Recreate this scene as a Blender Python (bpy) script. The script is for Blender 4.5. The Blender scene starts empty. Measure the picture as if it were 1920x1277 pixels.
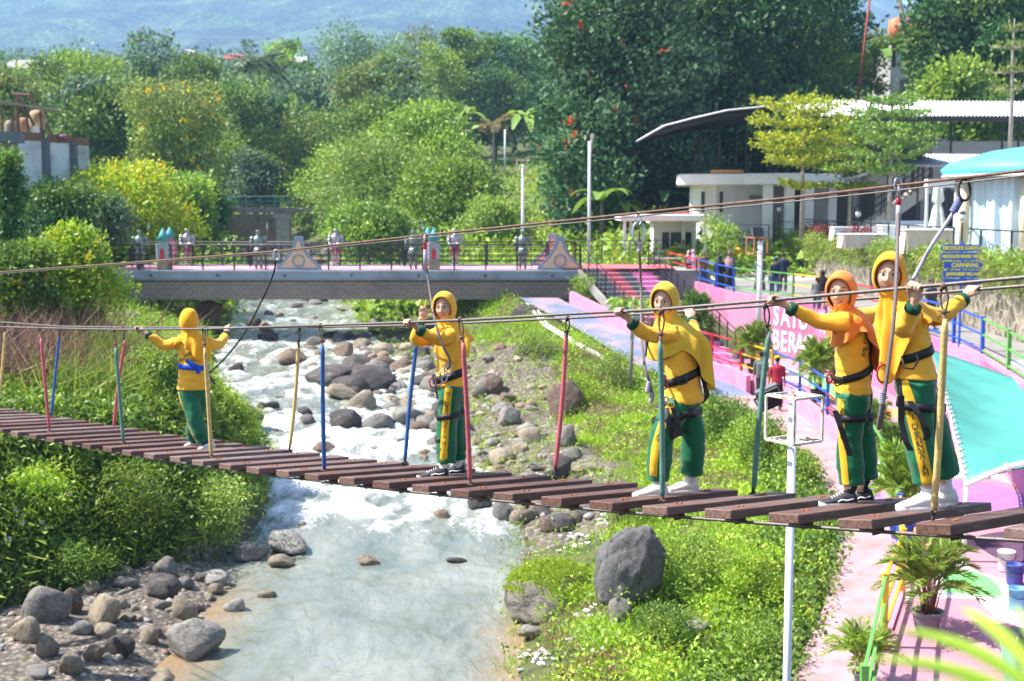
import bpy, bmesh, math, random
import numpy as np
from mathutils import Vector, Matrix, noise as mnoise
from mathutils.bvhtree import BVHTree
rnd = random.Random(7)
R = math.radians
scene = bpy.context.scene
col = scene.collection
# ---------------------------------------------------------------- camera
F = 2500.0; CX = 960.0; CY = 638.5; PITCH = math.atan((638.5-380)/F)
SP, CP = math.sin(PITCH), math.cos(PITCH)
cam_d = bpy.data.cameras.new('camera'); cam = bpy.data.objects.new('camera', cam_d); col.objects.link(cam)
cam_d.sensor_width = 36; cam_d.lens = F/1920*36; cam_d.clip_end = 6000; cam_d.clip_start = 0.1
cam.location = (0,0,0); cam.rotation_euler = (math.pi/2-PITCH, 0, 0)
cam_d.dof.use_dof = True; cam_d.dof.focus_distance = 9.2; cam_d.dof.aperture_fstop = 3.4
scene.camera = cam
def at(px, py, Y):
    u = (px-CX)/F; v = (CY-py)/F
    dy = CP+v*SP; dz = -SP+v*CP
    return Vector((u*Y/dy, Y, dz*Y/dy))
def atz(px, py, z):
    u = (px-CX)/F; v = (CY-py)/F
    dy = CP+v*SP; dz = -SP+v*CP
    k = z/dz
    return Vector((u*k, dy*k, z))
# ---------------------------------------------------------------- tagging
def tag(o, label=None, cat=None, group=None, kind=None):
    if label: o['label'] = label
    if cat: o['category'] = cat
    if group: o['group'] = group
    if kind: o['kind'] = kind
    return o
def empty(name, loc=(0,0,0), label=None, cat=None, group=None, rz=0):
    o = bpy.data.objects.new(name, None); col.objects.link(o); o.location = loc; o.rotation_euler = (0,0,rz)
    o.empty_display_size = .1
    return tag(o, label, cat, group)
def link(name, me, parent=None, mats=None, smooth=False):
    if mats is not None:
        for m in (mats if isinstance(mats, (list, tuple)) else [mats]): me.materials.append(m)
    if smooth: me.polygons.foreach_set('use_smooth', [True]*len(me.polygons))
    o = bpy.data.objects.new(name, me); col.objects.link(o)
    if parent is not None:
        o.parent = parent
    return o
def copy_tree(o, parent=None):
    c = o.copy(); col.objects.link(c)
    if parent is not None: c.parent = parent
    for ch in o.children: copy_tree(ch, c)
    return c
# ---------------------------------------------------------------- mesh builder
class MB:
    def __init__(s): s.v = []; s.f = []; s.m = []; s.cur = 0
    def add(s, vs, fs):
        b = len(s.v); s.v.extend([tuple(x) for x in vs]); s.f.extend([tuple(i+b for i in f) for f in fs]); s.m.extend([s.cur]*len(fs)); return s
    def box(s, c, size, rz=0.0, M=None):
        hx, hy, hz = size[0]/2, size[1]/2, size[2]/2
        vs = [Vector((x*hx,y*hy,z*hz)) for x in (-1,1) for y in (-1,1) for z in (-1,1)]
        if M is None: M = Matrix.Rotation(rz,3,'Z')
        c = Vector(c); vs = [M@v+c for v in vs]
        return s.add(vs, [(0,1,3,2),(4,6,7,5),(0,4,5,1),(2,3,7,6),(0,2,6,4),(1,5,7,3)])
    def beam(s, a, b, w, h, up=(0,0,1)):
        a, b = Vector(a), Vector(b); d = b-a; L = d.length
        if L < 1e-6: return s
        d /= L; up = Vector(up)
        if abs(d.dot(up)) > .99: up = Vector((0,1,0))
        x = d.cross(up).normalized(); z = x.cross(d)
        M = Matrix((x,d,z)).transposed()
        return s.box((a+b)/2, (w,L,h), M=M)
    def tube(s, pts, rad, n=8, cap=True, flat=None):
        pts = [Vector(p) for p in pts]; k = len(pts)
        if not hasattr(rad, '__len__'): rad = [rad]*k
        vs = []; fs = []; px = None
        for i, p in enumerate(pts):
            t = (pts[min(i+1,k-1)]-pts[max(i-1,0)])
            t = t.normalized() if t.length > 1e-9 else Vector((0,0,1))
            if px is None:
                a = Vector((0,0,1)) if abs(t.z) < .9 else Vector((1,0,0)); px = t.cross(a).normalized()
            else:
                px = (px-t*px.dot(t)); px = px.normalized() if px.length > 1e-6 else t.orthogonal().normalized()
            py = t.cross(px); r = rad[i]
            for j in range(n):
                th = 2*math.pi*j/n
                vs.append(p+px*(math.cos(th)*r)+py*(math.sin(th)*r))
        for i in range(k-1):
            for j in range(n):
                a = i*n+j; b = i*n+(j+1)%n
                fs.append((a,b,b+n,a+n))
        if cap:
            fs.append(tuple(range(n))[::-1]); fs.append(tuple(range((k-1)*n,k*n)))
        return s.add(vs, fs)
    def rings(s, rings, cap=True, closed=True):
        n = len(rings[0]); vs = [p for r in rings for p in r]; fs = []
        m = n if closed else n-1
        for i in range(len(rings)-1):
            for j in range(m):
                a = i*n+j; b = i*n+(j+1)%n; fs.append((a,b,b+n,a+n))
        if cap:
            fs.append(tuple(range(n))[::-1]); fs.append(tuple(range((len(rings)-1)*n, len(rings)*n)))
        return s.add(vs, fs)
    def lathe(s, prof, c=(0,0,0), n=16, sx=1, sy=1, M=None):
        c = Vector(c); rs = []
        for r, z in prof:
            rr = []
            for j in range(n):
                v = Vector((math.cos(2*math.pi*j/n)*r*sx, math.sin(2*math.pi*j/n)*r*sy, z))
                if M is not None: v = M@v
                rr.append(v+c)
            rs.append(rr)
        return s.rings(rs)
    def ball(s, c, r, n=12, m=8, M=None):
        c = Vector(c)
        if not hasattr(r,'__len__'): r = (r,r,r)
        rs = []
        for i in range(m+1):
            ph = math.pi*(i/m); z = -math.cos(ph); q = max(math.sin(ph), .02)
            rr = []
            for j in range(n):
                v = Vector((q*math.cos(2*math.pi*j/n)*r[0], q*math.sin(2*math.pi*j/n)*r[1], z*r[2]))
                if M is not None: v = M@v
                rr.append(v+c)
            rs.append(rr)
        return s.rings(rs)
    def prism(s, poly, dirv):
        dirv = Vector(dirv); n = len(poly); vs = [Vector(p) for p in poly]; vs += [v+dirv for v in vs]
        fs = [tuple(range(n))[::-1], tuple(range(n,2*n))]
        for i in range(n): j = (i+1)%n; fs.append((i,j,j+n,i+n))
        return s.add(vs, fs)
    def quad(s, a, b, c, d): return s.add([a,b,c,d], [(0,1,2,3)])
    def mesh(s, name):
        me = bpy.data.meshes.new(name); me.from_pydata(s.v, [], s.f)
        if any(s.m): me.polygons.foreach_set('material_index', s.m)
        me.update(); return me
    def build(s, name, mats, parent=None, smooth=False, fix=True, bevel=0, weld=False):
        me = s.mesh(name)
        if fix or bevel or weld:
            bm = bmesh.new(); bm.from_mesh(me)
            if weld: bmesh.ops.remove_doubles(bm, verts=bm.verts, dist=1e-4)
            if fix: bmesh.ops.recalc_face_normals(bm, faces=bm.faces)
            if bevel: bmesh.ops.bevel(bm, geom=[e for e in bm.edges if e.is_manifold and e.calc_face_angle(0) > .5], offset=bevel, segments=1, affect='EDGES', profile=.7)
            bm.to_mesh(me); bm.free()
        return link(name, me, parent, mats, smooth)
    def bvh(s): return BVHTree.FromPolygons([Vector(v) for v in s.v], s.f)
def np_mesh(name, V, Q, mats, smooth=False, mi=None):
    """fast quad mesh from numpy arrays (V: n,3  Q: m,4 or m,3)"""
    me = bpy.data.meshes.new(name); k = Q.shape[1]
    me.vertices.add(len(V)); me.vertices.foreach_set('co', np.ascontiguousarray(V, dtype=np.float32).ravel())
    me.loops.add(Q.size); me.loops.foreach_set('vertex_index', np.ascontiguousarray(Q, dtype=np.int32).ravel())
    me.polygons.add(len(Q)); me.polygons.foreach_set('loop_start', np.arange(0, Q.size, k, dtype=np.int32))
    if mi is not None: me.polygons.foreach_set('material_index', np.ascontiguousarray(mi, dtype=np.int32))
    if smooth: me.polygons.foreach_set('use_smooth', np.ones(len(Q), dtype=bool))
    me.update(calc_edges=True)
    for m in (mats if isinstance(mats,(list,tuple)) else [mats]): me.materials.append(m)
    return me
# ---------------------------------------------------------------- materials
class NT:
    def __init__(s, name):
        s.m = bpy.data.materials.new(name); s.m.use_nodes = True; s.t = s.m.node_tree
        s.b = s.t.nodes['Principled BSDF']; s.out = s.t.nodes['Material Output']
    def n(s, typ, **kw):
        nd = s.t.nodes.new(typ)
        for k, v in kw.items():
            if k in nd.inputs.keys(): s.set(nd.inputs[k], v)
            elif hasattr(nd, k): setattr(nd, k, v)
        return nd
    def set(s, inp, v):
        if isinstance(v, bpy.types.NodeSocket): s.t.links.new(v, inp)
        else:
            if hasattr(inp.default_value,'__len__') and hasattr(v,'__len__') and len(inp.default_value) == 4 and len(v) == 3: v = (*v,1)
            inp.default_value = v
    def pos(s, obj=True):
        tc = s.n('ShaderNodeTexCoord'); return tc.outputs['Object']
    def noise(s, scale, detail=3, vec=None, rough=.55, dist=0):
        nd = s.n('ShaderNodeTexNoise'); nd.inputs['Scale'].default_value = scale; nd.inputs['Detail'].default_value = detail
        nd.inputs['Roughness'].default_value = rough; nd.inputs['Distortion'].default_value = dist
        s.t.links.new(vec if vec is not None else s.pos(), nd.inputs['Vector']); return nd.outputs['Fac']
    def ramp(s, fac, stops, interp='LINEAR'):
        nd = s.n('ShaderNodeValToRGB'); nd.color_ramp.interpolation = interp
        el = nd.color_ramp.elements
        while len(el) < len(stops): el.new(.5)
        for e, (p, c) in zip(el, stops):
            e.position = p; c = c if hasattr(c,'__len__') else (c,c,c); e.color = (*c,1) if len(c) == 3 else c
        s.t.links.new(fac, nd.inputs['Fac']); return nd.outputs['Color']
    def mix(s, fac, a, b, mode='MIX'):
        nd = s.n('ShaderNodeMix'); nd.data_type = 'RGBA'; nd.blend_type = mode
        s.set(nd.inputs[0], fac); s.set(nd.inputs[6], a); s.set(nd.inputs[7], b); return nd.outputs[2]
    def math(s, op, a, b=0.0, c=0.0):
        nd = s.n('ShaderNodeMath'); nd.operation = op; s.set(nd.inputs[0], a); s.set(nd.inputs[1], b)
        if op == 'MULTIPLY_ADD': s.set(nd.inputs[2], c)
        return nd.outputs[0]
    def bump(s, h, strength=.3, dist=.01):
        nd = s.n('ShaderNodeBump'); nd.inputs['Strength'].default_value = strength; nd.inputs['Distance'].default_value = dist
        s.t.links.new(h, nd.inputs['Height']); s.t.links.new(nd.outputs['Normal'], s.b.inputs['Normal'])
    def bc(s, v): s.set(s.b.inputs['Base Color'], v)
    def rough(s, v): s.set(s.b.inputs['Roughness'], v)
def srgb(r, g, b):
    f = lambda c: (c/255/12.92) if c/255 <= .04045 else ((c/255+.055)/1.055)**2.4
    return (f(r), f(g), f(b))
MATS = {}
def mat(name, c, rough=.6, var=.12, scale=6.0, bump=0.0, bscale=40.0, metal=0.0, spec=.5, dirt=None, dirt_amt=.5, dscale=2.0, bdist=.01):
    """painted / stone / cloth surface: colour broken by noise, optional dirt blotches and bump"""
    if name in MATS: return MATS[name]
    t = NT(name); c = Vector(c)
    fac = t.noise(scale, 4)
    colr = t.ramp(fac, [(.3, tuple(c*(1-var))), (.7, tuple(min(1,x) for x in c*(1+var)))])
    if dirt is not None:
        d = t.ramp(t.noise(dscale, 6, rough=.65), [(.48, 0), (.68, dirt_amt)])
        colr = t.mix(d, colr, dirt)
    t.bc(colr); t.rough(rough); t.b.inputs['Metallic'].default_value = metal
    t.b.inputs['Specular IOR Level'].default_value = spec
    if bump: t.bump(t.noise(bscale, 4), bump, bdist)
    MATS[name] = t.m; return t.m
def leaf_mat(name, cols, trans=.35, rough=.55, objvar=.25, spec=.3):
    """leaf: one tone per leaf (random per island), part of the light shines through"""
    if name in MATS: return MATS[name]
    t = NT(name)
    g = t.n('ShaderNodeNewGeometry'); oi = t.n('ShaderNodeObjectInfo')
    k = len(cols); c = t.ramp(g.outputs['Random Per Island'], [(i/max(1,k-1), cc) for i, cc in enumerate(cols)])
    hv = t.n('ShaderNodeHueSaturation'); t.set(hv.inputs['Color'], c)
    t.set(hv.inputs['Value'], t.math('MULTIPLY_ADD', oi.outputs['Random'], objvar*2, 1-objvar))
    c = hv.outputs['Color']
    t.bc(c); t.rough(rough); t.b.inputs['Specular IOR Level'].default_value = spec
    tr = t.n('ShaderNodeBsdfTranslucent'); hs = t.n('ShaderNodeHueSaturation'); t.set(hs.inputs['Color'], c)
    hs.inputs['Value'].default_value = 1.5; hs.inputs['Hue'].default_value = .49; hs.inputs['Saturation'].default_value = 1.1
    t.set(tr.inputs['Color'], hs.outputs['Color'])
    mx = t.n('ShaderNodeMixShader'); mx.inputs[0].default_value = trans
    t.t.links.new(t.b.outputs[0], mx.inputs[1]); t.t.links.new(tr.outputs[0], mx.inputs[2]); t.t.links.new(mx.outputs[0], t.out.inputs['Surface'])
    MATS[name] = t.m; return t.m
def fbm(p, sc=1.0, oct=4): return mnoise.fractal(Vector(p)*sc, 1.0, 2.0, oct)
def interp(x, xs, ys):
    return float(np.interp(x, xs, ys))
# ---------------------------------------------------------------- text as real lettering
def text_mesh(s, size=1.0, ext=0.0, align='CENTER', space=1.0, offset=0.0):
    cu = bpy.data.curves.new('lettering', 'FONT'); cu.body = s; cu.size = size; cu.align_x = align; cu.align_y = 'CENTER'
    cu.extrude = ext; cu.space_character = space; cu.offset = offset; cu.resolution_u = 3
    o = bpy.data.objects.new('lettering', cu); me = o.to_mesh().copy(); o.to_mesh_clear()
    bpy.data.objects.remove(o); bpy.data.curves.remove(cu)
    return me
def put_text(name, s, origin, xd, yd, size, m, parent=None, ext=.004, align='CENTER', space=1.0, offset=0.0, sx=1.0):
    me = text_mesh(s, size, ext, align, space, offset); xd = Vector(xd).normalized(); yd = Vector(yd).normalized(); zd = xd.cross(yd); o0 = Vector(origin)
    for v in me.vertices: v.co = o0+xd*(v.co.x*sx)+yd*v.co.y+zd*v.co.z
    me.update(); return link(name, me, parent, m)
# ---------------------------------------------------------------- light and render settings
SUN = Vector((-.60,.03,.80)).normalized()
w = bpy.data.worlds.new('World'); scene.world = w; w.use_nodes = True
nt = w.node_tree; sky = nt.nodes.new('ShaderNodeTexSky'); sky.sky_type = 'NISHITA'; sky.sun_disc = False
sky.sun_elevation = math.asin(SUN.z); sky.sun_rotation = math.atan2(SUN.x, SUN.y); sky.air_density = 1.0; sky.dust_density = 1.0
bg = nt.nodes['Background']; nt.links.new(sky.outputs[0], bg.inputs[0]); bg.inputs[1].default_value = .105
sl = bpy.data.lights.new('sun','SUN'); sl.energy = 5.0; sl.angle = R(.5); sl.color = (1,.95,.87)
so = bpy.data.objects.new('sun', sl); col.objects.link(so); so.rotation_euler = SUN.to_track_quat('Z','Y').to_euler()
so.location = (-30,0,60)
scene.render.engine = 'CYCLES'
scene.view_settings.view_transform = 'Standard'; scene.view_settings.look = 'None'; scene.view_settings.exposure = 1.33
scene.cycles.use_denoising = True
try: scene.cycles.denoiser = 'OPENIMAGEDENOISE'
except Exception: pass
scene.cycles.max_bounces = 6; scene.cycles.diffuse_bounces = 3; scene.cycles.glossy_bounces = 2
scene.cycles.transmission_bounces = 4; scene.cycles.transparent_max_bounces = 6; scene.cycles.volume_bounces = 2
scene.cycles.caustics_reflective = False; scene.cycles.caustics_refractive = False
scene.cycles.sample_clamp_indirect = 6
# ================================================================ rope bridge
BD = Vector((-.6766,.7367,0)); UD = Vector((.7367,.6766,0))
def brd(t, k=0.0): return Vector((2.25-1.272*t, 7.08+1.385*t, 0))+UD*k
def t_of_px(px, k):
    q = (px-CX)/F; a = 2.25+UD.x*k; b = 7.08+UD.y*k
    return (a-q*b)/(1.272+q*1.385)
def on_line(px, py, k):
    t = t_of_px(px, k); return at(px, py, brd(t, k).y)
NB = [(-.42,984),(0,962),(1,938),(2,908),(3,881),(4,856),(5,830),(6,809)]
FB = [(-.4,953),(.1,940),(1,925),(2,893),(3,868),(4,846),(6,802),(7,782),(8,765)]
KN, KF = .05, .93
def zfit(dat, k, deg=3):
    ts = [t for t,_ in dat]; zs = []
    for t, py in dat:
        P = brd(t, k); zs.append(at(CX, py, P.y).z)
    c = np.polyfit(ts, zs, deg); return lambda t: float(np.polyval(c, t))
zn, zf = zfit(NB, KN), zfit(FB, KF)
def deck(t, k):
    a, b = zn(t), zf(t); P = brd(t, k); P.z = a+(b-a)*(k-KN)/(KF-KN); return P
CABN = [(1990,513),(1920,520),(1600,549),(1432,564),(1240,580),(1080,588),(870,600),(751,605),(601,610),(380,617),(215,618),(76,615),(0,613),(-60,610)]
CABF = [(1990,530),(1920,536),(1620,560),(1432,573),(1265,585),(1080,596),(780,610),(562,614),(232,614),(113,612),(0,604),(-60,600)]
rust = mat('rusty_steel', (.16,.085,.055), .75, .35, 30, .3, 120)
wire = mat('steel_wire', (.17,.15,.135), .55, .25, 60, .2, 200, metal=.6)
dark_rope = mat('dark_rope', (.035,.03,.028), .8, .3, 60, .3, 300)
wood_cols = [(.085,.045,.034),(.105,.06,.05),(.072,.042,.034),(.115,.07,.06)]
def wood_mat():
    if 'plank_wood' in MATS: return MATS['plank_wood']
    t = NT('plank_wood'); p = t.pos(); oi = t.n('ShaderNodeObjectInfo')
    mp = t.n('ShaderNodeMapping'); mp.inputs['Scale'].default_value = (2.2,40,40); t.t.links.new(p, mp.inputs['Vector'])
    of = t.n('ShaderNodeVectorMath'); of.operation = 'ADD'; t.t.links.new(mp.outputs[0], of.inputs[0])
    cm = t.n('ShaderNodeCombineXYZ'); t.set(cm.inputs[0], t.math('MULTIPLY', oi.outputs['Random'], 60)); t.t.links.new(cm.outputs[0], of.inputs[1])
    g = t.noise(1.0, 5, of.outputs[0], .65, .6)
    c = t.ramp(g, [(.25,(.05,.026,.018)),(.5,(.125,.066,.05)),(.75,(.20,.115,.092))])
    blot = t.ramp(t.noise(3.2, 4, of.outputs[0]), [(.4,.75),(.65,1.15)])
    c = t.mix(1.0, c, blot, 'MULTIPLY')
    wr = t.ramp(t.noise(2.1, 7, of.outputs[0], .75), [(.54,0),(.66,.6)]); c = t.mix(wr, c, (.24,.185,.16))
    hv = t.n('ShaderNodeHueSaturation'); t.set(hv.inputs['Color'], c); t.set(hv.inputs['Value'], t.math('MULTIPLY_ADD', oi.outputs['Random'], .7, .95)); t.set(hv.inputs['Saturation'], t.math('MULTIPLY_ADD', oi.outputs['Random'], -.4, 1.2))
    t.bc(hv.outputs['Color']); t.rough(t.math('MULTIPLY_ADD', g, .3, .38)); t.bump(g, .35, .006)
    MATS['plank_wood'] = t.m; return t.m
bridge = empty('rope_bridge', brd(3), 'hanging rope bridge of dark wooden planks with coloured side hangers above the river', 'rope bridge')
bridge['kind'] = 'thing'
inv = Matrix.Translation(-brd(3))
def sub(mb, name, m, smooth=False, parent=None, bevel=0):
    o = mb.build(name, m, parent or bridge, smooth, bevel=bevel)
    if parent is None: o.matrix_parent_inverse = inv
    return o
PT = .052
pl_angle = math.atan2(UD.y, UD.x)
wm = wood_mat(); rustm = mat('rust_stain', (.3,.1,.035), .9, .3, 90)
for i in range(-5, 42):
    t = (i+.5)/4
    if t > 10.2: break
    k0, k1 = -.33+rnd.uniform(-.015,.015), .96+rnd.uniform(-.015,.015)
    a, b = deck(t, k0), deck(t, k1); c = (a+b)/2
    x = (b-a).normalized(); slope = (deck(t+.05,.3)-deck(t-.05,.3)).normalized()
    z = x.cross(slope).normalized(); y = z.cross(x)
    M = (Matrix((x,y,z)).transposed()@Matrix.Rotation(rnd.gauss(0,.009),3,'Z')@Matrix.Rotation(rnd.gauss(0,.02),3,'X')).to_4x4(); M.translation = c-z*(PT/2+rnd.uniform(-.004,.004))
    mb = MB(); mb.box((0,0,0), ((b-a).length, .205+rnd.uniform(-.006,.006), PT+rnd.uniform(-.004,.004)))
    o = mb.build('plank', wm, bridge, bevel=.004)
    for xx in (-.43,.43):
        bo = MB()
        for dx in (-.022,.022): bo.lathe([(.012,.0),(.012,.008),(.004,.012)], (xx+dx,rnd.uniform(-.01,.01),PT/2-.001), 8)
        bo.lathe([(.04,.0),(.036,.0012)], (xx,0,PT/2), 10, sy=.5); bo.build('bolt', rustm, o)
    M2 = inv@M; o.matrix_local = M2
    # clip under the plank
    for xx in (-.43,.43): cl = MB(); cl.box((xx,0,-PT/2-.018), (.06,.05,.034)); cl.tube([(xx,-.03,-PT/2-.03),(xx,.03,-PT/2-.045)], .012, 6); cl.build('cable_clip', rust, o)
for k, nm in ((-.33+.18,'deck_cable'), (.96-.18,'deck_cable')):
    mb = MB(); mb.tube([deck(t, k)-Vector((0,0,PT+.03)) for t in np.arange(-1.6,10.2,.2)], .011, 6); sub(mb, nm, wire, True)
for pts, k in ((CABN,0.0),(CABF,1.03)):
    P = [on_line(px,py,k) for px,py in pts]
    P = [P[0]+(P[0]-P[1])*9]+P+[P[-1]+(P[-1]-P[-2])*2.5]
    mb = MB(); mb.tube(P, .0105, 8); sub(mb, 'hand_cable', wire, True)
    CABP = P
HC = {'yellow':(.64,.45,.16), 'teal':(.11,.25,.20), 'pink':(.56,.11,.13), 'blue':(.03,.12,.34)}
hm = {}
for c, v in HC.items():
    t = NT('sleeve_'+c); vv = Vector(v); n1 = t.noise(14, 4)
    cc = t.ramp(n1, [(.3,tuple(vv*.8)),(.7,tuple(vv*1.15))]); cc = t.mix(t.ramp(t.noise(30,5),[(.6,0),(.75,.35)]), cc, (.12,.09,.07))
    t.bc(cc); t.rough(.6)
    wv = t.n('ShaderNodeTexWave'); wv.wave_type = 'BANDS'; wv.bands_direction = 'Z'; wv.inputs['Scale'].default_value = 9; wv.inputs['Distortion'].default_value = 1.5
    t.t.links.new(t.pos(), wv.inputs['Vector']); t.bump(wv.outputs['Fac'], .14, .003); hm[c] = t.m
HANG = [ # k, t, colour, hook, sleeve top, sleeve bottom, base
 (0,'yellow',(1770,538),(1771,622),(1752,946),(1751,958)),(0,'teal',(1241,584),(1238,660),(1242,922),(1243,938)),
 (0,'pink',(863,600),(869,660),(881,893),(882,908)),(0,'blue',(601,611),(605,661),(608,872),(607,882)),
 (0,'yellow',(381,618),(385,666),(396,848),(397,857)),(0,'teal',(215,619),(218,665),(231,822),(231,831)),
 (0,'pink',(76,616),(78,645),(92,798),(93,810)),
 (1,'teal',(1437,574),(1440,640),(1414,908),(1411,926)),(1,'pink',(1065,598),(1061,640),(1042,870),(1042,894)),
 (1,'blue',(781,614),(781,645),(760,855),(759,868)),(1,'yellow',(562,616),(559,655),(544,832),(542,847)),
 (1,'teal',(388,616),(386,652),(371,818),(370,826)),(1,'pink',(232,615),(233,648),(214,795),(212,803)),(1,'blue',(112,614),(110,640),(97,772),(95,783)),
 (1,'yellow',(9,607),(9,628),(-2,745),(-4,765))]
for far, cname, hk, s1, s0, bs in HANG:
    kt, kb = (1.03, KF) if far else (0.0, KN)
    H = on_line(*hk, kt); A = on_line(*s1, kt); B = on_line(*bs, kb); tb = t_of_px(bs[0], kb)
    S0 = on_line(*s0, kb)
    dz = Vector((0,0,1)); mb = MB()
    # teardrop eye, knot and twisted wire tails
    e = UD if not far else UD; top = H+dz*.012; mid = H+(A-H)*.55; wdt = .022
    lp = []
    for j in range(17):
        a = -math.pi/2+2*math.pi*j/16; r = (1+math.sin(a))/2
        lp.append(mid.lerp(top, r)+BD*(math.cos(a)*wdt*(.35+.65*math.sin(math.pi*min(1,r*.85+.1)))))
    mb.tube(lp, .006, 6, cap=False)
    mb.ball(H+dz*.006, .02, 8, 6); mb.tube([H-dz*.02+BD*.02, H+dz*.02-BD*.012], .011, 6)
    mb.ball(mid, (.018,.018,.016), 8, 6); mb.tube([mid+BD*.035+dz*.002, mid-BD*.03], .006, 6); mb.tube([mid+BD*.02, mid+BD*.035-dz*.045], .003, 5)
    mb.tube([mid, A-dz*.03], [.011,.013], 8); mb.tube([mid+BD*.01, A+dz*.02], .006, 6)
    d = (B-S0).normalized()
    ho = sub(mb, 'hanger', dark_rope if far else rust, True); mb = MB()
    mb.tube([S0-d*.03, S0+d*.01, B+d*.02, B+d*.12], [.012,.013,.010,.009], 7)
    mb.ball(B-dz*.005, (.026,.026,.012), 8, 5); mb.tube([B+UD*.03+dz*.008, B-UD*.03+dz*.004], .007, 6)
    mb.build('tie_rope', dark_rope if far else rust, ho, True)
    mb = MB(); ax = (S0-A); n = 14; side = ax.cross(Vector((0,1,0))).normalized()
    bow = rnd.uniform(-.012,.012); pts = []; rad = []
    for j in range(n+1):
        u = j/n; pts.append(A+ax*u+side*(bow*math.sin(math.pi*u))); rad.append(.0185+(.001 if j % 3 == 0 else 0))
    pts = [A-ax.normalized()*.07]+pts+[S0+ax.normalized()*.035]; rad = [.0115]+rad+[.0125]
    mb.tube(pts, rad, 10); s_o = mb.build('sleeve', hm[cname], ho, True)
# overhead safety cables
for nm, rad, m, pts, lab in (
  ('safety_cable', .0088, rust, [(-60,516),(0,510),(250,492),(520,471),(795,441),(1085,411),(1285,390),(1480,371),(1700,346),(1920,320),(1990,312)], 'thick rusty overhead safety cable running above the rope bridge'),
  ('safety_wire', .0048, wire, [(-60,519),(0,513),(250,494.5),(520,474),(795,446),(1085,417),(1285,396.5),(1480,378.5),(1700,355),(1920,329),(1990,321)], 'thin dark wire running just below the rusty overhead cable')):
    P = [on_line(px,py,.5) for px,py in pts]; P = [P[0]+(P[0]-P[1])*3]+P+[P[-1]+(P[-1]-P[-2])*9]
    mb = MB(); mb.tube(P, rad, 8); tag(mb.build(nm, m, None, True), lab, 'cable')
# ================================================================ terrain, river
def zw(y): return interp(y, [15,28,36,45,60,85,120,150], [-7.5,-7.5,-7.2,-6.8,-6.2,-5.7,-4.2,-2.5])
RY = [12,22,25,28,31,36,41,45,52,60,70,85,120,150]
RL = [-5.2,-5.4,-5.3,-5.7,-5.7,-6.5,-7.9,-9.4,-11.4,-13,-14.5,-17,-25,-30]
RR = [-.6,-.2,-.3,-.2,0,-1.5,-2.3,-2.6,-4.2,-7.0,-9,-12,-17,-29]
def xl(y): return interp(y, RY, RL)
def xr(y): return interp(y, RY, RR)
def xlb(y): return interp(y, [18,20,22,24,25.3,26.3,27.2,28.5,31], [-12.5,-10.8,-9.4,-8.3,-7.6,-6.9,-6.25,-5.95,-5.8]) if y < 31 else xl(y)-.1
XPY = [12,18.4,21.4,25.8,33,42,46,48,54,58,62]; XPX = [2,4.05,5.15,6.5,7.6,7.45,6.2,4.9,2.8,.8,-1]
def xp(y): return interp(y, XPY, XPX)
def zp(y): return interp(y, [12,45,48,54,58,62], [-6.6,-6.55,-6.1,-5.2,-4.4,-3.6])
def zfar(x, y):
    b = interp(y, [55,62,75,100,150,180,220,300,400,500,600,760], [-4.3,-4.1,-3.2,-1.7,3,6,9,16,26,35,41,43])
    if y > 110: b += (interp(y,[110,300,700],[0,4,7]))*fbm((x*.006,y*.006,3.1))
    if y > 120: b += interp(x/y, [-.45,-.2,0,.12,.5],[.5,0,0,0,.5])*interp(y,[120,300],[0,8])
    if y > 220: b += interp(x/y, [-.45,-.2,-.08,.0],[1,1,.5,0])*interp(y,[220,480,760],[0,7,9])
    return b
def ground(x, y):
    W = zw(min(y,150)); L, Rr, LB = xl(y), xr(y), xlb(y)
    rough = .10*fbm((x*.5,y*.5,0))+.05*fbm((x*1.7,y*1.7,5))
    far = zfar(x, y)
    if y < 150 and L <= x <= Rr: return W-.55
    if x < L or (y >= 150 and x < -29):
        d = LB-x
        if y < 31 and d < 0:                      # shingle bar
            e = L-x; return W-.15+.42*min(1,e/1.2)+.06*max(0,e-1.2)+rough*.5
        plat = -4.75+.10*max(0,d-1.5) if y < 45 else interp(y,[45,60,70],[-4.75,-4.4,-3.6])+.06*max(0,d-3)
        plat = min(plat, -2.6 if y < 60 else 0)
        if y > 55: f = min(1,(y-55)/25); plat = plat*(1-f)+far*f
        wd = interp(y, [20,27,33,40,50,70,150], [2.7,2.5,1.7,3.0,4.0,6,14])
        s = min(1, max(0,d/wd)); s = s**.75
        return W-.15+(plat-W+.15)*s+rough*(.6+s)
    d = x-Rr; X = xp(y)
    if y < 66:
        w2 = max(.5, X-Rr); s = min(1, d/w2)
        tgt = zp(y)-.12
        bump_ = .55*math.sin(math.pi*s)*(.6+.8*(fbm((x*.35,y*.2,9))))
        if y > 44: bump_ += .9*math.exp(-((x-.5-(y-50)*-.25)/2.6)**2)*math.exp(-((y-50)/4.0)**2)
        z = W-.2+(tgt-W+.2)*(s**interp(y,[44,54],[.8,2.4]))+max(-.25,bump_*interp(y,[50,56],[1,.1]))+rough
        if x > X-.4: z = min(z, tgt)
        if x > X+.3: z = zp(y)-.4
        if y > 60 and x > X: f = (y-60)/6; z = z*(1-f)+far*f
        return z
    if y < 150:
        s = min(1, d/ (7.5+ (y-66)*.1))**interp(y,[66,90],[2.2,1.0]); return (W-.15)*(1-s)+far*s+rough
    return far+rough*min(3, y/60)
def gy(): 
    ys = [13.0]
    while ys[-1] < 760: ys.append(ys[-1]+max(.33, ys[-1]*.0105))
    return ys
YS = gy(); tv = np.linspace(-1,1,190); 
V = []; nx = len(tv)
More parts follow.
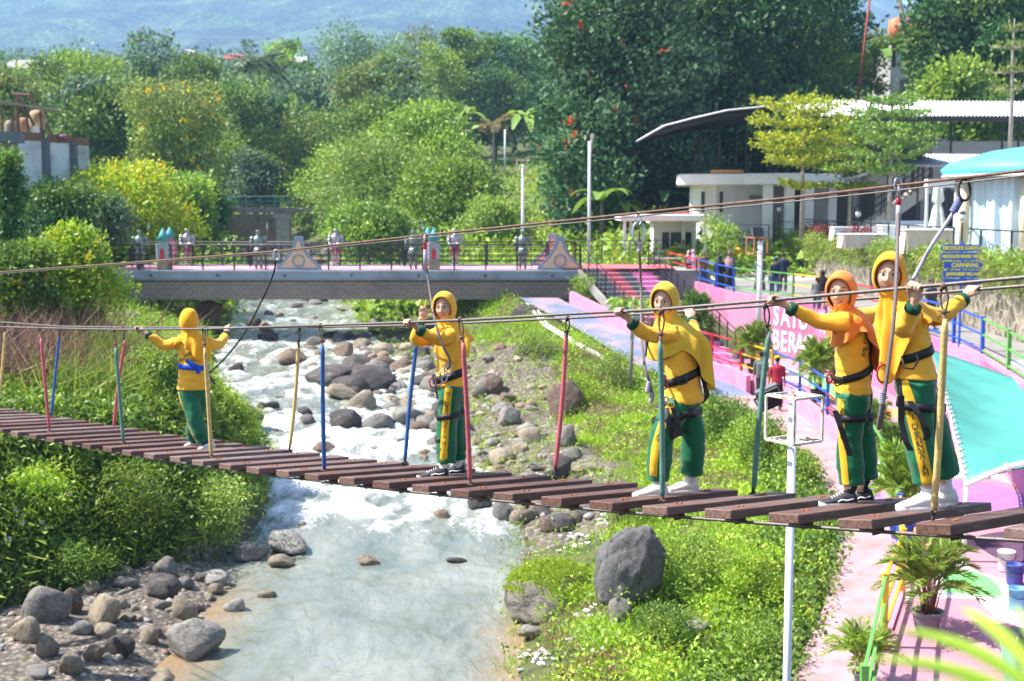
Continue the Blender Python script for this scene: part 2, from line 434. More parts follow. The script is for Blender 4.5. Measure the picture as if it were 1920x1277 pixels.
for y in YS:
    half = 26+y*.52
    for q in tv:
        x = half*(.35*q+.65*q**3) if abs(q) > 0 else 0.0
        x += -2.0
        V.append((x, y, ground(x, y)))
nr = len(YS)
idx = np.arange(nr*nx).reshape(nr,nx)
Q = np.stack([idx[:-1,:-1],idx[:-1,1:],idx[1:,1:],idx[1:,:-1]],-1).reshape(-1,4)
def ground_mat():
    t = NT('earth_and_grass'); g = t.n('ShaderNodeNewGeometry'); sx = t.n('ShaderNodeSeparateXYZ'); t.t.links.new(g.outputs['Normal'], sx.inputs[0])
    p = t.pos()
    gr = t.ramp(t.noise(1.3,6,p,.7), [(.3,(.05,.06,.02)),(.55,(.10,.12,.035)),(.75,(.17,.16,.07))])
    so = t.ramp(t.noise(2.2,6,p,.7), [(.3,(.05,.04,.03)),(.7,(.15,.125,.095))])
    st = t.math('MULTIPLY_ADD', t.noise(.9,4,p), .5, sx.outputs[2])
    f = t.ramp(st, [(.88,0),(1.08,1)])
    # wet gravel close to the river: by height above the water profile is handled with separate sheets
    t.bc(t.mix(f, so, gr)); t.rough(.95); t.bump(t.noise(7,6,p,.7), .6, .08); return t.m
gm = ground_mat()
me = np_mesh('ground', np.array(V), Q, gm, True)
tag(link('ground', me), kind='structure')
# ---- shingle sheet: gravel on the bars
def gravel_mat():
    t = NT('river_gravel'); p = t.pos(); v = t.n('ShaderNodeTexVoronoi'); v.inputs['Scale'].default_value = 9; t.t.links.new(p, v.inputs['Vector'])
    sp = t.n('ShaderNodeSeparateXYZ'); t.t.links.new(v.outputs['Color'], sp.inputs[0])
    c = t.ramp(sp.outputs[0], [(0,(.12,.09,.07)),(.4,(.24,.19,.14)),(.7,(.19,.17,.15)),(1,(.38,.33,.27))])
    c = t.mix(t.ramp(v.outputs['Distance'],[(.25,0),(.6,.75)]), c, (.06,.05,.04))
    t.bc(c); t.rough(.9); iv = t.math('SUBTRACT', 1.0, v.outputs['Distance']); t.bump(iv, .8, .05); return t.m
grv = gravel_mat()
def sheet(name, fn, us, vs, m, smooth=True, kind='structure', parent=None, label=None, cat=None):
    P = np.array([fn(u,v) for u in us for v in vs]); a = len(us); b = len(vs)
    ix = np.arange(a*b).reshape(a,b); q = np.stack([ix[:-1,:-1],ix[1:,:-1],ix[1:,1:],ix[:-1,1:]],-1).reshape(-1,4)
    o = link(name, np_mesh(name, P, q, m, smooth), parent); tag(o, label, cat, kind=kind); return o
def shing(u, v):
    y = 15+u*13.2; a, b = xlb(y)-.3, xl(y)+.6; x = a+(b-a)*v
    return (x, y, ground(x,y)+.012 if x < xl(y) else zw(y)-.15-.25*(x-xl(y)))
sheet('shingle_bank', shing, np.linspace(0,1,40), np.linspace(0,1,30), grv)
def shing2(u, v):
    y = 28+u*38; a = xr(y)-.5; b = a+interp(y,[28,33,40,50,60,66],[3.4,4.0,4.6,6.0,5.0,4.0])
    x = a+(b-a)*v; return (x, y, ground(x,y)+.015 if x > xr(y) else zw(y)-.3)
sheet('shingle_bank', shing2, np.linspace(0,1,80), np.linspace(0,1,26), grv)
# ---- water
WY = [14.0]
while WY[-1] < 148: WY.append(WY[-1]+max(.11, WY[-1]*.0035))
US = np.linspace(0,1,110)
def rapid(y): return interp(y, [14,25,28.5,31,34,40,47,54,62,75,90,148], [.05,.07,.20,.75,1,.9,.75,.7,.55,.45,.3,.2])
WV = []; FO = []
for y in WY:
    a, b = xl(y)-.7, xr(y)+.9; rp = rapid(y)
    for u in US:
        x = a+(b-a)*u
        n1 = fbm((x*.55,y*.33,1.3),1,4); n2 = fbm((x*1.6,y*1.0,7.7),1,3); n3 = fbm((x*5,y*3.2,2.7),1,2)
        ridge = 1-abs(n1)*1.6
        z = zw(y)+rp*(.16*n1+.08*n2+.03*n3)+.020*n2+.015*n3
        edge = min(u,1-u)
        f = rp*(.62+.65*n2+.5*n1+.25*ridge-.25)+ (rp>.3)*.1
        WV.append((x,y,z)); FO.append(max(0,min(1,f)))
nu = len(US); nw = len(WY)
ix = np.arange(nu*nw).reshape(nw,nu); Q = np.stack([ix[:-1,:-1],ix[:-1,1:],ix[1:,1:],ix[1:,:-1]],-1).reshape(-1,4)
def water_mat():
    t = NT('river_water'); p = t.pos()
    at_ = t.n('ShaderNodeAttribute'); at_.attribute_name = 'foam'
    mp = t.n('ShaderNodeMapping'); mp.inputs['Scale'].default_value = (1,.45,1); t.t.links.new(p, mp.inputs['Vector'])
    fine = t.noise(7.5, 8, mp.outputs[0], .72, .8); mid = t.noise(2.0, 5, mp.outputs[0], .6, .6)
    f = t.math('ADD', at_.outputs['Fac'], t.math('MULTIPLY_ADD', fine, 1.3, -.65)); f = t.math('ADD', f, t.math('MULTIPLY_ADD', mid, .5, -.25))
    foam = t.ramp(f, [(.36,0),(.66,.5),(1.05,1)])
    body = t.ramp(t.noise(.8,4,mp.outputs[0],.6,.4), [(.3,(.13,.15,.12)),(.7,(.27,.285,.24))])
    sh = t.n('ShaderNodeSeparateXYZ'); t.t.links.new(p, sh.inputs[0])
    mud = t.n('ShaderNodeAttribute'); mud.attribute_name = 'mud'
    body = t.mix(mud.outputs['Fac'], body, (.30,.19,.10))
    t.bc(t.mix(foam, body, (.86,.89,.89))); t.rough(t.math('MULTIPLY_ADD', foam, .5, .08)); t.b.inputs['IOR'].default_value = 1.33
    rip = t.n('ShaderNodeMapping'); rip.inputs['Scale'].default_value = (1,.42,1); t.t.links.new(p, rip.inputs['Vector'])
    h = t.math('ADD', t.math('MULTIPLY_ADD', t.noise(2.2,5,rip.outputs[0],.6,1.2), 1.6, t.math('MULTIPLY', t.noise(6,3,rip.outputs[0],.5,.3), .5)), t.math('MULTIPLY', foam, .4))
    t.bump(h, .32, .12); return t.m
me = np_mesh('river', np.array(WV), Q, water_mat(), True)
A = me.attributes.new('foam','FLOAT','POINT'); A.data.foreach_set('value', np.array(FO, dtype=np.float32))
MU = []
for (x,y,z) in WV:
    m = 0.0
    if y < 27: m = max(m, 1-max(0,(x-xl(y)+.3))/1.1)*interp(y,[19,24,27],[1,.8,0])
    if y < 25: m = max(m, (1-max(0,(xr(y)+.5-x))/1.1)*interp(y,[16,22.5,24.5],[.8,1,0]))
    MU.append(max(0,min(1,m*1.0+.3*m*fbm((x*1.2,y*1.2,4)))))
A = me.attributes.new('mud','FLOAT','POINT'); A.data.foreach_set('value', np.array(MU, dtype=np.float32))
tag(link('river', me), kind='structure')
# ================================================================ rocks
def rock_mat(name, c0, c1, moss=0.0):
    t = NT(name); p = t.pos(); oi = t.n('ShaderNodeObjectInfo')
    of = t.n('ShaderNodeVectorMath'); of.operation = 'ADD'; t.t.links.new(p, of.inputs[0])
    cm = t.n('ShaderNodeCombineXYZ'); t.set(cm.inputs[0], t.math('MULTIPLY', oi.outputs['Random'], 40)); t.t.links.new(cm.outputs[0], of.inputs[1])
    v = of.outputs[0]; n1 = t.noise(2.6,7,v,.68,.3); n2 = t.noise(17,5,v,.7)
    c = t.ramp(n1, [(.3,c0),(.7,c1)]); c = t.mix(t.ramp(n2,[(.35,.55),(.7,0)]), c, tuple(x*.55 for x in c0))
    c = t.mix(t.ramp(t.noise(1.4,5,v),[(.58,0),(.72,.5)]), c, (.33,.30,.25))
    vc = t.n('ShaderNodeTexVoronoi'); vc.feature = 'DISTANCE_TO_EDGE'; vc.inputs['Scale'].default_value = 1.1; ds = t.n('ShaderNodeVectorMath'); ds.operation = 'ADD'; nz = t.n('ShaderNodeTexNoise'); nz.inputs['Scale'].default_value = 3; nz.inputs['Detail'].default_value = 6; t.t.links.new(v, nz.inputs['Vector'])
    t.t.links.new(v, ds.inputs[0]); t.t.links.new(nz.outputs['Color'], ds.inputs[1]); t.t.links.new(ds.outputs[0], vc.inputs['Vector']); crk = t.ramp(vc.outputs['Distance'], [(.0,1),(.022,0)])
    c = t.mix(t.math('MULTIPLY', crk, .75), c, tuple(x*.3 for x in c0))
    hv = t.n('ShaderNodeHueSaturation'); t.set(hv.inputs['Color'], c); t.set(hv.inputs['Value'], t.math('MULTIPLY_ADD', oi.outputs['Random'], .5, .75))
    c = hv.outputs['Color']
    if moss:
        g = t.n('ShaderNodeNewGeometry'); sx = t.n('ShaderNodeSeparateXYZ'); t.t.links.new(g.outputs['Normal'], sx.inputs[0])
        f = t.ramp(t.math('MULTIPLY_ADD', n1, .8, sx.outputs[2]), [(.95,0),(1.2,moss)]); c = t.mix(f, c, (.16,.20,.03))
    t.bc(c); t.rough(.82); t.bump(t.math('SUBTRACT', t.math('ADD', n2, t.math('MULTIPLY', n1, 2)), crk), .75, .05); return t.m
RM = {'grey':rock_mat('rock_grey',(.20,.185,.165),(.38,.355,.32)), 'dark':rock_mat('rock_dark',(.06,.052,.048),(.15,.13,.12)), 'tan':rock_mat('rock_tan',(.30,.235,.16),(.50,.43,.32)),
      'brown':rock_mat('rock_brown',(.19,.125,.09),(.35,.25,.18)), 'mossy':rock_mat('rock_mossy',(.12,.11,.09),(.26,.23,.19),.85), 'pale':rock_mat('rock_pale',(.30,.28,.25),(.48,.45,.41))}
def rock_mesh(seed, sub=3, facet=.5, sq=1.0):
    bm = bmesh.new(); bmesh.ops.create_icosphere(bm, subdivisions=sub, radius=1.0); rg = random.Random(seed)
    cuts = [(Vector((rg.gauss(0,1),rg.gauss(0,1),rg.gauss(0,.8))).normalized(), rg.uniform(.55,.86)) for _ in range(10)]
    off = Vector((seed*7.3, seed*1.7, 0))
    for v in bm.verts:
        d = v.co.normalized(); r = 1+.20*mnoise.noise(d*1.1+off)+.09*mnoise.noise(d*2.7+off)
        for n_, h in cuts:
            q = d.dot(n_)
            if q > .05: r = r*(1-facet)+facet*min(r, h/q)
        v.co = d*r+d*.035*mnoise.noise(d*6+off)
        if v.co.z < -.45: v.co.z = -.45+(v.co.z+.45)*.3
    me = bpy.data.meshes.new('rock'); bm.to_mesh(me); bm.free(); me.polygons.foreach_set('use_smooth', [True]*len(me.polygons)); return me
ROCKS = {}
def rockmesh(seed, mk, big=False):
    key = (seed, mk, big)
    if key not in ROCKS:
        me = rock_mesh(seed, 4 if big else 3, .85+.15*((seed*37)%10)/10); me.materials.append(RM[mk]); ROCKS[key] = me
    return ROCKS[key]
def put_rock(X, Y, z, sx, sy, sz, mk, label, seed, group=None, rz=None, tilt=.15, name='boulder', big=False):
    o = bpy.data.objects.new(name, rockmesh(seed, mk, big)); col.objects.link(o); o.location = (X,Y,z); o.scale = (sx,sy,sz)
    rg = random.Random(int(X*1000+Y*77)); o.rotation_euler = (rg.uniform(-tilt,tilt), rg.uniform(-tilt,tilt), rg.uniform(0,6.28) if rz is None else rz)
    return tag(o, label, 'rock', group)
# px centre x, px top, px bottom, px width, height above ground plane handled through the base row: (px, ytop, ybase, w, colour, label, z offset)
BIG = [
 (80,1108,1178,88,'grey','grey slab boulder tilted at the left end of the shingle','shore'),
 (130,1105,1155,44,'brown','dark brown boulder between the grey slab and the tan block','shore'),
 (190,1110,1176,76,'tan','large tan angular block on the left shingle with a hollow face','shore'),
 (297,1084,1130,76,'dark','round dark grey boulder with pale cracks on the left shingle','shore'),
 (232,1082,1108,48,'grey','grey flat rock against the weeds behind the tan block','shore'),
 (308,1050,1088,54,'grey','smooth round grey boulder under the shaded earth bank','shore'),
 (346,1080,1107,40,'grey','small oval grey boulder beside the round cracked one','shore'),
 (398,1075,1104,64,'pale','pale oblong rock at the water edge below the earth bank','shore'),
 (358,1172,1240,122,'grey','broad smooth grey boulder standing in the brown shallows','shore'),
 (463,1021,1057,80,'grey','grey lens shaped boulder in the shaded pool','water'),
 (533,1002,1043,98,'pale','pale saddle shaped boulder with two humps in the water','water'),
 (525,1046,1070,52,'tan','tan wedge rock just below the saddle shaped boulder','water'),
 (437,1126,1152,48,'pale','pale egg shaped rock alone in the shallows','water'),
 (498,1112,1124,36,'tan','tiny flat tan rock awash beside the pale egg shaped one','water'),
 (422,1016,1038,30,'grey','pair stone of dull grey at the foot of the earth bank','water'),
 (690,1047,1064,54,'tan','lone pinkish tan rock awash in mid river','water'),
 (855,1052,1063,42,'dark','small dark rock awash right of the lone pinkish one','water'),
 (40,1160,1215,62,'tan','tan rounded boulder with a grass tuft at the left edge','shore'),
 (82,1195,1237,54,'tan','smooth egg shaped tan boulder near the lower left corner','shore'),
 (126,1226,1277,60,'tan','tan long boulder at the bottom of the left shingle','shore'),
 (196,1174,1203,52,'tan','tan loaf shaped rock in front of the large angular block','shore'),
 (222,1201,1242,62,'dark','dark pointed boulder touching the brown shallows','shore'),
 (278,1180,1214,44,'tan','square tan rock beside the brown shallows','shore'),
 (170,1216,1246,54,'brown','flat brown rock between the egg boulder and the dark pointed one','shore'),
 (150,1170,1200,44,'pale','pale grey rock left of the tan loaf shaped one','shore'),
 (340,1126,1170,60,'tan','yellowish tan boulder streaked with mud at the shallows','shore'),
 (300,1132,1150,40,'grey','small grey cobble behind the yellowish tan boulder','shore'),
 (60,1255,1280,56,'pale','cut off pale boulder on the bottom edge at lower left','shore'),
 (385,562,612,76,'brown','large brown boulder under the left half of the knights bridge','left'),
 (240,588,604,36,'grey','grey rock with a dark hole on the left grass bank','left'),
 (330,630,672,46,'brown','brown boulder half hidden by the girl with a blue sash','left'),
 (290,660,690,56,'dark','dark rock on the left bank beside the sash girl','left'),
 (645,765,803,78,'dark','dark round boulder in the rapids under the blue hanger','water'),
 (690,692,738,110,'dark','long black boulder across the rapids','water'),
 (620,690,728,120,'dark','dark flat boulder split by the rapids','water'),
 (640,725,750,90,'tan','tan slab in the rapids below the long black boulder','water'),
 (465,765,795,60,'dark','dark boulder parting the foam beside the left bank','water'),
 (545,655,685,58,'brown','brown boulder behind the yellow hanger in the river','water'),
 (440,682,700,36,'dark','small dark rock in the foam right of the sash girl','water'),
 (500,622,640,40,'dark','low dark rock in mid river below the knights bridge','water'),
 (510,755,768,36,'dark','dark rock tip in foam right of the boulder parting it','water'),
 (570,765,782,36,'dark','black rock tip between two boulders in foam','water'),
 (660,570,586,60,'grey','grey flat boulder just under the knights bridge in mid river','water'),
 (640,640,672,44,'brown','brown round boulder left of the blue hanger in midstream','water'),
 (955,764,802,56,'grey','smooth grey boulder on the right bank below the pink hanger','right'),
 (950,735,765,46,'brown','brown boulder on top of the smooth grey one','right'),
 (925,706,745,50,'brown','reddish brown tilted boulder on the right grass bank','right'),
 (1060,720,790,72,'brown','big reddish brown leaning boulder behind the pink hanger','right'),
 (1065,800,842,44,'grey','pale grey upright boulder right of the pink hanger','right'),
 (1050,858,905,64,'dark','dark domed boulder under the plank end below the pink hanger','right'),
 (1100,870,892,54,'tan','tan flat slab right of the dark domed boulder','right'),
 (945,940,982,56,'grey','tall grey boulder in the water under the planks','right'),
 (980,958,986,56,'tan','oval tan boulder leaning on the tall grey one','right'),
 (1075,953,990,48,'tan','tan upright boulder beside the white litter','right'),
 (985,575,600,70,'dark','dark boulder under the right end of the knights bridge','right'),
 (900,915,955,52,'dark','dark wet boulder at the foot of the right bank rocks','right'),
 (1000,1178,1206,58,'grey','grey pointed rock in the brown water below the mossy mound','right'),
 (1310,1176,1206,90,'grey','weathered grey slab in the bright grass at the lower right','right'),
 (1135,1105,1140,50,'grey','grey ledge rock at the foot of the huge slanting boulder','right'),
 (1160,1130,1185,60,'grey','lower pale block under the huge slanting boulder','right'),
]
def ground_hit(px, py, zone):
    """where the picture ray meets bank or water"""
    lo, hi = 14.0, 130.0; prev = None
    y = lo
    while y < hi:
        p = at(px, py, y); g = max(ground(p.x, y), zw(min(y,150))) 
        if p.z <= g: return p.x, y, g
        y += .15
    return p.x, hi, g
for i, (px, yt, yb, w_, mk, lab, zone) in enumerate(BIG):
    X, Y, g = ground_hit(px, yb-2, zone); wid = w_*Y/F; hgt = (yb-yt)*Y/F
    big = wid > .7
    put_rock(X, Y+wid*.3, g+hgt*.30, wid*.52, wid*.42, hgt*.66, mk, lab, 1+(i*5) % 13, rz=rnd.uniform(-.5,.5)+(3.14 if i % 2 else 0), big=big)
# the huge slanting boulder and the mossy mound
X, Y, g = ground_hit(1185, 1165, 'right'); 
hb = rock_mesh(31, 5, .55)
for v in hb.vertices: v.co.x += .35*v.co.z; v.co += Vector((0,0,.10*mnoise.noise(v.co*1.6)))+v.co.normalized()*.06*mnoise.noise(v.co*4.2)
hb.materials.append(rock_mat('rock_basalt',(.10,.095,.093),(.215,.205,.20))); o = bpy.data.objects.new('boulder', hb); col.objects.link(o); o.location = (X-.02,Y+.5,g+.62); o.scale = (.58,.52,.92); o.rotation_euler = (0,.10,.25)
tag(o, 'huge slanting dark grey boulder standing in the bright grass below the planks', 'rock')
X, Y, g = ground_hit(1035, 1150, 'right')
mm = rock_mesh(17, 5, .25); mm.materials.append(RM['mossy']); o = bpy.data.objects.new('mossy_rock', mm); col.objects.link(o); o.location = (X,Y+.75,g+.05); o.scale = (.86,1.0,.62); o.rotation_euler = (0,-.05,.4)
tag(o, 'low overhanging rock covered with bright moss at the water edge', 'rock'); MOSS = o
# smaller stones
def small(n, fn, lo, hi, cols_, grp, labf, seed, sink=.25):
    rg = random.Random(seed); k = 0
    while k < n:
        q = fn(rg)
        if q is None: continue
        X, Y = q; g = max(ground(X,Y), zw(Y)-.12); s = lo*(hi/lo)**(rg.random()**1.7); mk = rg.choice(cols_)
        put_rock(X, Y, g+s*.25, s*rg.uniform(.85,1.25), s*rg.uniform(.7,1.0), s*rg.uniform(.5,.8), mk, labf(mk, s), rg.randint(1,13), grp, name='stone' if s < .22 else 'boulder'); k += 1
szw = lambda s, m: 'small' if s < m else 'middle sized'
def f1(rg):
    y = rg.uniform(19,26.5); x = rg.uniform(xlb(y)+.1, xl(y)+.35); return (x,y)
small(40, f1, .12, .26, ['tan','tan','grey','brown','pale'], 'stones on the left shingle bar', lambda m,s: f'{szw(s,.16)} {m} stone among the cobbles of the left shingle bar', 41)
def f2(rg):
    y = rg.uniform(29,40); x = xr(y)+rg.uniform(-.5,3.4)*(rg.random()**.6); return (x,y)
small(48, f2, .18, .46, ['tan','grey','grey','brown','pale','dark'], 'stones of the right bank below the planks', lambda m,s: f'{szw(s,.22)} {m} stone in the boulder field on the right bank near the planks', 42)
def f3(rg):
    y = rg.uniform(38,59); x = xr(y)+rg.uniform(-1.6,3.6); return (x,y)
small(44, f3, .24, .70, ['tan','grey','grey','brown','pale','dark','tan'], 'stones of the right bank towards the bridge', lambda m,s: f'{szw(s,.32)} {m} stone of the far right bank rubble towards the knights bridge', 43)
def f4(rg):
    y = rg.uniform(30,60); u = rg.random(); x = xl(y)+(xr(y)-xl(y))*u; return (x,y)
small(26, f4, .15, .45, ['dark','dark','brown','grey'], 'rocks in the rapids', lambda m,s: f'{szw(s,.28)} wet {m} rock breaking the foam of the rapids', 44)
def f5(rg):
    y = rg.uniform(62,84); x = xl(y)+(xr(y)-xl(y))*rg.uniform(-.15,1.25); return (x,y)
small(18, f5, .3, .9, ['tan','grey','dark','pale'], 'rocks upstream of the knights bridge', lambda m,s: f'{szw(s,.55)} {m} rock in the river beyond the knights bridge', 45)
def f6(rg):
    y = rg.uniform(95,118); x = (-.125+rg.uniform(-.028,.028))*y; return (x,y)
small(20, f6, .5, 1.5, ['tan','tan','pale','brown'], 'rocks under the far footbridge', lambda m,s: f'{szw(s,.9)} {m} rock below the far footbridge pier', 46)
def f7(rg):
    y = rg.uniform(34,58); x = xl(y)-rg.uniform(-.3,1.8); return (x,y)
small(12, f7, .15, .5, ['grey','brown','tan'], 'stones on the left bank', lambda m,s: f'{szw(s,.3)} {m} stone along the left water edge', 47)
# uncountable cobbles between the stones
def cobbles(fn, n, lo, hi, cols_, seed):
    rg = random.Random(seed); g_ = np.random.default_rng(seed); base = []
    for k in range(6):
        me = rock_mesh(50+k, 2, .9); V = np.array([v.co for v in me.vertices]); Q = np.array([tuple(p.vertices) for p in me.polygons]); base.append((V,Q)); bpy.data.meshes.remove(me)
    parts = []; mi = []; k = 0
    while k < n:
        q = fn(rg)
        if q is None: continue
        X, Y = q; g = max(ground(X,Y), zw(Y)-.12); s = lo*(hi/lo)**(rg.random()**1.6); V, Q = base[k % 6]; a = rg.uniform(0,6.28)
        W = rot_(V*np.array([s*rg.uniform(.85,1.3), s*rg.uniform(.7,1), s*rg.uniform(.45,.8)]), a)+np.array([X,Y,g+s*.15]); parts.append((W,Q)); mi.append(np.full(len(Q), rg.randrange(len(cols_)))); k += 1
    V = []; Q = []; b = 0
    for v, q in parts: V.append(v); Q.append(q+b); b += len(v)
    tag(link('cobbles', np_mesh('cobbles', np.concatenate(V), np.concatenate(Q), [RM[c] for c in cols_], True, np.concatenate(mi))), kind='stuff')
def rot_(V, a): c, s = math.cos(a), math.sin(a); return V@np.array([[c,-s,0],[s,c,0],[0,0,1]]).T
cobbles(f1, 420, .03, .13, ['tan','grey','brown','pale'], 61)
cobbles(f2, 420, .05, .20, ['tan','grey','pale','brown','dark'], 62)
cobbles(lambda rg: (lambda y: (xr(y)+rg.uniform(-1.4,5.0)*rg.random()**.5, y))(rg.uniform(37,66)), 520, .08, .34, ['tan','grey','pale','brown','dark'], 63)
def f8(rg): y = rg.uniform(41,62); return (xr(y)-rg.random()**1.2*interp(y,[41,48,55,62],[2.6,3.6,4.2,3.6])+.4, y)
small(46, f8, .26, .85, ['tan','tan','brown','grey','dark','grey'], 'boulders along the right edge of the upper rapids', lambda m,s: f'{szw(s,.45)} {m} boulder at the right edge of the rapids before the knights bridge', 48)
cobbles(f8, 200, .12, .42, ['tan','grey','brown','dark'], 65)
cobbles(f7, 90, .06, .25, ['grey','brown','tan'], 64)
# ================================================================ vegetation
G = np.random.default_rng(11)
def unit(a): return a/np.maximum(np.linalg.norm(a,axis=1,keepdims=True),1e-9)
def leaves(P, N, L, W, fold=.25, curl=.0):
    """leaf quads (stalk, left, tip, right) at P, blade direction N (n,3)"""
    n = len(P); N = unit(N); r = unit(G.normal(size=(n,3))); S = unit(np.cross(N, r)); U = np.cross(S, N)
    L = np.asarray(L).reshape(-1,1)*np.ones((n,1)); W = np.asarray(W).reshape(-1,1)*np.ones((n,1))
    v0 = P; m = P+N*L*.5+U*W*fold; v1 = m-S*W*.5; v2 = P+N*L-U*L*curl; v3 = m+S*W*.5
    V = np.stack([v0,v1,v2,v3],1).reshape(-1,3); Q = np.arange(4*n).reshape(n,4); return V, Q
def merge(parts):
    V = []; Q = []; b = 0
    for v, q in parts: V.append(v); Q.append(q+b); b += len(v)
    return np.concatenate(V), np.concatenate(Q)
ALT = {'dark':'mid','bluish':'dark','mid':'bright','bright':'mid','lime':'bright','olive':'bamboo','greygreen':'mid','bamboo':'bright','yellowgreen':'lime','reed':'bright','purple':'reed','dry':'olive'}
def rot_pts(V, a): c, s = math.cos(a), math.sin(a); M = np.array([[c,-s,0],[s,c,0],[0,0,1]]); return V@M.T
greens = {
 'dark':[(.008,.028,.010),(.016,.045,.014),(.028,.066,.022),(.045,.085,.030)],
 'bluish':[(.012,.034,.016),(.024,.055,.024),(.040,.080,.033),(.068,.11,.055)],
 'mid':[(.023,.050,.010),(.043,.080,.016),(.068,.114,.024),(.10,.148,.035)],
 'bright':[(.042,.082,.011),(.076,.126,.017),(.118,.172,.027),(.17,.22,.04)],
 'lime':[(.07,.13,.012),(.12,.20,.018),(.18,.27,.028),(.26,.34,.045)],
 'olive':[(.035,.055,.014),(.060,.085,.020),(.09,.115,.030),(.13,.145,.045)],
 'bamboo':[(.045,.075,.016),(.075,.12,.022),(.11,.155,.035),(.16,.19,.055)],
 'greygreen':[(.03,.06,.030),(.055,.10,.05),(.085,.13,.07),(.14,.18,.11)],
 'yellowgreen':[(.10,.15,.012),(.17,.22,.018),(.25,.29,.025),(.36,.36,.04)],
 'reed':[(.05,.10,.012),(.10,.16,.02),(.16,.21,.035),(.25,.25,.09)],
 'purple':[(.045,.025,.02),(.09,.05,.035),(.15,.09,.065),(.22,.15,.11)],
 'dry':[(.12,.09,.04),(.2,.15,.07),(.27,.22,.11),(.16,.15,.05)],
}
LK = {'dark':2.9,'bluish':3.0,'mid':2.6,'bright':2.5,'lime':2.2,'olive':2.4,'bamboo':2.6,'greygreen':2.1,'yellowgreen':1.9,'reed':1.6,'purple':1.5,'dry':1.5}
def lm(k): return leaf_mat('leaf_'+k, [tuple(min(.62,v*LK[k]) for v in c) for c in greens[k]], .27, .48, .25, .3)
bark = mat('bark', (.14,.115,.09), .95, .4, 5, .7, 18, bdist=.03)
bark_pale = mat('bark_pale', (.33,.30,.26), .9, .3, 6, .4, 20, bdist=.02)
bark_dark = mat('bark_dark', (.06,.045,.035), .95, .4, 5, .7, 18, bdist=.03)
flower_y = leaf_mat('flower_yellow', [(.75,.48,.01),(.85,.6,.02)], .3)
flower_r = leaf_mat('flower_orange', [(.75,.09,.02),(.85,.17,.04)], .3)
flower_w = leaf_mat('flower_white', [(.8,.8,.78),(.9,.9,.86)], .25)
def crown(clumps, n, ls, lw, droop=.0, up=.35, shell=.55, flowers=0):
    """leaves spread over the clump shells; clumps (x,y,z,rx,ry,rz)"""
    C = np.array(clumps, dtype=float); wgt = (C[:,3]*C[:,4]+C[:,3]*C[:,5]+C[:,4]*C[:,5]); k = G.choice(len(C), n, p=wgt/wgt.sum())
    d = unit(G.normal(size=(n,3)))
    rr = shell+(1.02-shell)*G.random((n,1))**.6
    # twigs: bundle leaves round shared points so gaps open between sprays
    nb = max(8, n//9); kb = G.choice(len(C), nb, p=wgt/wgt.sum()); db = unit(G.normal(size=(nb,3))); rb = shell+(1.06-shell)*G.random((nb,1))**.5
    B = C[kb,:3]+db*rb*C[kb,3:]; pick = G.integers(0, nb, n)
    scat = C[kb[pick],3:].mean(1,keepdims=True)*.11+ls*.8
    P = B[pick]+G.normal(size=(n,3))*scat*np.array([1,1,.75])
    N = unit(db[pick]*.7+G.normal(size=(n,3))*.75+np.array([0,0,up-droop]))
    L = ls*(.6+.8*G.random(n)); W = lw*(.6+.8*G.random(n))
    V, Q = leaves(P, N, L, W); crown.cl = kb[pick]
    if not flowers: return V, Q, None
    fb = G.choice(nb, flowers); keep = db[fb,2] > -.2; fb = fb[keep]
    FP = []; FN = []
    for b in fb:
        q = 7; FP.append(B[b]+db[b]*ls*.4+G.normal(size=(q,3))*ls*.35); FN.append(G.normal(size=(q,3))+np.array([0,0,.6]))
    if not FP: return V, Q, None
    FP = np.concatenate(FP); FN = np.concatenate(FN)
    return V, Q, (FP, FN)
def limb_tree(h, trunk_h, clumps, r, seed, lean=0):
    rg = random.Random(seed); mb = MB(); top = Vector((lean, 0, h*.86))
    pts = [Vector((0,0,-.6))]+[Vector((lean*(i/6)**1.5+rg.uniform(-.12,.12)*r*3, rg.uniform(-.12,.12)*r*3, h*.86*i/6)) for i in range(1,7)]
    rad = [r*1.35]+[r*(1-.13*i) for i in range(1,7)]
    mb.tube(pts, rad, 9)
    for c in clumps:
        cz = c[2]; s = max(trunk_h*.8, min(h*.75, cz-abs(c[0])*.55-abs(c[1])*.4)); u = s/(h*.86)
        a = Vector((lean*u**1.5,0,s)); e = Vector(c[:3]); m = a.lerp(e,.55)+Vector((rg.uniform(-.3,.3),rg.uniform(-.3,.3),-.06*(e-a).length))
        q = r*.42*(1-.5*u); mb.tube([a,m,e], [q, q*.6, q*.2], 6)
    return mb
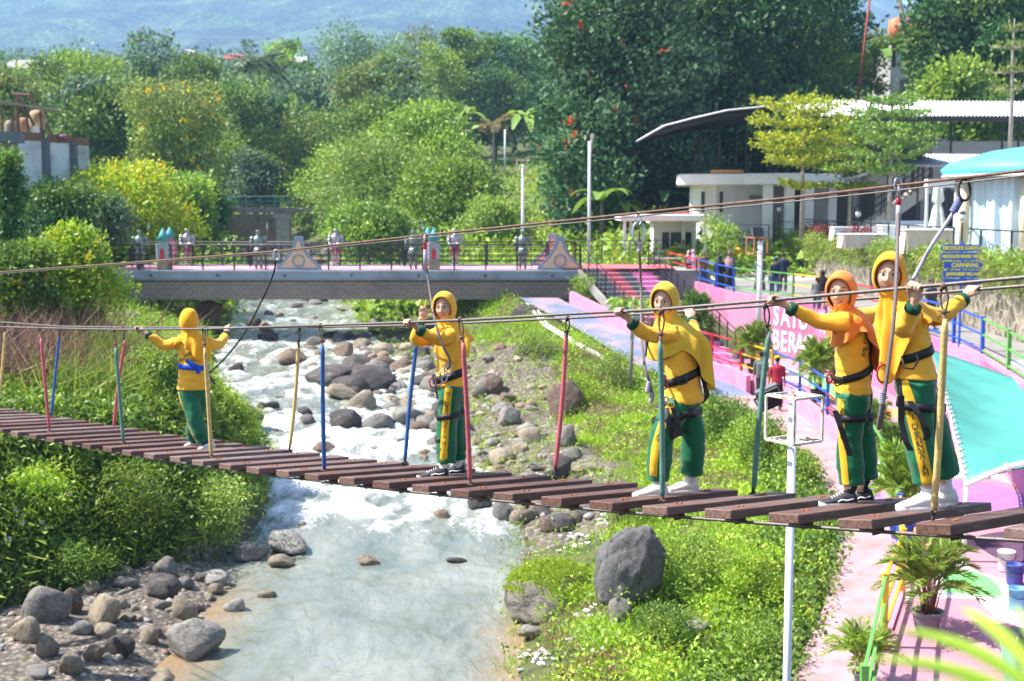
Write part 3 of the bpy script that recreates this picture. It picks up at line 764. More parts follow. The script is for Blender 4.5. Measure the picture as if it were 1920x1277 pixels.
def tree_meshes(name, seed, h, spread, trunk_h, ncl, n, ls, lw, lk, bk=None, droop=0, up=.35, shape='round', flowers=0, fm=None, r=None, depth=1.0, lean=0):
    global G
    G = np.random.default_rng(seed); rg = random.Random(seed); cl = []; ncl = int(ncl*1.45); n = int(n*2.3); ls *= .74; lw *= .74
    for i in range(ncl):
        u = (i+.5)/ncl; z = trunk_h+(h-trunk_h)*(.08+.9*u)
        if shape == 'round': q = math.sin(math.pi*min(1,.12+.80*u))**.7
        elif shape == 'cone': q = 1.05-.8*u
        elif shape == 'vase': q = .45+.6*u
        elif shape == 'flat': q = .6+.5*math.sin(math.pi*u)
        elif shape == 'column': q = .75+.25*math.sin(math.pi*u)
        else: q = 1
        a = i*2.399+rg.uniform(-.4,.4); d = spread*.5*q*math.sqrt(rg.uniform(.04,1))*rg.uniform(.7,1.08)
        s = spread*rg.choice((.09,.12,.15,.18,.21))*(.75+.35*q)
        rz = s*rg.uniform(.6,.95) if shape != 'flat' else s*rg.uniform(.25,.4)
        cl.append((lean*u+d*math.cos(a), depth*d*math.sin(a), min(z+rg.uniform(-.05,.03)*h, h-rz*.8), s, s*depth, rz))
    V, Q, fl = crown(cl, n, ls, lw, droop, up, flowers=flowers)
    mats = [lm(lk), lm(ALT[lk])]; mi = np.array([rg.random() < .28 for _ in cl])[crown.cl].astype(int); nl_ = len(Q)
    if fl is not None:
        FP, FN = fl; v2, q2 = leaves(FP, FN, ls*(.7 if fm is flower_r else .75), ls*(.6 if fm is flower_r else .65)); mi = np.concatenate([mi,np.full(len(q2),2)]); V, Q = merge([(V,Q),(v2,q2)]); mats.append(fm)
    cm = np_mesh(name+'_crown', V, Q, mats, False, mi)
    tm = limb_tree(h, trunk_h, cl, r or h*.022, seed, lean).mesh(name+'_trunk'); tm.materials.append(bk or bark)
    tm.polygons.foreach_set('use_smooth', [True]*len(tm.polygons))
    return cm, tm
def plant_tree(meshes, X, Y, name, label, group=None, scale=(1,1,1), rz=0, z=None, cat='tree', sink=.3):
    cm, tm = meshes; o = empty(name, (X, Y, (ground(X,Y) if z is None else z)-sink), label, cat, group, rz); o.scale = scale
    link('crown', cm, o); link('trunk', tm, o); return o
def px_tree(meshes, px, ytop, ybase, Y, name, label, H, group=None, wscale=None, rz=0, zb=None):
    """stand a tree of mesh height H so that its crown reaches picture row ytop at distance Y"""
    top = at(px, ytop, Y); base = at(px, ybase, Y).z if ybase is not None else ground(top.x, Y)
    s = (top.z-base)/H; ws = s if wscale is None else wscale
    return plant_tree(meshes, top.x, Y, name, label, group, (ws,ws,s), rz, base, sink=0)
def tree(px, ytop, ybase, Y, name, label, wpx, seed, lk, ls, n, ncl=16, trunk=.3, shape='round', bk=None, droop=0, up=.35, flowers=0, fm=None, group=None, r=None, lw=None, lean=0, depth=1.0, rz=0):
    top = at(px, ytop, Y); zb = at(px, ybase, Y).z if ybase is not None else ground(top.x, Y)
    h = top.z-zb; sp = wpx*Y/F
    m = tree_meshes(name, seed, h, sp, h*trunk, ncl, n, ls, lw or ls*.55, lk, bk, droop, up, shape, flowers, fm, r, depth, lean)
    return plant_tree(m, top.x, Y, name, label, group, rz=rz, z=zb, sink=.2)
# ---- valley trees, left to right (px, top row, base row, distance, ...)
tree(20,120,None,120,'leafy_tree','dull green tree rising behind the rusty roof at the left edge',150,101,'olive',.6,2600)
tree(80,108,300,150,'leafy_tree','dark green dense tree left of the bright feathery one on the far left slope',74,102,'mid',.55,2600,shape='column',trunk=.15)
tree(165,100,300,158,'leafy_tree','bright feathery green spreading tree behind the dark one on the left slope',170,103,'bright',.6,3600,shape='flat',ncl=22,trunk=.25)
tree(175,158,330,112,'leafy_tree','pale grey green tree with large leaves beside the white walled house',170,104,'greygreen',.62,4200,trunk=.25)
tree(283,64,300,175,'leafy_tree','tall pale large leaved tree standing above the left slope',96,105,'greygreen',.8,1800,shape='column',trunk=.25)
tree(375,98,300,170,'leafy_tree','dark layered tree between the pale tall tree and the coconut palm',130,106,'mid',.6,3000,shape='flat',ncl=18)
tree(318,152,420,105,'flowering_tree','tall loose tree with yellow flowers and many thin stems left of the river',200,107,'olive',.42,7000,ncl=30,trunk=.12,flowers=120,fm=flower_y,shape='vase')
tree(245,310,420,95,'leafy_tree','light green bush tree in front of the yellow flowering tree',130,108,'mid',.4,2600,trunk=.1)
tree(452,155,400,132,'leafy_tree','rounded green tree with brownish top beside the dark ivy column',130,109,'mid',.5,4200,ncl=22,trunk=.1)
tree(515,180,400,141,'leafy_tree','very dark ivy covered tree left of the far footbridge pier',75,110,'dark',.5,3000,shape='column',trunk=.08)
tree(478,285,400,124,'leafy_tree','grey green bushy tree above the far footbridge railing',100,111,'greygreen',.5,2600,trunk=.12)
tree(372,330,460,88,'leafy_tree','dark round tree at the left end of the far footbridge',90,112,'dark',.42,4200,trunk=.1)
tree(345,330,460,84,'leafy_tree','deep green bush behind the yellow flowering shrub',110,113,'mid',.4,3000,trunk=.1)
tree(535,72,300,200,'leafy_tree','bright green flat topped tree right of the coconut palm',95,114,'bright',.75,1600,shape='flat',ncl=10,trunk=.45)
tree(560,140,330,165,'leafy_tree','hazy grey green tree in the middle of the valley',150,115,'greygreen',.7,3200)
tree(650,52,330,170,'bamboo_clump','tall grey green arching bamboo clump in the valley centre',150,116,'greygreen',.75,5200,shape='vase',ncl=24,trunk=.1,droop=.5,lw=.22,lean=2)
tree(740,50,300,182,'bamboo_clump','thin bamboo plume bending over beside the big grey clump',90,117,'olive',.7,1900,shape='vase',ncl=12,trunk=.25,droop=.6,lw=.2,lean=3)
tree(705,110,330,150,'leafy_tree','dull green dense tree below the bamboo plume',150,118,'olive',.6,3600)
tree(745,105,300,128,'papaya_tree','thin tree with flat tiers of large pale leaves',95,119,'greygreen',.85,520,shape='flat',ncl=9,trunk=.35,r=.14,bk=bark)
tree(828,85,320,170,'bamboo_clump','golden green upright bamboo clump left of the tall spreading trees',85,120,'bamboo',.7,3800,shape='column',ncl=18,trunk=.05,lw=.24)
tree(890,50,320,185,'umbrella_tree','tall tree with a flat umbrella crown on a bare trunk',110,121,'mid',.75,3000,shape='flat',ncl=13,trunk=.5,bk=bark)
tree(965,62,320,190,'umbrella_tree','dark tall spreading tree right of the umbrella crown',130,122,'dark',.75,4400,shape='round',ncl=20,trunk=.3)
tree(930,130,330,172,'leafy_tree','shaded green trees edge below the tall spreading trees',150,123,'dark',.65,3600)
tree(1010,140,330,200,'leafy_tree','small hazy tree at the left edge of the flame tree',70,124,'greygreen',.7,1400)
# the bright mass in the middle
tree(600,205,420,135,'leafy_tree','mid green rounded tree above the far footbridge',190,125,'bamboo',.5,5600,ncl=26,trunk=.1)
tree(700,185,420,126,'leafy_tree','olive green tree in the middle of the bright valley thicket',200,126,'mid',.5,5600,ncl=26,trunk=.1,droop=.2)
tree(805,192,420,120,'leafy_tree','fresh bright green tree under the golden bamboo',210,127,'bright',.48,7600,ncl=28,trunk=.08,droop=.2)
tree(650,275,440,108,'leafy_tree','fine leaved lime green tree overhanging the far footbridge',170,128,'bright',.38,6400,ncl=26,trunk=.12,droop=.3)
tree(705,262,462,100,'bamboo_clump','large feathery yellow green bamboo clump behind the middle of the knights bridge',230,129,'bamboo',.46,9500,ncl=36,trunk=.05,droop=.4,lw=.16)
tree(850,300,462,92,'leafy_tree','bright drooping tree behind the knights at the middle of the bridge',210,130,'bright',.42,7800,ncl=30,trunk=.08,droop=.4,lw=.18)
tree(930,370,470,84,'leafy_tree','olive green bush behind the pale lamp mast',120,131,'bamboo',.36,4200,ncl=18,trunk=.06,droop=.3,lw=.15)
tree(690,385,470,82,'leafy_tree','low shaded thicket behind the bridge railing',160,132,'mid',.36,4200,ncl=18,trunk=.06)
# flame tree and the dark trees on the right
tree(1185,-70,455,86,'flame_tree','huge dark green tree with orange red flowers right of the river',300,140,'bluish',.52,17000,ncl=60,trunk=.14,shape='column',flowers=110,fm=flower_r,r=.45)
tree(1105,190,455,83,'flame_tree','lower spreading boughs of flame flowers leaning left over the grass slope',190,141,'bluish',.48,6800,ncl=30,trunk=.12,flowers=55,fm=flower_r,shape='column')
tree(1120,-40,300,92,'flame_tree','upper left flame tree crown standing clear against the blue mountain',170,142,'bluish',.52,6000,ncl=26,trunk=.3,flowers=40,fm=flower_r)
tree(1330,-110,450,95,'leafy_tree','very dark tall tree behind the flame tree',270,143,'dark',.6,11000,ncl=44,trunk=.18,shape='column',r=.5)
tree(1445,-110,400,100,'leafy_tree','dark blue green tall tree above the left end of the shed roof',240,144,'dark',.6,10000,ncl=40,trunk=.25,shape='column',r=.5)
tree(1545,-80,330,108,'leafy_tree','dark crown leaning towards the gap of blue sky',160,145,'dark',.6,5600,ncl=26,trunk=.3,lean=0)
tree(1500,170,420,90,'leafy_tree','dark undergrowth tree behind the upper terrace railing',170,146,'dark',.5,5200,ncl=24,trunk=.05)
tree(1380,230,430,92,'leafy_tree','shadowy tree behind the curved white building',190,147,'dark',.5,5600,ncl=24,trunk=.05)
tree(1290,250,455,88,'leafy_tree','deep shade tree beside the curved white building',120,148,'mid',.45,4200,ncl=20,trunk=.1)
tree(1790,-80,330,92,'leafy_tree','creeper hung dark tree on the right with pale glossy leaves',150,149,'dark',.55,7600,ncl=30,trunk=.1,shape='column')
tree(1885,-110,330,90,'leafy_tree','darkest tall tree in the top right corner',150,150,'dark',.55,6600,ncl=26,trunk=.15,shape='column')
tree(1800,118,330,84,'climbing_creeper','fresh lime green creeper heap above the shed roof on the right',160,151,'bright',.55,3600,ncl=20,trunk=.05)
tree(1870,190,340,86,'leafy_tree','glossy dark shrubs behind the right end of the shed',160,152,'mid',.45,4600,ncl=20,trunk=.05)
tree(1640,215,345,88,'leafy_tree','sunlit bushes behind the middle of the shed roof',150,153,'bright',.5,2800,ncl=16,trunk=.05)
tree(1740,150,340,92,'leafy_tree','mixed green bushes below the leaning palm trunk',130,154,'mid',.5,2600,ncl=16,trunk=.05)
tree(1625,60,220,112,'leafy_tree','pale scrubby tree in the gap under the sky',90,155,'olive',.5,1100,ncl=10,trunk=.3)
# ---- layered terrace trees by the white building
def layered(px, ytop, ybase, Y, wpx, seed, lk, label, n, layers, zb=None, sx=1.0):
    global G
    G = np.random.default_rng(seed); rg = random.Random(seed); top = at(px,ytop,Y); zb = at(px,ybase,Y).z; h = top.z-zb; sp = wpx*Y/F
    o = empty('layered_tree', (top.x,Y,zb-.2), label, 'tree'); mb = MB(); mb.tube([(0,0,0),(.03,.02,h*.4),(-.03,0,h*.75),(0,0,h*.98)], [.10,.085,.055,.02], 8)
    P = []; N = []
    for (u, q) in layers:
        z0 = h*u; k = 7 if q > .5 else 5
        for b in range(k):
            a = b*2*math.pi/k+rg.uniform(-.3,.3); Lb = sp*.5*q*rg.uniform(.75,1.05); rise = Lb*rg.uniform(.05,.28)
            d = Vector((math.cos(a),math.sin(a),0)); e = Vector((0,0,z0))+d*Lb+Vector((0,0,rise)); mb.tube([(0,0,z0),Vector((0,0,z0))+d*Lb*.5+Vector((0,0,rise*.35)),e],[.035,.02,.006],5)
            m = int(n*q/len(layers)/k*(1.2))
            s = G.random((m,1))**.75; base = np.array([0,0,z0])+np.array(d)*Lb*s+np.array([0,0,rise])*s**1.6
            sd = np.array([-d.y,d.x,0]); wv = G.normal(size=(m,1))*Lb*.17*(1.15-.5*s)
            P.append(base+sd*wv+np.array([0,0,1])*(G.normal(size=(m,1))*.07+.06)); N.append(np.array(d)*.5+G.normal(size=(m,3))*.6+np.array([0,0,.35]))
    V, Q = leaves(np.concatenate(P), np.concatenate(N), .20*(.6+.8*G.random(sum(len(p) for p in P))), .11)
    link('crown', np_mesh('layered_crown', V, Q, lm(lk)), o); mb.build('trunk', bark_pale, o, True); return o
layered(1508,172,440,62,210,161,'yellowgreen','yellow green tree with flat layered boughs in front of the white terrace',5200,[(.36,.42),(.52,.85),(.6,1.05),(.68,1.0),(.78,1.0),(.87,.9),(.95,.45)])
layered(1597,215,440,66,150,162,'bright','narrow bright green layered tree between two taller ones at the terrace',3000,[(.42,.7),(.55,1.0),(.68,.9),(.8,.7),(.92,.4)])
layered(1673,165,440,60,190,163,'mid','tall mid green layered tree with a pale trunk before the outside stair',4200,[(.45,.5),(.55,.95),(.64,1.0),(.73,.95),(.83,.8),(.92,.55)])
layered(1903,20,300,56,110,164,'olive','nearly bare sparse layered tree at the right edge',500,[(.5,.8),(.62,1.0),(.78,.8),(.9,.5)])
# ---- palms, bananas
def frond(mb_pts, base, d, L, drop, w, nl, P, N, Ls, tipw=.15, rise=.5):
    pts = []
    for i in range(9):
        u = i/8; pts.append(Vector(base)+Vector(d)*L*u*(1-.12*u)+Vector((0,0,L*(rise*u-drop*u*u))))
    for i in range(nl):
        u = .12+.88*i/(nl-1); f = u*8; a = int(min(7,f)); p = pts[a].lerp(pts[a+1], f-a); t = (pts[a+1]-pts[a]).normalized(); s = t.cross(Vector((0,0,1))).normalized()
        l = w*(math.sin(math.pi*min(1,.15+u*.85))**.6+tipw)
        for sg in (-1,1): P.append(p); N.append((s*sg*.85+t*.6+Vector((0,0,-.12))+Vector((rnd.gauss(0,.06),rnd.gauss(0,.06),rnd.gauss(0,.06))))); Ls.append(l)
    return pts
def palm(px, ytop, ybase, Y, label, nf, L, name='coconut_palm', trunk_r=.16, lk='greygreen', seed=5, lean=.6, crown_m=True):
    rg = random.Random(seed); T = at(px,ytop,Y); zb = at(px,ybase,Y).z; h = T.z-zb; o = empty(name, (T.x+lean,Y,zb), label, 'palm')
    mb = MB(); top = Vector((-lean,0,h)); mb.tube([(0,0,-.4),(-lean*.2,0,h*.35),(-lean*.55,0,h*.7),top],[trunk_r*1.2,trunk_r,trunk_r*.9,trunk_r*.75],9); mb.build('trunk', bark_pale, o, True)
    P = []; N = []; Ls = []; rb = MB()
    for i in range(nf):
        a = i*2.399; e = rg.uniform(.1,.95); d = Vector((math.cos(a),math.sin(a),0)); pts = frond(None, top, d, L*rg.uniform(.8,1.05), rg.uniform(.5,.95) if e < .6 else .35, L*.24, 26, P, N, Ls, rise=e); rb.tube(pts, [.05,.045,.04,.035,.03,.025,.02,.015,.008], 5)
    V, Q = leaves(np.array(P), np.array(N), np.array(Ls), np.array(Ls)*.16, .1, .15); link('crown', np_mesh('fronds', V, Q, lm(lk)), o); rb.build('frond_rib', bark, o); return o
palm(483,122,300,138,'coconut palm standing clear above the left valley trees',19,4.3,seed=3)
palm(925,235,330,150,'dead brown palm in the clearing right of the bright trees',9,3.4,lk='dry',seed=8,lean=0)
def slim_trunk(px0, py0, px1, py1, Y, r, label, m):
    a, b = at(px0,py0,Y), at(px1,py1,Y); o = empty('slender_palm', a, label, 'palm'); mb = MB(); d = b-a
    mb.tube([Vector((0,0,-.5)), d*.5+Vector((.15,0,0)), d],[r*1.2,r,r*.85],9); mb.build('trunk', m, o, True)
    P = []; N = []; Ls = []
    for i in range(12): frond(None, d, Vector((math.cos(i*2.4),math.sin(i*2.4),0)), 4.0, .7, .9, 22, P, N, Ls, rise=.6)
    V, Q = leaves(np.array(P), np.array(N), np.array(Ls), np.array(Ls)*.15, .1, .15); link('crown', np_mesh('fronds', V, Q, lm('mid')), o)
slim_trunk(1714,190,1678,-40,96,.2,'slender pale leaning palm trunk against the sky gap', bark_pale)
def banana(px, py, Y, L, label, nl=8, seed=1, lk='bright', h=1.6):
    rg = random.Random(seed); p = at(px,py,Y); o = empty('banana_plant', p, label, 'plant'); mb = MB(); mb.tube([(0,0,-.3),(0,0,h)],[.14,.09],8); mb.build('stem', bark, o, True)
    lf = MB()
    for i in range(nl):
        a = i*2.4+rg.uniform(-.3,.3); up = rg.uniform(.25,.95); d = Vector((math.cos(a),math.sin(a),0)); s = Vector((-d.y,d.x,0)); rs = []
        for j in range(9):
            u = j/8; c = Vector((0,0,h))+d*L*u*(1-.35*up)+Vector((0,0,L*(up*u*1.1-.75*u*u))); wd = L*.13*math.sin(math.pi*min(1,.05+u*.93))**.6+.02
            rs.append([c-s*wd+Vector((0,0,wd*.25)), c, c+s*wd+Vector((0,0,wd*.25))])
        lf.rings(rs, cap=False, closed=False)
    lf.build('leaf', lm(lk), o, True, fix=False); return o
banana(1640,140,98,3.6,'big banana plant left of the leaning palm trunk',8,1,'mid',1.2)
banana(1676,118,98,3.0,'upright banana plant beside the leaning palm trunk',7,2,'mid',1.2)
banana(985,248,150,4.2,'pale green banana plants at the top of the grass slope',9,3)
banana(870,245,150,4.0,'banana leaves showing above the bright thicket',8,4)
banana(1128,430,78,2.6,'dark banana plant at the foot of the flame tree',7,6,'mid')
banana(1165,438,80,2.2,'smaller banana plant right of the lamp mast',6,7,'mid')
banana(1250,420,82,2.8,'banana plant in shade beside the ticket kiosk',7,9,'dark')
# ================================================================ ground cover, far forest, mountain, haze
def scatter(fn, n, seed):
    """n points (x,y) from fn(rng)->(x,y) or None, lifted to the ground, with normals"""
    rg = random.Random(seed); out = []; tries = 0
    while len(out) < n and tries < n*6:
        tries += 1; q = fn(rg)
        if q is None: continue
        out.append((q[0], q[1], ground(q[0], q[1])))
    return np.array(out)
def patchy(x, y, s=.6, o=0.0): return fbm((x*s, y*s, 21+o),1,3)
def weeds(name, P, lk, ls, hgt, up=.5, lw=.45, seed=1, per=6, spread=.13, label=None, mats=None, lean=(0,0,0)):
    """small leafy plants: a few leaves round a point raised off the ground"""
    global G
    G = np.random.default_rng(seed); n = len(P)
    H = hgt*(.3+.9*G.random((n,1))); pp = np.repeat(P, per, 0); hh = np.repeat(H, per, 0)
    o = G.normal(size=(n*per,3))*spread*np.array([1,1,.5]); o[:,2:] += hh*G.random((n*per,1))**.7
    N = G.normal(size=(n*per,3))*np.array([1,1,.7])+np.array([lean[0],lean[1],up+lean[2]])
    L = ls*(.5+G.random(n*per)); V, Q = leaves(pp+o, N, L, L*lw, .2, .1)
    return V, Q
def blades(P, ls, seed, up=1.4, wid=.09, per=5, spread=.06, lean=(0,0,0), curl=.35):
    global G
    G = np.random.default_rng(seed); n = len(P); pp = np.repeat(P, per, 0)+G.normal(size=(n*per,3))*spread*np.array([1,1,.1])
    N = G.normal(size=(n*per,3))*np.array([.6,.6,.3])+np.array([lean[0],lean[1],up]); L = ls*(.45+.9*G.random(n*per))
    return leaves(pp, N, L, L*wid+.004, .3, curl)
def stuff(name, parts, mats, mi=None):
    V, Q = merge(parts); m = None
    if isinstance(mats, list): m = np.concatenate([np.full(len(p[1]), i) for i, p in enumerate(parts)])
    return tag(link(name, np_mesh(name, V, Q, mats, False, m)), kind='stuff')
# left bank under the bridge
def lb(rg):
    y = rg.uniform(19.5,36); x = xl(y)-rg.random()**1.3*8
    if x > xlb(y)-.12: return None
    z = ground(x,y)-zw(y)
    if z < .75 and rg.random() < .9 and y > 27: return None
    return (x,y)
P = scatter(lb, 11000, 1); P2 = scatter(lb, 3500, 2)
drp = [weeds('', P, '', .13, .34, .1, .34, 3, 8, .15, lean=(.45,-.4,-.15)), weeds('', P2, '', .22, .45, .0, .2, 4, 7, .2, lean=(.5,-.5,-.3)), blades(P2[::5], .45, 5, .5, .05, 6, .08, (.5,-.5,0), .6), weeds('', P[::2], '', .10, .42, .1, .55, 33, 9, .16, lean=(.4,-.4,-.1))]
stuff('bank_weeds', drp, [lm('mid'), lm('bright'), lm('lime'), lm('bright')])
# left plateau grass beyond the bridge
def lp(rg):
    y = rg.uniform(27,62); x = xl(y)-.1-rg.random()**1.2*(9+.2*y)
    if x > xlb(y)-.1 or ground(x,y) < zw(y)+.25: return None
    return (x,y)
P = scatter(lp, 9000, 6); P2 = scatter(lp, 4200, 7)
stuff('bank_grass', [blades(P, .27, 8, 1.0, .06, 9, .12), weeds('', P2, '', .11, .42, .5, .6, 9, 11, .2), blades(P[::14], .7, 10, .9, .035, 6, .09, (.4,0,0), .6)], [lm('lime'), lm('bright'), lm('reed')])
# right bank
def rb_(rg):
    y = rg.uniform(15.5,66); w_ = xp(y)-xr(y); s = rg.random(); x = xr(y)+w_*s
    rocky = interp(y, [15,24,28,33,40,50,58],[.5,.7,2.6,3.3,3.9,5.0,4.4])/w_
    if s < rocky+.10*fbm((x*.6,y*.4,3)): return None if rg.random() < .88 else (x,y)
    if x > xp(y)-.1: return None
    return (x,y)
P = scatter(rb_, 19000, 11); P2 = scatter(rb_, 6000, 12)
P = np.array([p for p in P if patchy(p[0],p[1],.9,9) > -.28]); m1 = np.array([patchy(p[0],p[1],.5) > -.05 for p in P]); m2 = np.array([patchy(p[0],p[1],.45,5) > .0 for p in P2])
stuff('bank_grass', [blades(P[m1], .24, 13, 1.0, .06, 9, .09), blades(P[~m1], .15, 14, .8, .08, 8, .08), weeds('', P2[m2], '', .075, .40, .5, .5, 15, 10, .13), weeds('', P2[~m2][::2], '', .075, .5, .6, .5, 16, 10, .12)], [lm('lime'), lm('dry'), lm('lime'), lm('bright')])
def ivy_(rg):
    y = rg.uniform(16,48); x = xp(y)-rg.random()**1.4*interp(y,[16,22,30,48],[1.7,1.6,1.4,2.4])
    return (x,y)
P = scatter(ivy_, 3600, 17)
stuff('ground_ivy', [weeds('', P, '', .085, .26, .5, .8, 18, 8, .12)], [lm('mid')])
# meadow slopes and undergrowth behind the bridge
def md(rg):
    y = 64+110*rg.random()**1.2; x = rg.uniform(-.62,.48)*y
    if xl(min(y,149))-.5 < x < xr(min(y,149))+1.0: return None
    return (x,y)
P = scatter(md, 14000, 19); far_open = np.array([(-.03 < p[0]/p[1] < .07) for p in P])
stuff('meadow_grass', [blades(P[far_open], .7, 20, .9, .10, 7, .5), weeds('', P[far_open][::3], '', .35, .5, .5, .5, 20, 7, .6)], [lm('lime'), lm('lime')])
stuff('undergrowth', [weeds('', P[~far_open], '', .42, 1.5, .3, .55, 21, 9, .55)], [lm('bright')])
def dome_forest(name, fn, n, seed, rad, per, ls, mats):
    global G
    pts = scatter(fn, n, seed); G = np.random.default_rng(seed); parts = []
    k = len(mats); grp = G.integers(0,k,len(pts))
    for i in range(k):
        C = pts[grp==i]; r = rad*(.45+1.2*G.random((len(C),1))**1.6); C2 = np.repeat(C,per,0); r2 = np.repeat(r,per,0)
        d = unit(G.normal(size=(len(C2),3))); d[:,2] = np.abs(d[:,2])*1.2-.15
        hs = np.repeat(G.random((len(C),1))*rad*1.3+rad*.4, per, 0)
        Pp = C2+d*r2*np.array([1,1,.95])+np.array([0,0,1])*hs
        L = ls*(.6+.8*G.random(len(Pp))); parts.append(leaves(Pp, d+G.normal(size=d.shape)*.6, L, L*.6))
    return stuff(name, parts, mats)
def ff(rg):
    y = 150+430*rg.random()**1.3; x = rg.uniform(-.64,.52)*y
    if y < 175 and -.04 < x/y < .06: return None
    return (x,y)
dome_forest('far_forest', ff, 2400, 23, 3.6, 70, .85, [lm('mid'), lm('greygreen'), lm('dark'), lm('olive')])
def ff2(rg):
    y = 400+300*rg.random(); return (rg.uniform(-.62,.5)*y, y)
dome_forest('far_forest', ff2, 2000, 24, 4.5, 50, 1.2, [lm('mid'), lm('greygreen'), lm('dark')])
# ---- mountain
def mountain_mat():
    t = NT('mountain_forest'); p = t.pos()
    v = t.n('ShaderNodeTexVoronoi'); v.inputs['Scale'].default_value = .11; t.t.links.new(p, v.inputs['Vector'])
    f = t.math('ADD', t.math('MULTIPLY', t.noise(.010,8,p,.74), 1.0), t.math('MULTIPLY', v.outputs['Distance'], -.25))
    t.bc(t.ramp(f, [(.30,(.005,.015,.01)),(.46,(.06,.11,.04)),(.58,(.17,.22,.10))])); t.rough(1.0)
    t.bump(f, 1.0, 8); return t.m
mv = []; NX, NY = 150, 70
for j in range(NY):
    y = 1300+2200*j/(NY-1)
    for i in range(NX):
        q = -.55+1.1*i/(NX-1); x = q*y*1.05
        s = min(1,(y-1300)/1750)
        ridge = interp(q, [-.5,-.4,-.25,-.1,0,.03,.1,.25,.29,.34,.5], [570,560,570,585,570,562,540,470,420,436,520])
        z = 50+(ridge-50)*s**1.1+(46*fbm((x*.0026,y*.0026,1),1,5)+12*fbm((x*.012,y*.012,2),1,4))*min(1,.25+s*1.5)
        if y > 3080: z -= (y-3080)*.5
        mv.append((x,y,z))
ix = np.arange(NX*NY).reshape(NY,NX); Q = np.stack([ix[:-1,:-1],ix[:-1,1:],ix[1:,1:],ix[1:,:-1]],-1).reshape(-1,4)
tag(link('mountain', np_mesh('mountain', np.array(mv), Q, mountain_mat(), True)), kind='structure')
# ---- haze
hz = MB(); hz.box((0,1800,316), (4600,3800,668)); hm_ = bpy.data.materials.new('haze_air'); hm_.use_nodes = True; hn = hm_.node_tree
hn.nodes.remove(hn.nodes['Principled BSDF']); pv = hn.nodes.new('ShaderNodeVolumePrincipled'); pv.inputs['Density'].default_value = .00027
pv.inputs['Color'].default_value = (.40,.64,1.0,1); pv.inputs['Anisotropy'].default_value = 0; hn.links.new(pv.outputs[0], hn.nodes['Material Output'].inputs['Volume'])
ho_ = hz.build('haze', hm_); tag(ho_, kind='stuff')
# ================================================================ painted riverside: platform, road, walls, stairs, railings
XWY = [10,25,31,34,37,44,50,54,56,65]; XWX = [8.6,10.6,11.6,12,12.2,11.95,11.5,9.7,9.0,7.5]
def xw(y): return interp(y, XWY, XWX)
def zr(y): return interp(y, [10,20,31,37,56,65,80], [-4.5,-4.3,-4.15,-4.0,-3.8,-3.5,-3.3])
KY = [10,17,19.2,21.9,26,29,34,37.7,43,48,50,53]; KX = [2.6,4.6,5.45,6.5,7.6,8.2,8.9,9.0,9.0,7.85,7.2,6.2]
def xk(y): return interp(y, KY, KX)
def zpl(y): return interp(y, [10,22,30,38,50,56], [-6.58,-6.55,-6.4,-6.1,-5.95,-5.7])
def paint_mat(name, base, pat, pale, dirt=(.25,.2,.17)):
    t = NT(name); p = t.pos(); d = t.n('ShaderNodeTexNoise'); d.inputs['Scale'].default_value = .35; d.inputs['Detail'].default_value = 1.5; t.t.links.new(p, d.inputs['Vector'])
    f = t.ramp(d.outputs['Fac'], [(.0,base),(.50,pat),(.60,pale)], 'CONSTANT')
    w = t.ramp(t.noise(1.1,7,p,.7), [(.42,0),(.72,.6)]); c = t.mix(w, f, dirt); c = t.mix(t.ramp(t.noise(14,4,p),[(.4,.25),(.65,0)]), c, tuple(x*.7 for x in base))
    if 'floor' in name:
        b = t.n('ShaderNodeTexBrick'); b.offset = 0.0; b.inputs['Scale'].default_value = 1.0; b.inputs['Brick Width'].default_value = 2.6; b.inputs['Row Height'].default_value = 2.6; b.inputs['Mortar Size'].default_value = .012; t.t.links.new(p, b.inputs['Vector']); c = t.mix(t.math('MULTIPLY', b.outputs['Fac'], .7), c, (.12,.09,.09))
    c = t.mix(t.ramp(t.noise(3.3,8,p,.75),[(.6,0),(.68,.55)]), c, (.40,.34,.32))
    t.bc(c); t.rough(.75); t.bump(t.noise(30,4,p), .15, .01); return t.m
pink_floor = paint_mat('pink_floor_paint', (.52,.26,.34), (.47,.22,.29), (.56,.37,.45), (.33,.22,.21))
pink_wall = paint_mat('pink_wall_paint', (.50,.12,.29), (.57,.18,.37), (.62,.27,.45))
kerb_pink = mat('kerb_pink', (.68,.26,.42), .8, .15, 3, .2, 30, dirt=(.25,.17,.16), dirt_amt=.6, dscale=1.3)
old_path = mat('worn_pink_path', (.45,.28,.30), .85, .18, 2, .2, 25, dirt=(.20,.15,.11), dirt_amt=.75, dscale=.8)
asphalt = mat('asphalt', (.24,.23,.225), .9, .15, 2, .3, 60, dirt=(.33,.30,.27), dscale=.5)
blue_floor = mat('blue_floor_paint', (.15,.19,.30), .8, .2, 1.2, .1, 30, dirt=(.42,.27,.29), dirt_amt=.95, dscale=.45)
white_p = mat('white_paint', (.80,.80,.79), .6, .05, 3, dirt=(.5,.48,.44), dirt_amt=.35, dscale=1.2)
white_wall = mat('white_wall', (.78,.78,.77), .7, .04, 2, dirt=(.45,.43,.4), dirt_amt=.25, dscale=.6)
black_metal = mat('black_metal', (.022,.022,.028), .45, .2, 10)
concrete = mat('concrete', (.32,.31,.29), .9, .18, 2, .3, 30, dirt=(.12,.11,.10), dscale=.9)
black_pl = mat('black_plastic', (.02,.02,.02), .4)
red_p, blue_p, green_p, yel_p = mat('red_paint',(.58,.025,.04),.5,.1), mat('blue_paint',(.03,.10,.52),.5,.1), mat('green_paint',(.12,.36,.07),.5,.1), mat('yellow_paint',(.80,.46,.02),.5,.1)
RC = {'red':red_p,'blue':blue_p,'green':green_p,'yellow':yel_p}
yy = lambda a, b, n: np.linspace(a, b, n)
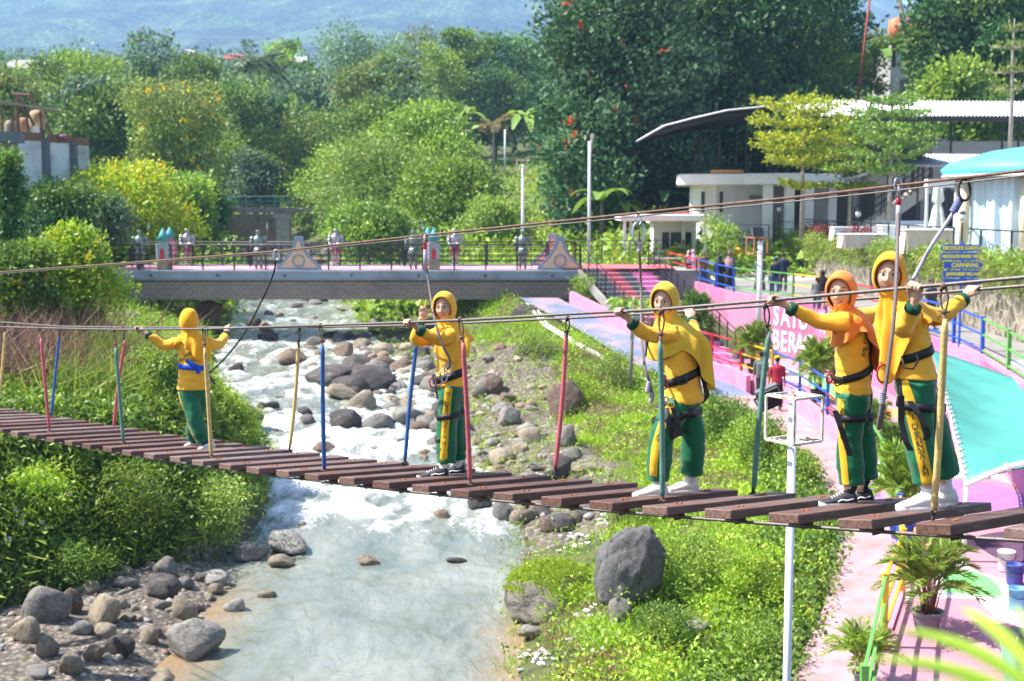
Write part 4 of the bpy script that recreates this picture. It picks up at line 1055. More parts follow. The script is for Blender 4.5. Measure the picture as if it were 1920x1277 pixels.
def flat(name, fa, fb, fz, ys, m, n=6, label=None):
    return sheet(name, lambda u,v: (fa(u)+(fb(u)-fa(u))*v, u, fz(u)), ys, np.linspace(0,1,n), m, False)
def wall(name, pts, zt, zb, th, m, label=None, cat='wall', kind=None, parent=None):
    """upright wall along plan points, thickness to the right of travel"""
    mb = MB(); k = len(pts); L = []; 
    for i in range(k):
        a = Vector(pts[max(i-1,0)]); b = Vector(pts[min(i+1,k-1)]); d = (b-a).normalized(); nrm = Vector((d.y,-d.x)); p = Vector(pts[i]); q = p+nrm*th
        L.append([Vector((p.x,p.y,zb(i))), Vector((p.x,p.y,zt(i))), Vector((q.x,q.y,zt(i))), Vector((q.x,q.y,zb(i)))])
    mb.rings(L, cap=True); o = mb.build(name, m, parent); return tag(o, label, None if parent else cat, kind=kind)
flat('lower_path', lambda y: xp(y), lambda y: xk(y)+.02 if y < 52 else xp(y)+1.7, lambda y: zp(y), yy(12,45,40), old_path)
flat('blue_path', lambda y: xp(y), lambda y: max(xp(y)+1.7, 0), lambda y: zp(y)+.006, yy(45,59,24), blue_floor)
flat('pink_platform', lambda y: xk(y), lambda y: xw(y)+.1 if y > 24 else 16, lambda y: zpl(y), yy(11,50.5,60), pink_floor, 12)
wall('platform_kerb', [(xk(y)-.06,y) for y in yy(20,52,40)], lambda i: zpl(yy(20,52,40)[i])+.05, lambda i: zp(yy(20,52,40)[i])-.2, .16, kerb_pink, kind='structure')
wall('low_pink_wall', [(xp(y)+1.7,y) for y in yy(45.5,58,20)], lambda i: zp(yy(45.5,58,20)[i])+.55, lambda i: zp(yy(45.5,58,20)[i])-.3, .18, kerb_pink, 'low pink kerb wall along the blue painted path below the stairs')
flat('upper_road', lambda y: xw(y)+.1, lambda y: 14.75, lambda y: zr(y), yy(11,66,50), asphalt)
o = sheet('upper_court', lambda u,v: (4.8+v*25, 62+u*14, zr(62+u*14)+.01), np.linspace(0,1,6), np.linspace(0,1,6), mat('court_paving',(.50,.48,.46),.85,.12,1.5,.1,20), False)
sheet('stair_landing', lambda u,v: (2.2+v*5.2, 59.9+u*4, -2.94), np.linspace(0,1,3), np.linspace(0,1,3), mat('red_floor_paint',(.62,.14,.17),.75,.12,2), False)
SY = list(yy(14,66,80))
wall('pink_mural_wall', [(xw(y),y) for y in SY], lambda i: zr(SY[i])+.10, lambda i: zpl(SY[i])-.5, .24, pink_wall, 'long pink painted retaining wall with white lettering below the upper road')
# lettering on the wall
A0, A1 = Vector((xw(52.9)-.012,52.9,0)), Vector((xw(43.6)-.012,43.6,0))
lw_d = (A1-A0).normalized()
ltr = []
def wall_pt(px):
    q = (px-CX)/F; lo, hi = 40.0, 56.0
    for _ in range(40):
        m = (lo+hi)/2
        if xw(m)/m < q: hi = m
        else: lo = m
    return lo
for row, items in enumerate(([('S',1458),('A',1475),('T',1492),('U',1509),('W',1546),('A',1633)], [('B',1458),('E',1473),('R',1489),('A',1503),('G',1518),('A',1532),('A',1634)])):
    for ch, px in items:
        y = wall_pt(px); zc = zr(y)-.62-row*.98; a = Vector((xw(y+.3),y+.3,0)); b = Vector((xw(y-.3),y-.3,0)); d = (b-a).normalized(); nrm = Vector((d.y,-d.x,0)); nrm = nrm if nrm.x < 0 else -nrm
        ltr.append((ch, Vector((xw(y),y,zc))+nrm*.012, d))
wl = bpy.data.objects['pink_mural_wall']
for ch, p, d in ltr: put_text('letter', ch, p, d, (0,0,1), 1.12, white_p, wl, .012, offset=.02, sx=.78)
# floor paintings on the platform, plus one painted cast shadow
def patch(name, pts, z, m):
    mb = MB(); n = 40; P = []
    k = len(pts)
    for i in range(n):
        f = i/n*k; a = int(f); u = f-a; p0,p1,p2,p3 = [Vector(pts[(a+j-1)%k]) for j in range(4)]
        P.append(.5*((2*p1)+(p2-p0)*u+(2*p0-5*p1+4*p2-p3)*u*u+(3*p1-p0-3*p2+p3)*u**3))
    P = [Vector((p.x,p.y,z(p.y) if callable(z) else z)) for p in P]; mb.add(P, [tuple(range(n))]); return tag(mb.build(name, m), kind='structure')
gpaint, opaint, wpaint, vpaint = mat('green_floor_paint',(.16,.60,.17),.7,.1), mat('orange_floor_paint',(.78,.34,.12),.7,.12), mat('white_floor_paint',(.78,.74,.74),.7,.08), mat('violet_floor_paint',(.36,.17,.52),.7,.15)
zz = lambda dz: (lambda y: zpl(y)+dz)
G1 = [atz(x,y,-6.54) for x,y in ((1775,1075),(1830,1075),(1868,1095),(1875,1118),(1800,1112),(1770,1108))]
patch('floor_paint_and_shade', [(p.x,p.y) for p in [atz(x,y,-6.55) for x,y in ((1760,1068),(1800,1050),(1825,1072),(1880,1090),(1905,1122),(1800,1122),(1755,1115))]], zz(.004), wpaint)
patch('floor_paint_and_shade', [(p.x,p.y) for p in G1], zz(.008), gpaint)
patch('floor_paint_and_shade', [(10.6,47),(11.2,44),(10.4,40),(9.7,42)], zz(.004), gpaint)
patch('floor_paint_and_shade', [(9.3,49),(10.3,47),(9.9,44),(9.1,46)], zz(.004), wpaint)
patch('floor_paint_and_shade', [(9.9,39.5),(11.5,39),(11.3,37.6),(9.8,38.2)], zz(.005), opaint)
patch('floor_paint_and_shade', [(8.9,34),(11.3,33.6),(11.3,32.6),(8.8,32.8)], zz(.005), opaint)
patch('floor_paint_and_shade', [(8.6,32.2),(11.2,32),(11.2,30.6),(8.5,30.9)], zz(.005), wpaint)
patch('floor_paint_and_shade', [(8.4,30.3),(11,30),(10.8,27.6),(8.1,28)], zz(.005), vpaint)
patch('floor_paint_and_shade', [(7.7,26.2),(8.7,26.4),(8.4,24.6),(7.5,24.8)], zz(.005), opaint)
patch('floor_paint_and_shade', [(9.0,25.4),(12,25.8),(12,21.6),(9.6,22.2)], zz(.005), mat('floor_shadow_violet',(.10,.05,.10),.8,.2))  # cast shadow on the floor, put in as a dark patch
patch('floor_paint_and_shade', [(7.9,22.4),(8.6,22.6),(8.2,20.2),(7.7,20.6)], zz(.005), wpaint)
patch('road_paint', [(12.3,33.6),(14.2,34.2),(14.2,30.6),(12.0,30.6)], lambda y: zr(y)+.006, mat('pale_blue_floor',(.34,.62,.72),.7,.2,1.5,dirt=(.8,.85,.85),dirt_amt=.9))
kerb = wall('road_kerb', [(xw(y)+.02,y) for y in yy(14,36,24)], lambda i: zr(yy(14,36,24)[i])+.20, lambda i: zr(yy(14,36,24)[i])-.1, .42, kerb_pink, kind='structure')
# ---- coloured railings
def coloured_rail(name, label, posts, h, zf_, rails=(1.0,.62,.25), pw=.085):
    o = empty(name, (posts[0][0],posts[0][1],zf_(posts[0][1])), label, 'railing'); base = Vector(o.location)
    for i, (x,y,c) in enumerate(posts):
        p = Vector((x,y,zf_(y)))-base; mb = MB(); mb.box(p+Vector((0,0,h/2-.05)), (pw,pw,h+.1)); mb.box(p+Vector((0,0,h+.012)), (pw*1.15,pw*1.15,.024)); mb.build('post', RC[c], o)
        if i+1 < len(posts):
            x2,y2,c2 = posts[i+1]; q = Vector((x2,y2,zf_(y2)))-base; d = (q-p).normalized()*pw*.5
            for f in rails: r = MB(); r.beam(p+d+Vector((0,0,h*f-.03)), q-d+Vector((0,0,h*f-.03)), .045, .045); r.build('rail', RC[c2 if c2 == posts[min(i+1,len(posts)-1)][2] else c], o)
    return o
coloured_rail('painted_railing','colourful railing along the upper road above the pink wall',
  [(xw(y)+.12,y,c) for y,c in ((65,'red'),(60.5,'red'),(57.6,'blue'),(55.6,'blue'),(53.8,'green'),(51.6,'green'),(49.2,'yellow'),(46.4,'yellow'),(43.6,'red'),(40.4,'red'),(37.0,'blue'),(34.2,'blue'),(31.4,'green'),(28.6,'green'),(25.8,'yellow'))], 1.08, lambda y: zr(y)+.05)
coloured_rail('painted_railing','colourful railing along the river edge of the pink platform',
  [(xk(y)+.06,y,c) for y,c in ((51.5,'red'),(49.4,'red'),(47.0,'red'),(44.4,'yellow'),(41.6,'blue'),(37.9,'blue'),(34.6,'red'),(32.2,'red'),(29.6,'green'),(27.0,'green'),(24.4,'blue'),(21.9,'yellow'),(19.2,'yellow'),(15.3,'green'))], 1.08, lambda y: zpl(y)+.02)
# ---- striped stairs from the knights bridge down to the platform
UL, UR, LR, LL = Vector((3.1,60,-2.95)), Vector((6.3,61.6,-2.95)), Vector((8.5,48.6,-5.97)), Vector((5.75,50.2,-5.97))
st = empty('striped_stairs', UL, 'wide stairs with grey, red and pink stripes descending from the knights bridge', 'stairs')
cols5 = [mat('grey_step',(.17,.17,.185),.8,.12), mat('red_step',(.52,.17,.20),.75,.1), mat('grey_step',(.17,.17,.185)), mat('pink_step',(.72,.24,.46),.75,.1), mat('grey_step',(.17,.17,.185))]
edges5 = [0,.22,.46,.64,.94,1.0]; NS = 18
for k in range(5):
    mb = MB(); L = []
    for i in range(NS+1):
        for e in (0,1):
            u = min(1,(i+e)/NS) if i < NS else 1
            zz_ = UL.z+(LL.z-UL.z)*i/NS
            a = UL.lerp(LL,u); b = UR.lerp(LR,u); p = a.lerp(b,edges5[k]); q = a.lerp(b,edges5[k+1]); L.append([Vector((p.x,p.y,zz_))-UL, Vector((q.x,q.y,zz_))-UL])
    mb.rings(L, cap=False, closed=False); mb.build('steps', cols5[k], st)
mb = MB(); mb.prism([UL-UL+Vector((-.02,0,-.02)), LL-UL+Vector((-.02,0,-.02)), LL-UL+Vector((-.02,0,-.4)), UL-UL+Vector((-.02,0,-.4))], (-.14,-.05,0)); mb.build('stringer', concrete, st)
def black_rail(name, label, pts, h, nr, step, parent=None, slope_top=True, pr=.03):
    pts = [Vector(p) for p in pts]; base = pts[0].copy(); o = parent or empty(name, base, label, 'railing')
    if parent: base = Vector(parent.location)
    tot = []
    for a, b in zip(pts, pts[1:]):
        n = max(1, round((b-a).length/step)); tot += [a.lerp(b,i/n) for i in range(n)]
    tot.append(pts[-1])
    for p in tot: mb = MB(); mb.box(p-base+Vector((0,0,h/2)), (pr*1.6,pr*1.6,h)); mb.build('post', black_metal, o)
    for f in np.linspace(1,.18,nr):
        mb = MB(); mb.tube([p-base+Vector((0,0,h*f)) for p in pts], pr*(.75 if f > .99 else .5), 6); mb.build('rail', black_metal, o, True)
    return o
black_rail('stair_railing','black railing on the river side of the striped stairs',[UL,LL],1.05,5,1.15)
black_rail('stair_railing','black railing on the wall side of the striped stairs',[UR,LR],1.05,5,1.0)
black_rail('railing','black railing behind the stair landing at the bridge end',[(3.0,64.5,-2.95),(8.5,66.5,-2.95)],1.1,5,1.4)
# abutment and shadowy underside
mb = MB(); mb.box((6.2,63.2,-4.9), (5.6,5.6,3.7)); tag(mb.build('bridge_abutment', concrete), 'dark concrete abutment under the right end of the knights bridge', 'abutment')
# pipes along the bank
for k_, dx in enumerate((0,.16)):
    P = [at(984+dx*30,562,59)+Vector((dx,0,0)), at(1020,610,55.5)+Vector((dx,0,0)), at(1090,655,51)+Vector((dx*1.2,0,.05)), at(1180,700,47.5)+Vector((dx,0,0)), at(1268,742,45)+Vector((dx,0,0)), at(1330,775,43)+Vector((dx,0,0))]
    mb = MB(); mb.tube(P, .055, 8); tag(mb.build('white_pipe', white_p, None, True), ['white plastic pipe along the bank edge, river side','white plastic pipe along the bank edge, path side'][k_], 'pipe')
# ---- retaining wall of rough stone with hanging plants
def stone_mat():
    t = NT('rough_stonework'); p = t.pos(); d = t.n('ShaderNodeVectorMath'); d.operation = 'ADD'; nn = t.n('ShaderNodeTexNoise'); nn.inputs['Scale'].default_value = 1.8; t.t.links.new(p, nn.inputs['Vector'])
    sc = t.n('ShaderNodeVectorMath'); sc.operation = 'SCALE'; sc.inputs['Scale'].default_value = .35; t.t.links.new(nn.outputs['Color'], sc.inputs[0]); t.t.links.new(p, d.inputs[0]); t.t.links.new(sc.outputs[0], d.inputs[1])
    v = t.n('ShaderNodeTexVoronoi'); v.feature = 'DISTANCE_TO_EDGE'; v.inputs['Scale'].default_value = 3.0; t.t.links.new(d.outputs[0], v.inputs['Vector'])
    v2 = t.n('ShaderNodeTexVoronoi'); v2.inputs['Scale'].default_value = 3.0; t.t.links.new(d.outputs[0], v2.inputs['Vector'])
    sp = t.n('ShaderNodeSeparateXYZ'); t.t.links.new(v2.outputs['Color'], sp.inputs[0])
    c = t.ramp(sp.outputs[0], [(0,(.10,.085,.06)),(.5,(.19,.165,.12)),(1,(.29,.25,.19))]); c = t.mix(t.ramp(v.outputs['Distance'],[(.03,1),(.07,0)]), c, (.36,.32,.25))
    c = t.mix(t.ramp(t.noise(.9,6,p,.7),[(.5,0),(.7,.6)]), c, (.09,.085,.045)); t.bc(c); t.rough(.95); t.bump(t.math('MULTIPLY', v.outputs['Distance'], -1), .5, .12); return t.m
ZT = -1.78
wall('stone_retaining_wall', [(14.6,y) for y in yy(20,79,30)], lambda i: ZT, lambda i: -4.8, .6, stone_mat(), 'rough stone retaining wall with hanging plants beside the upper road')
sheet('terrace', lambda u,v: (15.15+v*30, 20+u*56, ZT-.06), np.linspace(0,1,4), np.linspace(0,1,4), mat('terrace_tiles',(.52,.50,.47),.8,.08,1), False)
G = np.random.default_rng(77); n = 2300
P = np.stack([14.55-.16*G.random(n), 22+56*G.random(n), ZT+.1-.85*G.random(n)**1.8], 1)
P[:,0] -= .1*(P[:,2] > ZT-.2); top_ = np.stack([14.5+.8*G.random(1500), 22+56*G.random(1500), np.full(1500, ZT)], 1)
stuff('wall_creeper', [blades(P, .36, 78, -.5, .07, 5, .10, (-.7,0,-.2), .5), weeds('', top_, '', .14, .30, .4, .4, 79, 8, .16), weeds('', P[::4], '', .12, .1, .1, .6, 80, 7, .14, lean=(-.6,0,0))], [lm('reed'), lm('bamboo'), lm('bright')])
red_top = np.stack([14.7+.7*G.random(260), 56+12*G.random(260), np.full(260, ZT)], 1); stuff('red_bedding_plants', [weeds('', red_top, '', .2, .55, .5, .4, 81, 9, .16)], [leaf_mat('leaf_red', [(.30,.06,.07),(.42,.12,.12),(.2,.1,.06)])])
black_rail('terrace_railing','black railing along the terrace edge above the stone wall',[(15.2,22,ZT),(15.2,70,ZT)],.92,2,2.6,pr=.035)
# ================================================================ knights bridge
def LM(o): return Vector(o.location)
brick = None
def brick_mat():
    t = NT('grey_brick'); tc = t.n('ShaderNodeTexCoord'); mp = t.n('ShaderNodeMapping'); mp.inputs['Rotation'].default_value = (math.pi/2,0,0); t.t.links.new(tc.outputs['Object'], mp.inputs['Vector'])
    b = t.n('ShaderNodeTexBrick'); b.inputs['Scale'].default_value = 1.0; b.inputs['Brick Width'].default_value = .34; b.inputs['Row Height'].default_value = .14; b.inputs['Mortar Size'].default_value = .014
    b.inputs['Color1'].default_value = (.25,.185,.15,1); b.inputs['Color2'].default_value = (.20,.15,.125,1); b.inputs['Mortar'].default_value = (.30,.27,.25,1); t.t.links.new(mp.outputs[0], b.inputs['Vector'])
    c = t.mix(t.ramp(t.noise(.7,5),[(.45,0),(.75,.5)]), b.outputs['Color'], (.10,.085,.08)); t.bc(c); t.rough(.9); t.bump(b.outputs['Fac'], -.5, .02); return t.m
KB_Y = 60.0; KL_X, KR_X = -18.2, 3.12; DZ = -2.93
kbr = empty('knights_bridge', ((KL_X+KR_X)/2, KB_Y, DZ), 'wide grey brick footbridge with a pink deck, carrying the knight statues over the river', 'bridge'); K0 = LM(kbr)
cope = mat('blue_grey_coping', (.26,.30,.37), .8, .12, 1.5, .2, 20, dirt=(.14,.13,.13), dirt_amt=.5, dscale=.8)
def kb(mb, name, m, **k):
    o = mb.build(name, m, kbr, **k); o.matrix_parent_inverse = Matrix.Translation(-K0); return o
L_ = KR_X-KL_X; xc = (KL_X+KR_X)/2
mb = MB(); mb.box((xc,KB_Y+.12,DZ-1.0), (L_,.24,.82)); mb.box((xc,KB_Y+4.2,DZ-1.0), (L_,.24,.82)); kb(mb,'girder',brick_mat())
mb = MB(); mb.box((xc,KB_Y+.05,DZ-.28), (L_+.1,.5,.36)); mb.box((xc,KB_Y+.02,DZ-.50), (L_+.1,.36,.085)); mb.box((xc,KB_Y+4.3,DZ-.24), (L_+.1,.5,.40)); kb(mb,'coping',cope,bevel=.012)
mb = MB(); mb.box((xc,KB_Y+2.2,DZ-.22), (L_,3.8,.3)); kb(mb,'deck',mat('pink_deck',(.70,.30,.36),.75,.12,1.5,dirt=(.35,.2,.2),dirt_amt=.4))
for i in range(7):
    mb = MB(); mb.tube([(KL_X+2+i*3.0,KB_Y-.2,DZ-.3),(KL_X+2+i*3.0,KB_Y-.27,DZ-.33)], .05, 8); kb(mb,'drain_spout',black_metal)
for yo, lab in ((.18,'black railing on the near edge of the knights bridge'),(4.3,'black railing on the far edge of the knights bridge')):
    black_rail('railing', lab, [(KL_X,KB_Y+yo,DZ-.08),(KR_X-.05,KB_Y+yo,DZ-.08)], 1.12, 5, 1.45, pr=.046)
# ---- sail shaped ornaments
peach = mat('peach_plaster', (.72,.45,.30), .8, .08, 2)
def sail_orn(px, Y, label):
    c = at(px, 502, Y); c.z = DZ-.09; o = empty('portal_ornament', c, label, 'ornament')
    H = 1.52; Wb = 1.0; Wt = .19
    side = [(Wb*(1-u)**2.0*1.0+Wt+(0 if u < 1 else 0), H*u) for u in np.linspace(0,1,12)]; side = [(w_ if w_ < Wb+.02 else Wb, z) for w_, z in side]
    out = [(-w_,0,z) for w_, z in side]+[(w_,0,z) for w_, z in side[::-1]]
    mb = MB(); mb.prism(out, (0,.22,0)); mb.build('border', cope, o)
    s2 = [((w_-.16), z) for w_, z in [(Wb*(1-u)**2.0+Wt, H*u) for u in np.linspace(.08,.86,12)]]; s2 = [(max(.03,min(w_,Wb-.2)), z) for w_, z in s2]
    inn = [(-w_,-.012,z) for w_, z in s2]+[(w_,-.012,z) for w_, z in s2[::-1]]; mb = MB(); mb.prism(inn, (0,.008,0)); mb.build('panel', peach, o)
    rg_ = []
    for i in range(28):
        a = 2*math.pi*i/28; rg_.append([(math.cos(a)*.30,-.016,.42+math.sin(a)*.30),(math.cos(a)*.22,-.016,.42+math.sin(a)*.22),(math.cos(a)*.22,-.05,.42+math.sin(a)*.22),(math.cos(a)*.30,-.05,.42+math.sin(a)*.30)])
    rg_.append(rg_[0]); mb = MB(); mb.rings(rg_, cap=False); mb.build('ring', cope, o); return o
sail_orn(560, 60.05, 'peach and blue flared ornament on the left half of the knights bridge')
sail_orn(1050, 60.05, 'near peach and blue flared ornament at the right end of the knights bridge')
sail_orn(1036, 64.3, 'far peach and blue flared ornament at the right end of the knights bridge')
# ---- little castles
teal_roof = mat('teal_roof', (.05,.30,.31), .6, .15, 6); red_door = mat('red_door', (.62,.03,.03), .6, .1)
plinth_m = mat('stone_plinth', (.30,.22,.15), .9, .3, 8, .5, 25)
def castle(px, Y, body, label):
    c = at(px, 503, Y); c.z = DZ-.09; o = empty('model_castle', c, label, 'ornament')
    mb = MB(); mb.box((0,0,.24),(.50,.5,.48)); mb.build('plinth', plinth_m, o, bevel=.02)
    mb = MB(); mb.box((0,0,.80),(.42,.42,.64)); mb.box((0,0,1.14),(.50,.50,.07)); mb.box((0,0,1.24),(.34,.34,.18)); 
    for i in range(4):
        a = math.pi/4+i*math.pi/2; mb.lathe([(.06,.48),(.06,1.1),(.075,1.12),(.075,1.2)], (math.cos(a)*.30,math.sin(a)*.30,0), 8)
    mb.build('tower', body, o)
    mb = MB(); mb.lathe([(.31,1.33),(.17,1.6),(.02,1.88)], (0,0,0), 12); mb.build('cone_roof', teal_roof, o, True)
    mb = MB(); arch = [(-.10,-.22,.50),(.10,-.22,.50)]+[(.10*math.cos(a),-.22,.82+.16*math.sin(a)) for a in np.linspace(0,math.pi,9)]; mb.prism(arch, (0,.03,0)); mb.build('door', red_door, o)
cg = mat('castle_grey', (.36,.40,.44), .8, .1); cp_ = mat('castle_pink', (.62,.32,.36), .8, .1)
castle(307, 60.35, cg, 'grey model castle with a red door and teal cone roof on the near left parapet')
castle(320, 63.9, cp_, 'pink model castle half hidden behind the grey one at the left')
castle(814, 60.35, cg, 'grey model castle with a blue cone roof on the near parapet right of centre')
castle(803, 63.9, cp_, 'pink model castle half hidden behind the grey one right of centre')
# ---- knight statues
armour = mat('armour_silver', (.40,.42,.43), .35, .35, 12, .3, 40, metal=.75, dirt=(.10,.11,.10), dirt_amt=.6, dscale=6)
armour_g = mat('armour_weathered', (.25,.30,.28), .45, .35, 10, .3, 40, metal=.6, dirt=(.07,.08,.07), dirt_amt=.7, dscale=5)
kilt = mat('kilt_maroon', (.22,.06,.08), .8, .3, 18); dark_iron = mat('dark_iron', (.03,.03,.035), .5)
def knight(px, Y, face, label, spear, mat_, shield):
    c = at(px, 503, Y); c.z = DZ-.07; o = empty('knight_statue', c, label, 'statue'); o.rotation_euler = (0,0,0 if face < 0 else math.pi)
    s = 1.0; mb = MB()          # faces -y
    for sx in (-1,1):
        mb.tube([(sx*.11,0,.09),(sx*.115,-.01,.30),(sx*.12,-.02,.48),(sx*.11,0,.56),(sx*.11,.0,.86)], [.062,.085,.07,.082,.115], 10); mb.ball((sx*.12,-.07,.05),(.062,.15,.055),10,6)
        mb.ball((sx*.12,-.07,.5),(.065,.05,.06),8,6)
    mb.rings([[(math.cos(a)*rx, math.sin(a)*ry, z) for a in np.linspace(0,2*math.pi,16,endpoint=False)] for z,rx,ry in ((.80,.20,.15),(.92,.19,.14),(1.02,.17,.12),(1.15,.21,.15),(1.32,.25,.16),(1.44,.20,.13),(1.50,.08,.08))])
    mb.ball((0,0,1.62),(.095,.11,.125),12,9); mb.lathe([(.11,1.47),(.10,1.52),(.07,1.55)],(0,0,0),12)
    for sx in (-1,1):
        mb.ball((sx*.27,0,1.38),(.12,.12,.11),10,7)
        if face < 0: mb.tube([(sx*.28,0,1.36),(sx*.32,-.02,1.16),(sx*.27,-.14,1.04),(sx*.06,-.24,1.05)],[.085,.07,.065,.05],9); mb.ball((sx*.04,-.25,1.05),(.055,.05,.05),8,6)
        else: mb.tube([(sx*.28,0,1.36),(sx*.33,-.02,1.14),(sx*.35,-.10,.95)],[.085,.07,.05],9); mb.ball((sx*.35,-.12,.92),(.05,.055,.055),8,6)
    mb.build('armour', mat_, o, True)
    mb = MB(); mb.lathe([(.062,1.66),(.112,1.68),(.112,1.735),(.06,1.76)],(0,-.005,0),12); mb.build('helmet', mat_, o, True)
    mb = MB(); mb.box((0,-.105,1.635),(.15,.02,.02)); mb.build('visor_slit', dark_iron, o)
    mb = MB(); mb.rings([[(math.cos(a)*rx*(1+.05*math.cos(8*a)), math.sin(a)*rx*.75*(1+.05*math.cos(8*a)), z) for a in np.linspace(0,2*math.pi,32,endpoint=False)] for z,rx in ((.62,.25),(.80,.225),(.96,.19))]); mb.build('skirt', kilt if face < 0 else mat_, o, True)
    if spear:
        mb = MB(); mb.tube([(-.40,-.12,.0),(-.40,-.12,1.75)],.016,7); mb.build('spear_shaft', mat('spear_wood',(.22,.10,.05),.7), o)
        mb = MB(); mb.lathe([(.012,1.73),(.055,1.85),(.03,2.02),(.004,2.16)],(-.40,-.12,0),8,sy=.35); mb.build('spear_head', armour, o)
    if face < 0: mb = MB(); mb.tube([(0,-.27,1.10),(0,-.28,.06)],[.03,.02],6); mb.box((0,-.27,1.0),(.22,.03,.03)); mb.build('sword', armour, o)
    if shield:
        mb = MB(); pts = [(.40+.15*x, -.14, .52+.42*z) for x,z in ((-1,1),(0,1.1),(1,1),(1,.2),(.7,-.5),(0,-1.1),(-.7,-.5),(-1,.2))]; mb.prism(pts,(0,.05,0)); mb.build('shield', dark_iron, o)
knight(263,60.55,1,'weathered knight statue with a spear seen from behind at the left end of the bridge',True,armour_g,True)
knight(352,63.7,-1,'shiny knight statue with folded arms right of the left model castle',False,armour,False)
knight(485,60.55,1,'weathered knight statue with spear and dark shield left of the flared ornament',True,armour_g,True)
knight(630,63.7,-1,'shiny knight statue with folded arms right of the left flared ornament',False,armour,False)
knight(775,60.55,1,'weathered knight statue with spear left of the right model castle',True,armour_g,True)
knight(853,63.7,-1,'shiny knight statue with folded arms right of the blue roofed model castle',False,armour,False)
knight(980,60.55,1,'weathered knight statue with spear left of the right end flared ornaments',True,armour_g,False)
# ================================================================ far footbridge
c = at(520,388,118); fb = empty('far_footbridge', c, 'narrow old footbridge with a thin rail and a concrete pier far up the river', 'bridge')
mb = MB(); mb.box((-.2,0,-.28),(15.5,1.6,.42)); mb.build('deck', mat('old_concrete_deck',(.22,.20,.19),.9,.3,1.5), fb)
mb = MB(); mb.box((.55,0,-2.9),(1.15,1.3,4.8)); mb.box((.55,0,-.75),(1.7,1.4,.5)); mb.build('pier', concrete, fb, bevel=.03)
tealm = mat('teal_rail', (.10,.26,.30), .7, .2); rrail = mat('rusty_rail', (.25,.13,.08), .8, .3)
for i in range(13):
    x = -7.6+i*1.25; mb = MB(); mb.box((x,-.7,.42),(.08,.08,1.0)); mb.build('post', tealm if i < 8 else rrail, fb)
for z in (.92,.5,.15):
    for a, b, m in ((-7.6,1.2,tealm),(1.2,7.4,rrail)): mb = MB(); mb.tube([(a,-.7,z),(b,-.7,z)],.035,6); mb.build('rail', m, fb)
c = at(455,425,119.5); mb = MB(); mb.box((-.5,1.5,-1.2),(9,1,4.6)); o = mb.build('abutment_wall', mat('old_stone_wall',(.24,.19,.14),.95,.35,1.2,.5,6,dirt=(.08,.06,.04),dirt_amt=.7,dscale=.5)); o.location = c; tag(o,'stained brown abutment wall below the far footbridge','wall')
# ================================================================ masts and lamp poles
rust_white = mat('chipped_white_paint', (.66,.62,.52), .7, .15, 10, .2, 60, dirt=(.28,.12,.05), dirt_amt=.85, dscale=9)
pole_w = mat('pole_white', (.70,.74,.80), .5, .06, 2, dirt=(.4,.4,.4), dirt_amt=.3)
def cage(o, z0, w_, h, m, bw=.022):
    for i, (sx, sy) in enumerate(((-1,-1),(1,-1),(1,1),(-1,1))):
        mb = MB(); mb.box((sx*(w_/2),sy*(w_/2),z0+h/2),(bw,bw,h)); mb.build('cage_bar', m, o)
    for z in (z0, z0+h):
        for k in (-1,1):
            mb = MB(); mb.box((0,k*w_/2,z),(w_-bw,bw,bw)); mb.build('cage_bar', m, o); mb = MB(); mb.box((k*w_/2,0,z),(bw,w_-bw,bw)); mb.build('cage_bar', m, o)
        for k in (-.25,.25): mb = MB(); mb.box((k*w_,0,z),(bw*.7,w_-bw,bw*.6)); mb.build('cage_bar', m, o)
def floodlight(o, loc, w_, h, M):
    mb = MB(); mb.box(loc,(w_,.05,h),M=M); mb.build('floodlight', mat('flood_grey',(.10,.12,.14),.5,.1), o, bevel=.008)
    mb = MB(); L = Vector(loc)
    for i in range(16): mb.box(L+M@Vector((0,-.032,h*(-.44+.88*i/15))),(w_*.86,.02,h*.022),M=M)
    mb.build('cooling_fins', mat('flood_dark',(.03,.035,.04),.5), o)
    mb = MB(); mb.tube([L+M@Vector((-w_*.54,.0,-h*.3)), L+M@Vector((-w_*.54,.1,-h*.3)), L+M@Vector((0,.16,-h*.3)), L+M@Vector((w_*.54,.1,-h*.3)), L+M@Vector((w_*.54,0,-h*.3))],.012,6); mb.build('bracket', black_metal, o)
T = at(1487,742,11.3); zb_ = ground(T.x,T.y)
lp = empty('lamp_pole', (T.x,T.y,zb_-.2), 'white lamp pole with an empty rusty cage standing in front of the river slope', 'lamp pole'); Hh = T.z-zb_+.2
mb = MB(); mb.tube([(0,0,0),(0,0,Hh-.06)],.036,16); mb.build('pole', pole_w, lp, True)
cg_ = bpy.data.objects.new('lamp_cage', None); col.objects.link(cg_); cg_.parent = lp; cg_.location = (.012,0,Hh-.385); cg_.rotation_euler = (0,0,R(33))
cage(cg_, 0, .335, .385, rust_white, .019)
Mf = Matrix.Rotation(R(-24),3,'Y')@Matrix.Rotation(R(35),3,'X')
floodlight(lp, (at(1441,744,11.75)-Vector((T.x,T.y,zb_-.2))), .21, .25, Mf)
T = at(1426,447,46.5); lp2 = empty('lamp_pole', (T.x,46.5,zpl(46.5)-.05), 'white lamp pole with a yellow foot rising from the lower railing', 'lamp pole'); Hh = T.z-lp2.location.z
mb = MB(); mb.tube([(0,0,1.2),(0,0,Hh-.1)],.09,12); mb.build('pole', pole_w, lp2, True); mb = MB(); mb.box((0,0,.62),(.26,.26,1.2)); mb.build('foot', yel_p, lp2)
c2 = bpy.data.objects.new('lamp_cage', None); col.objects.link(c2); c2.parent = lp2; c2.location = (-.12,0,Hh-.52); c2.rotation_euler = (0,0,R(20)); cage(c2,0,.52,.55,mat('rusty_orange_frame',(.42,.17,.08),.8,.3),.04)
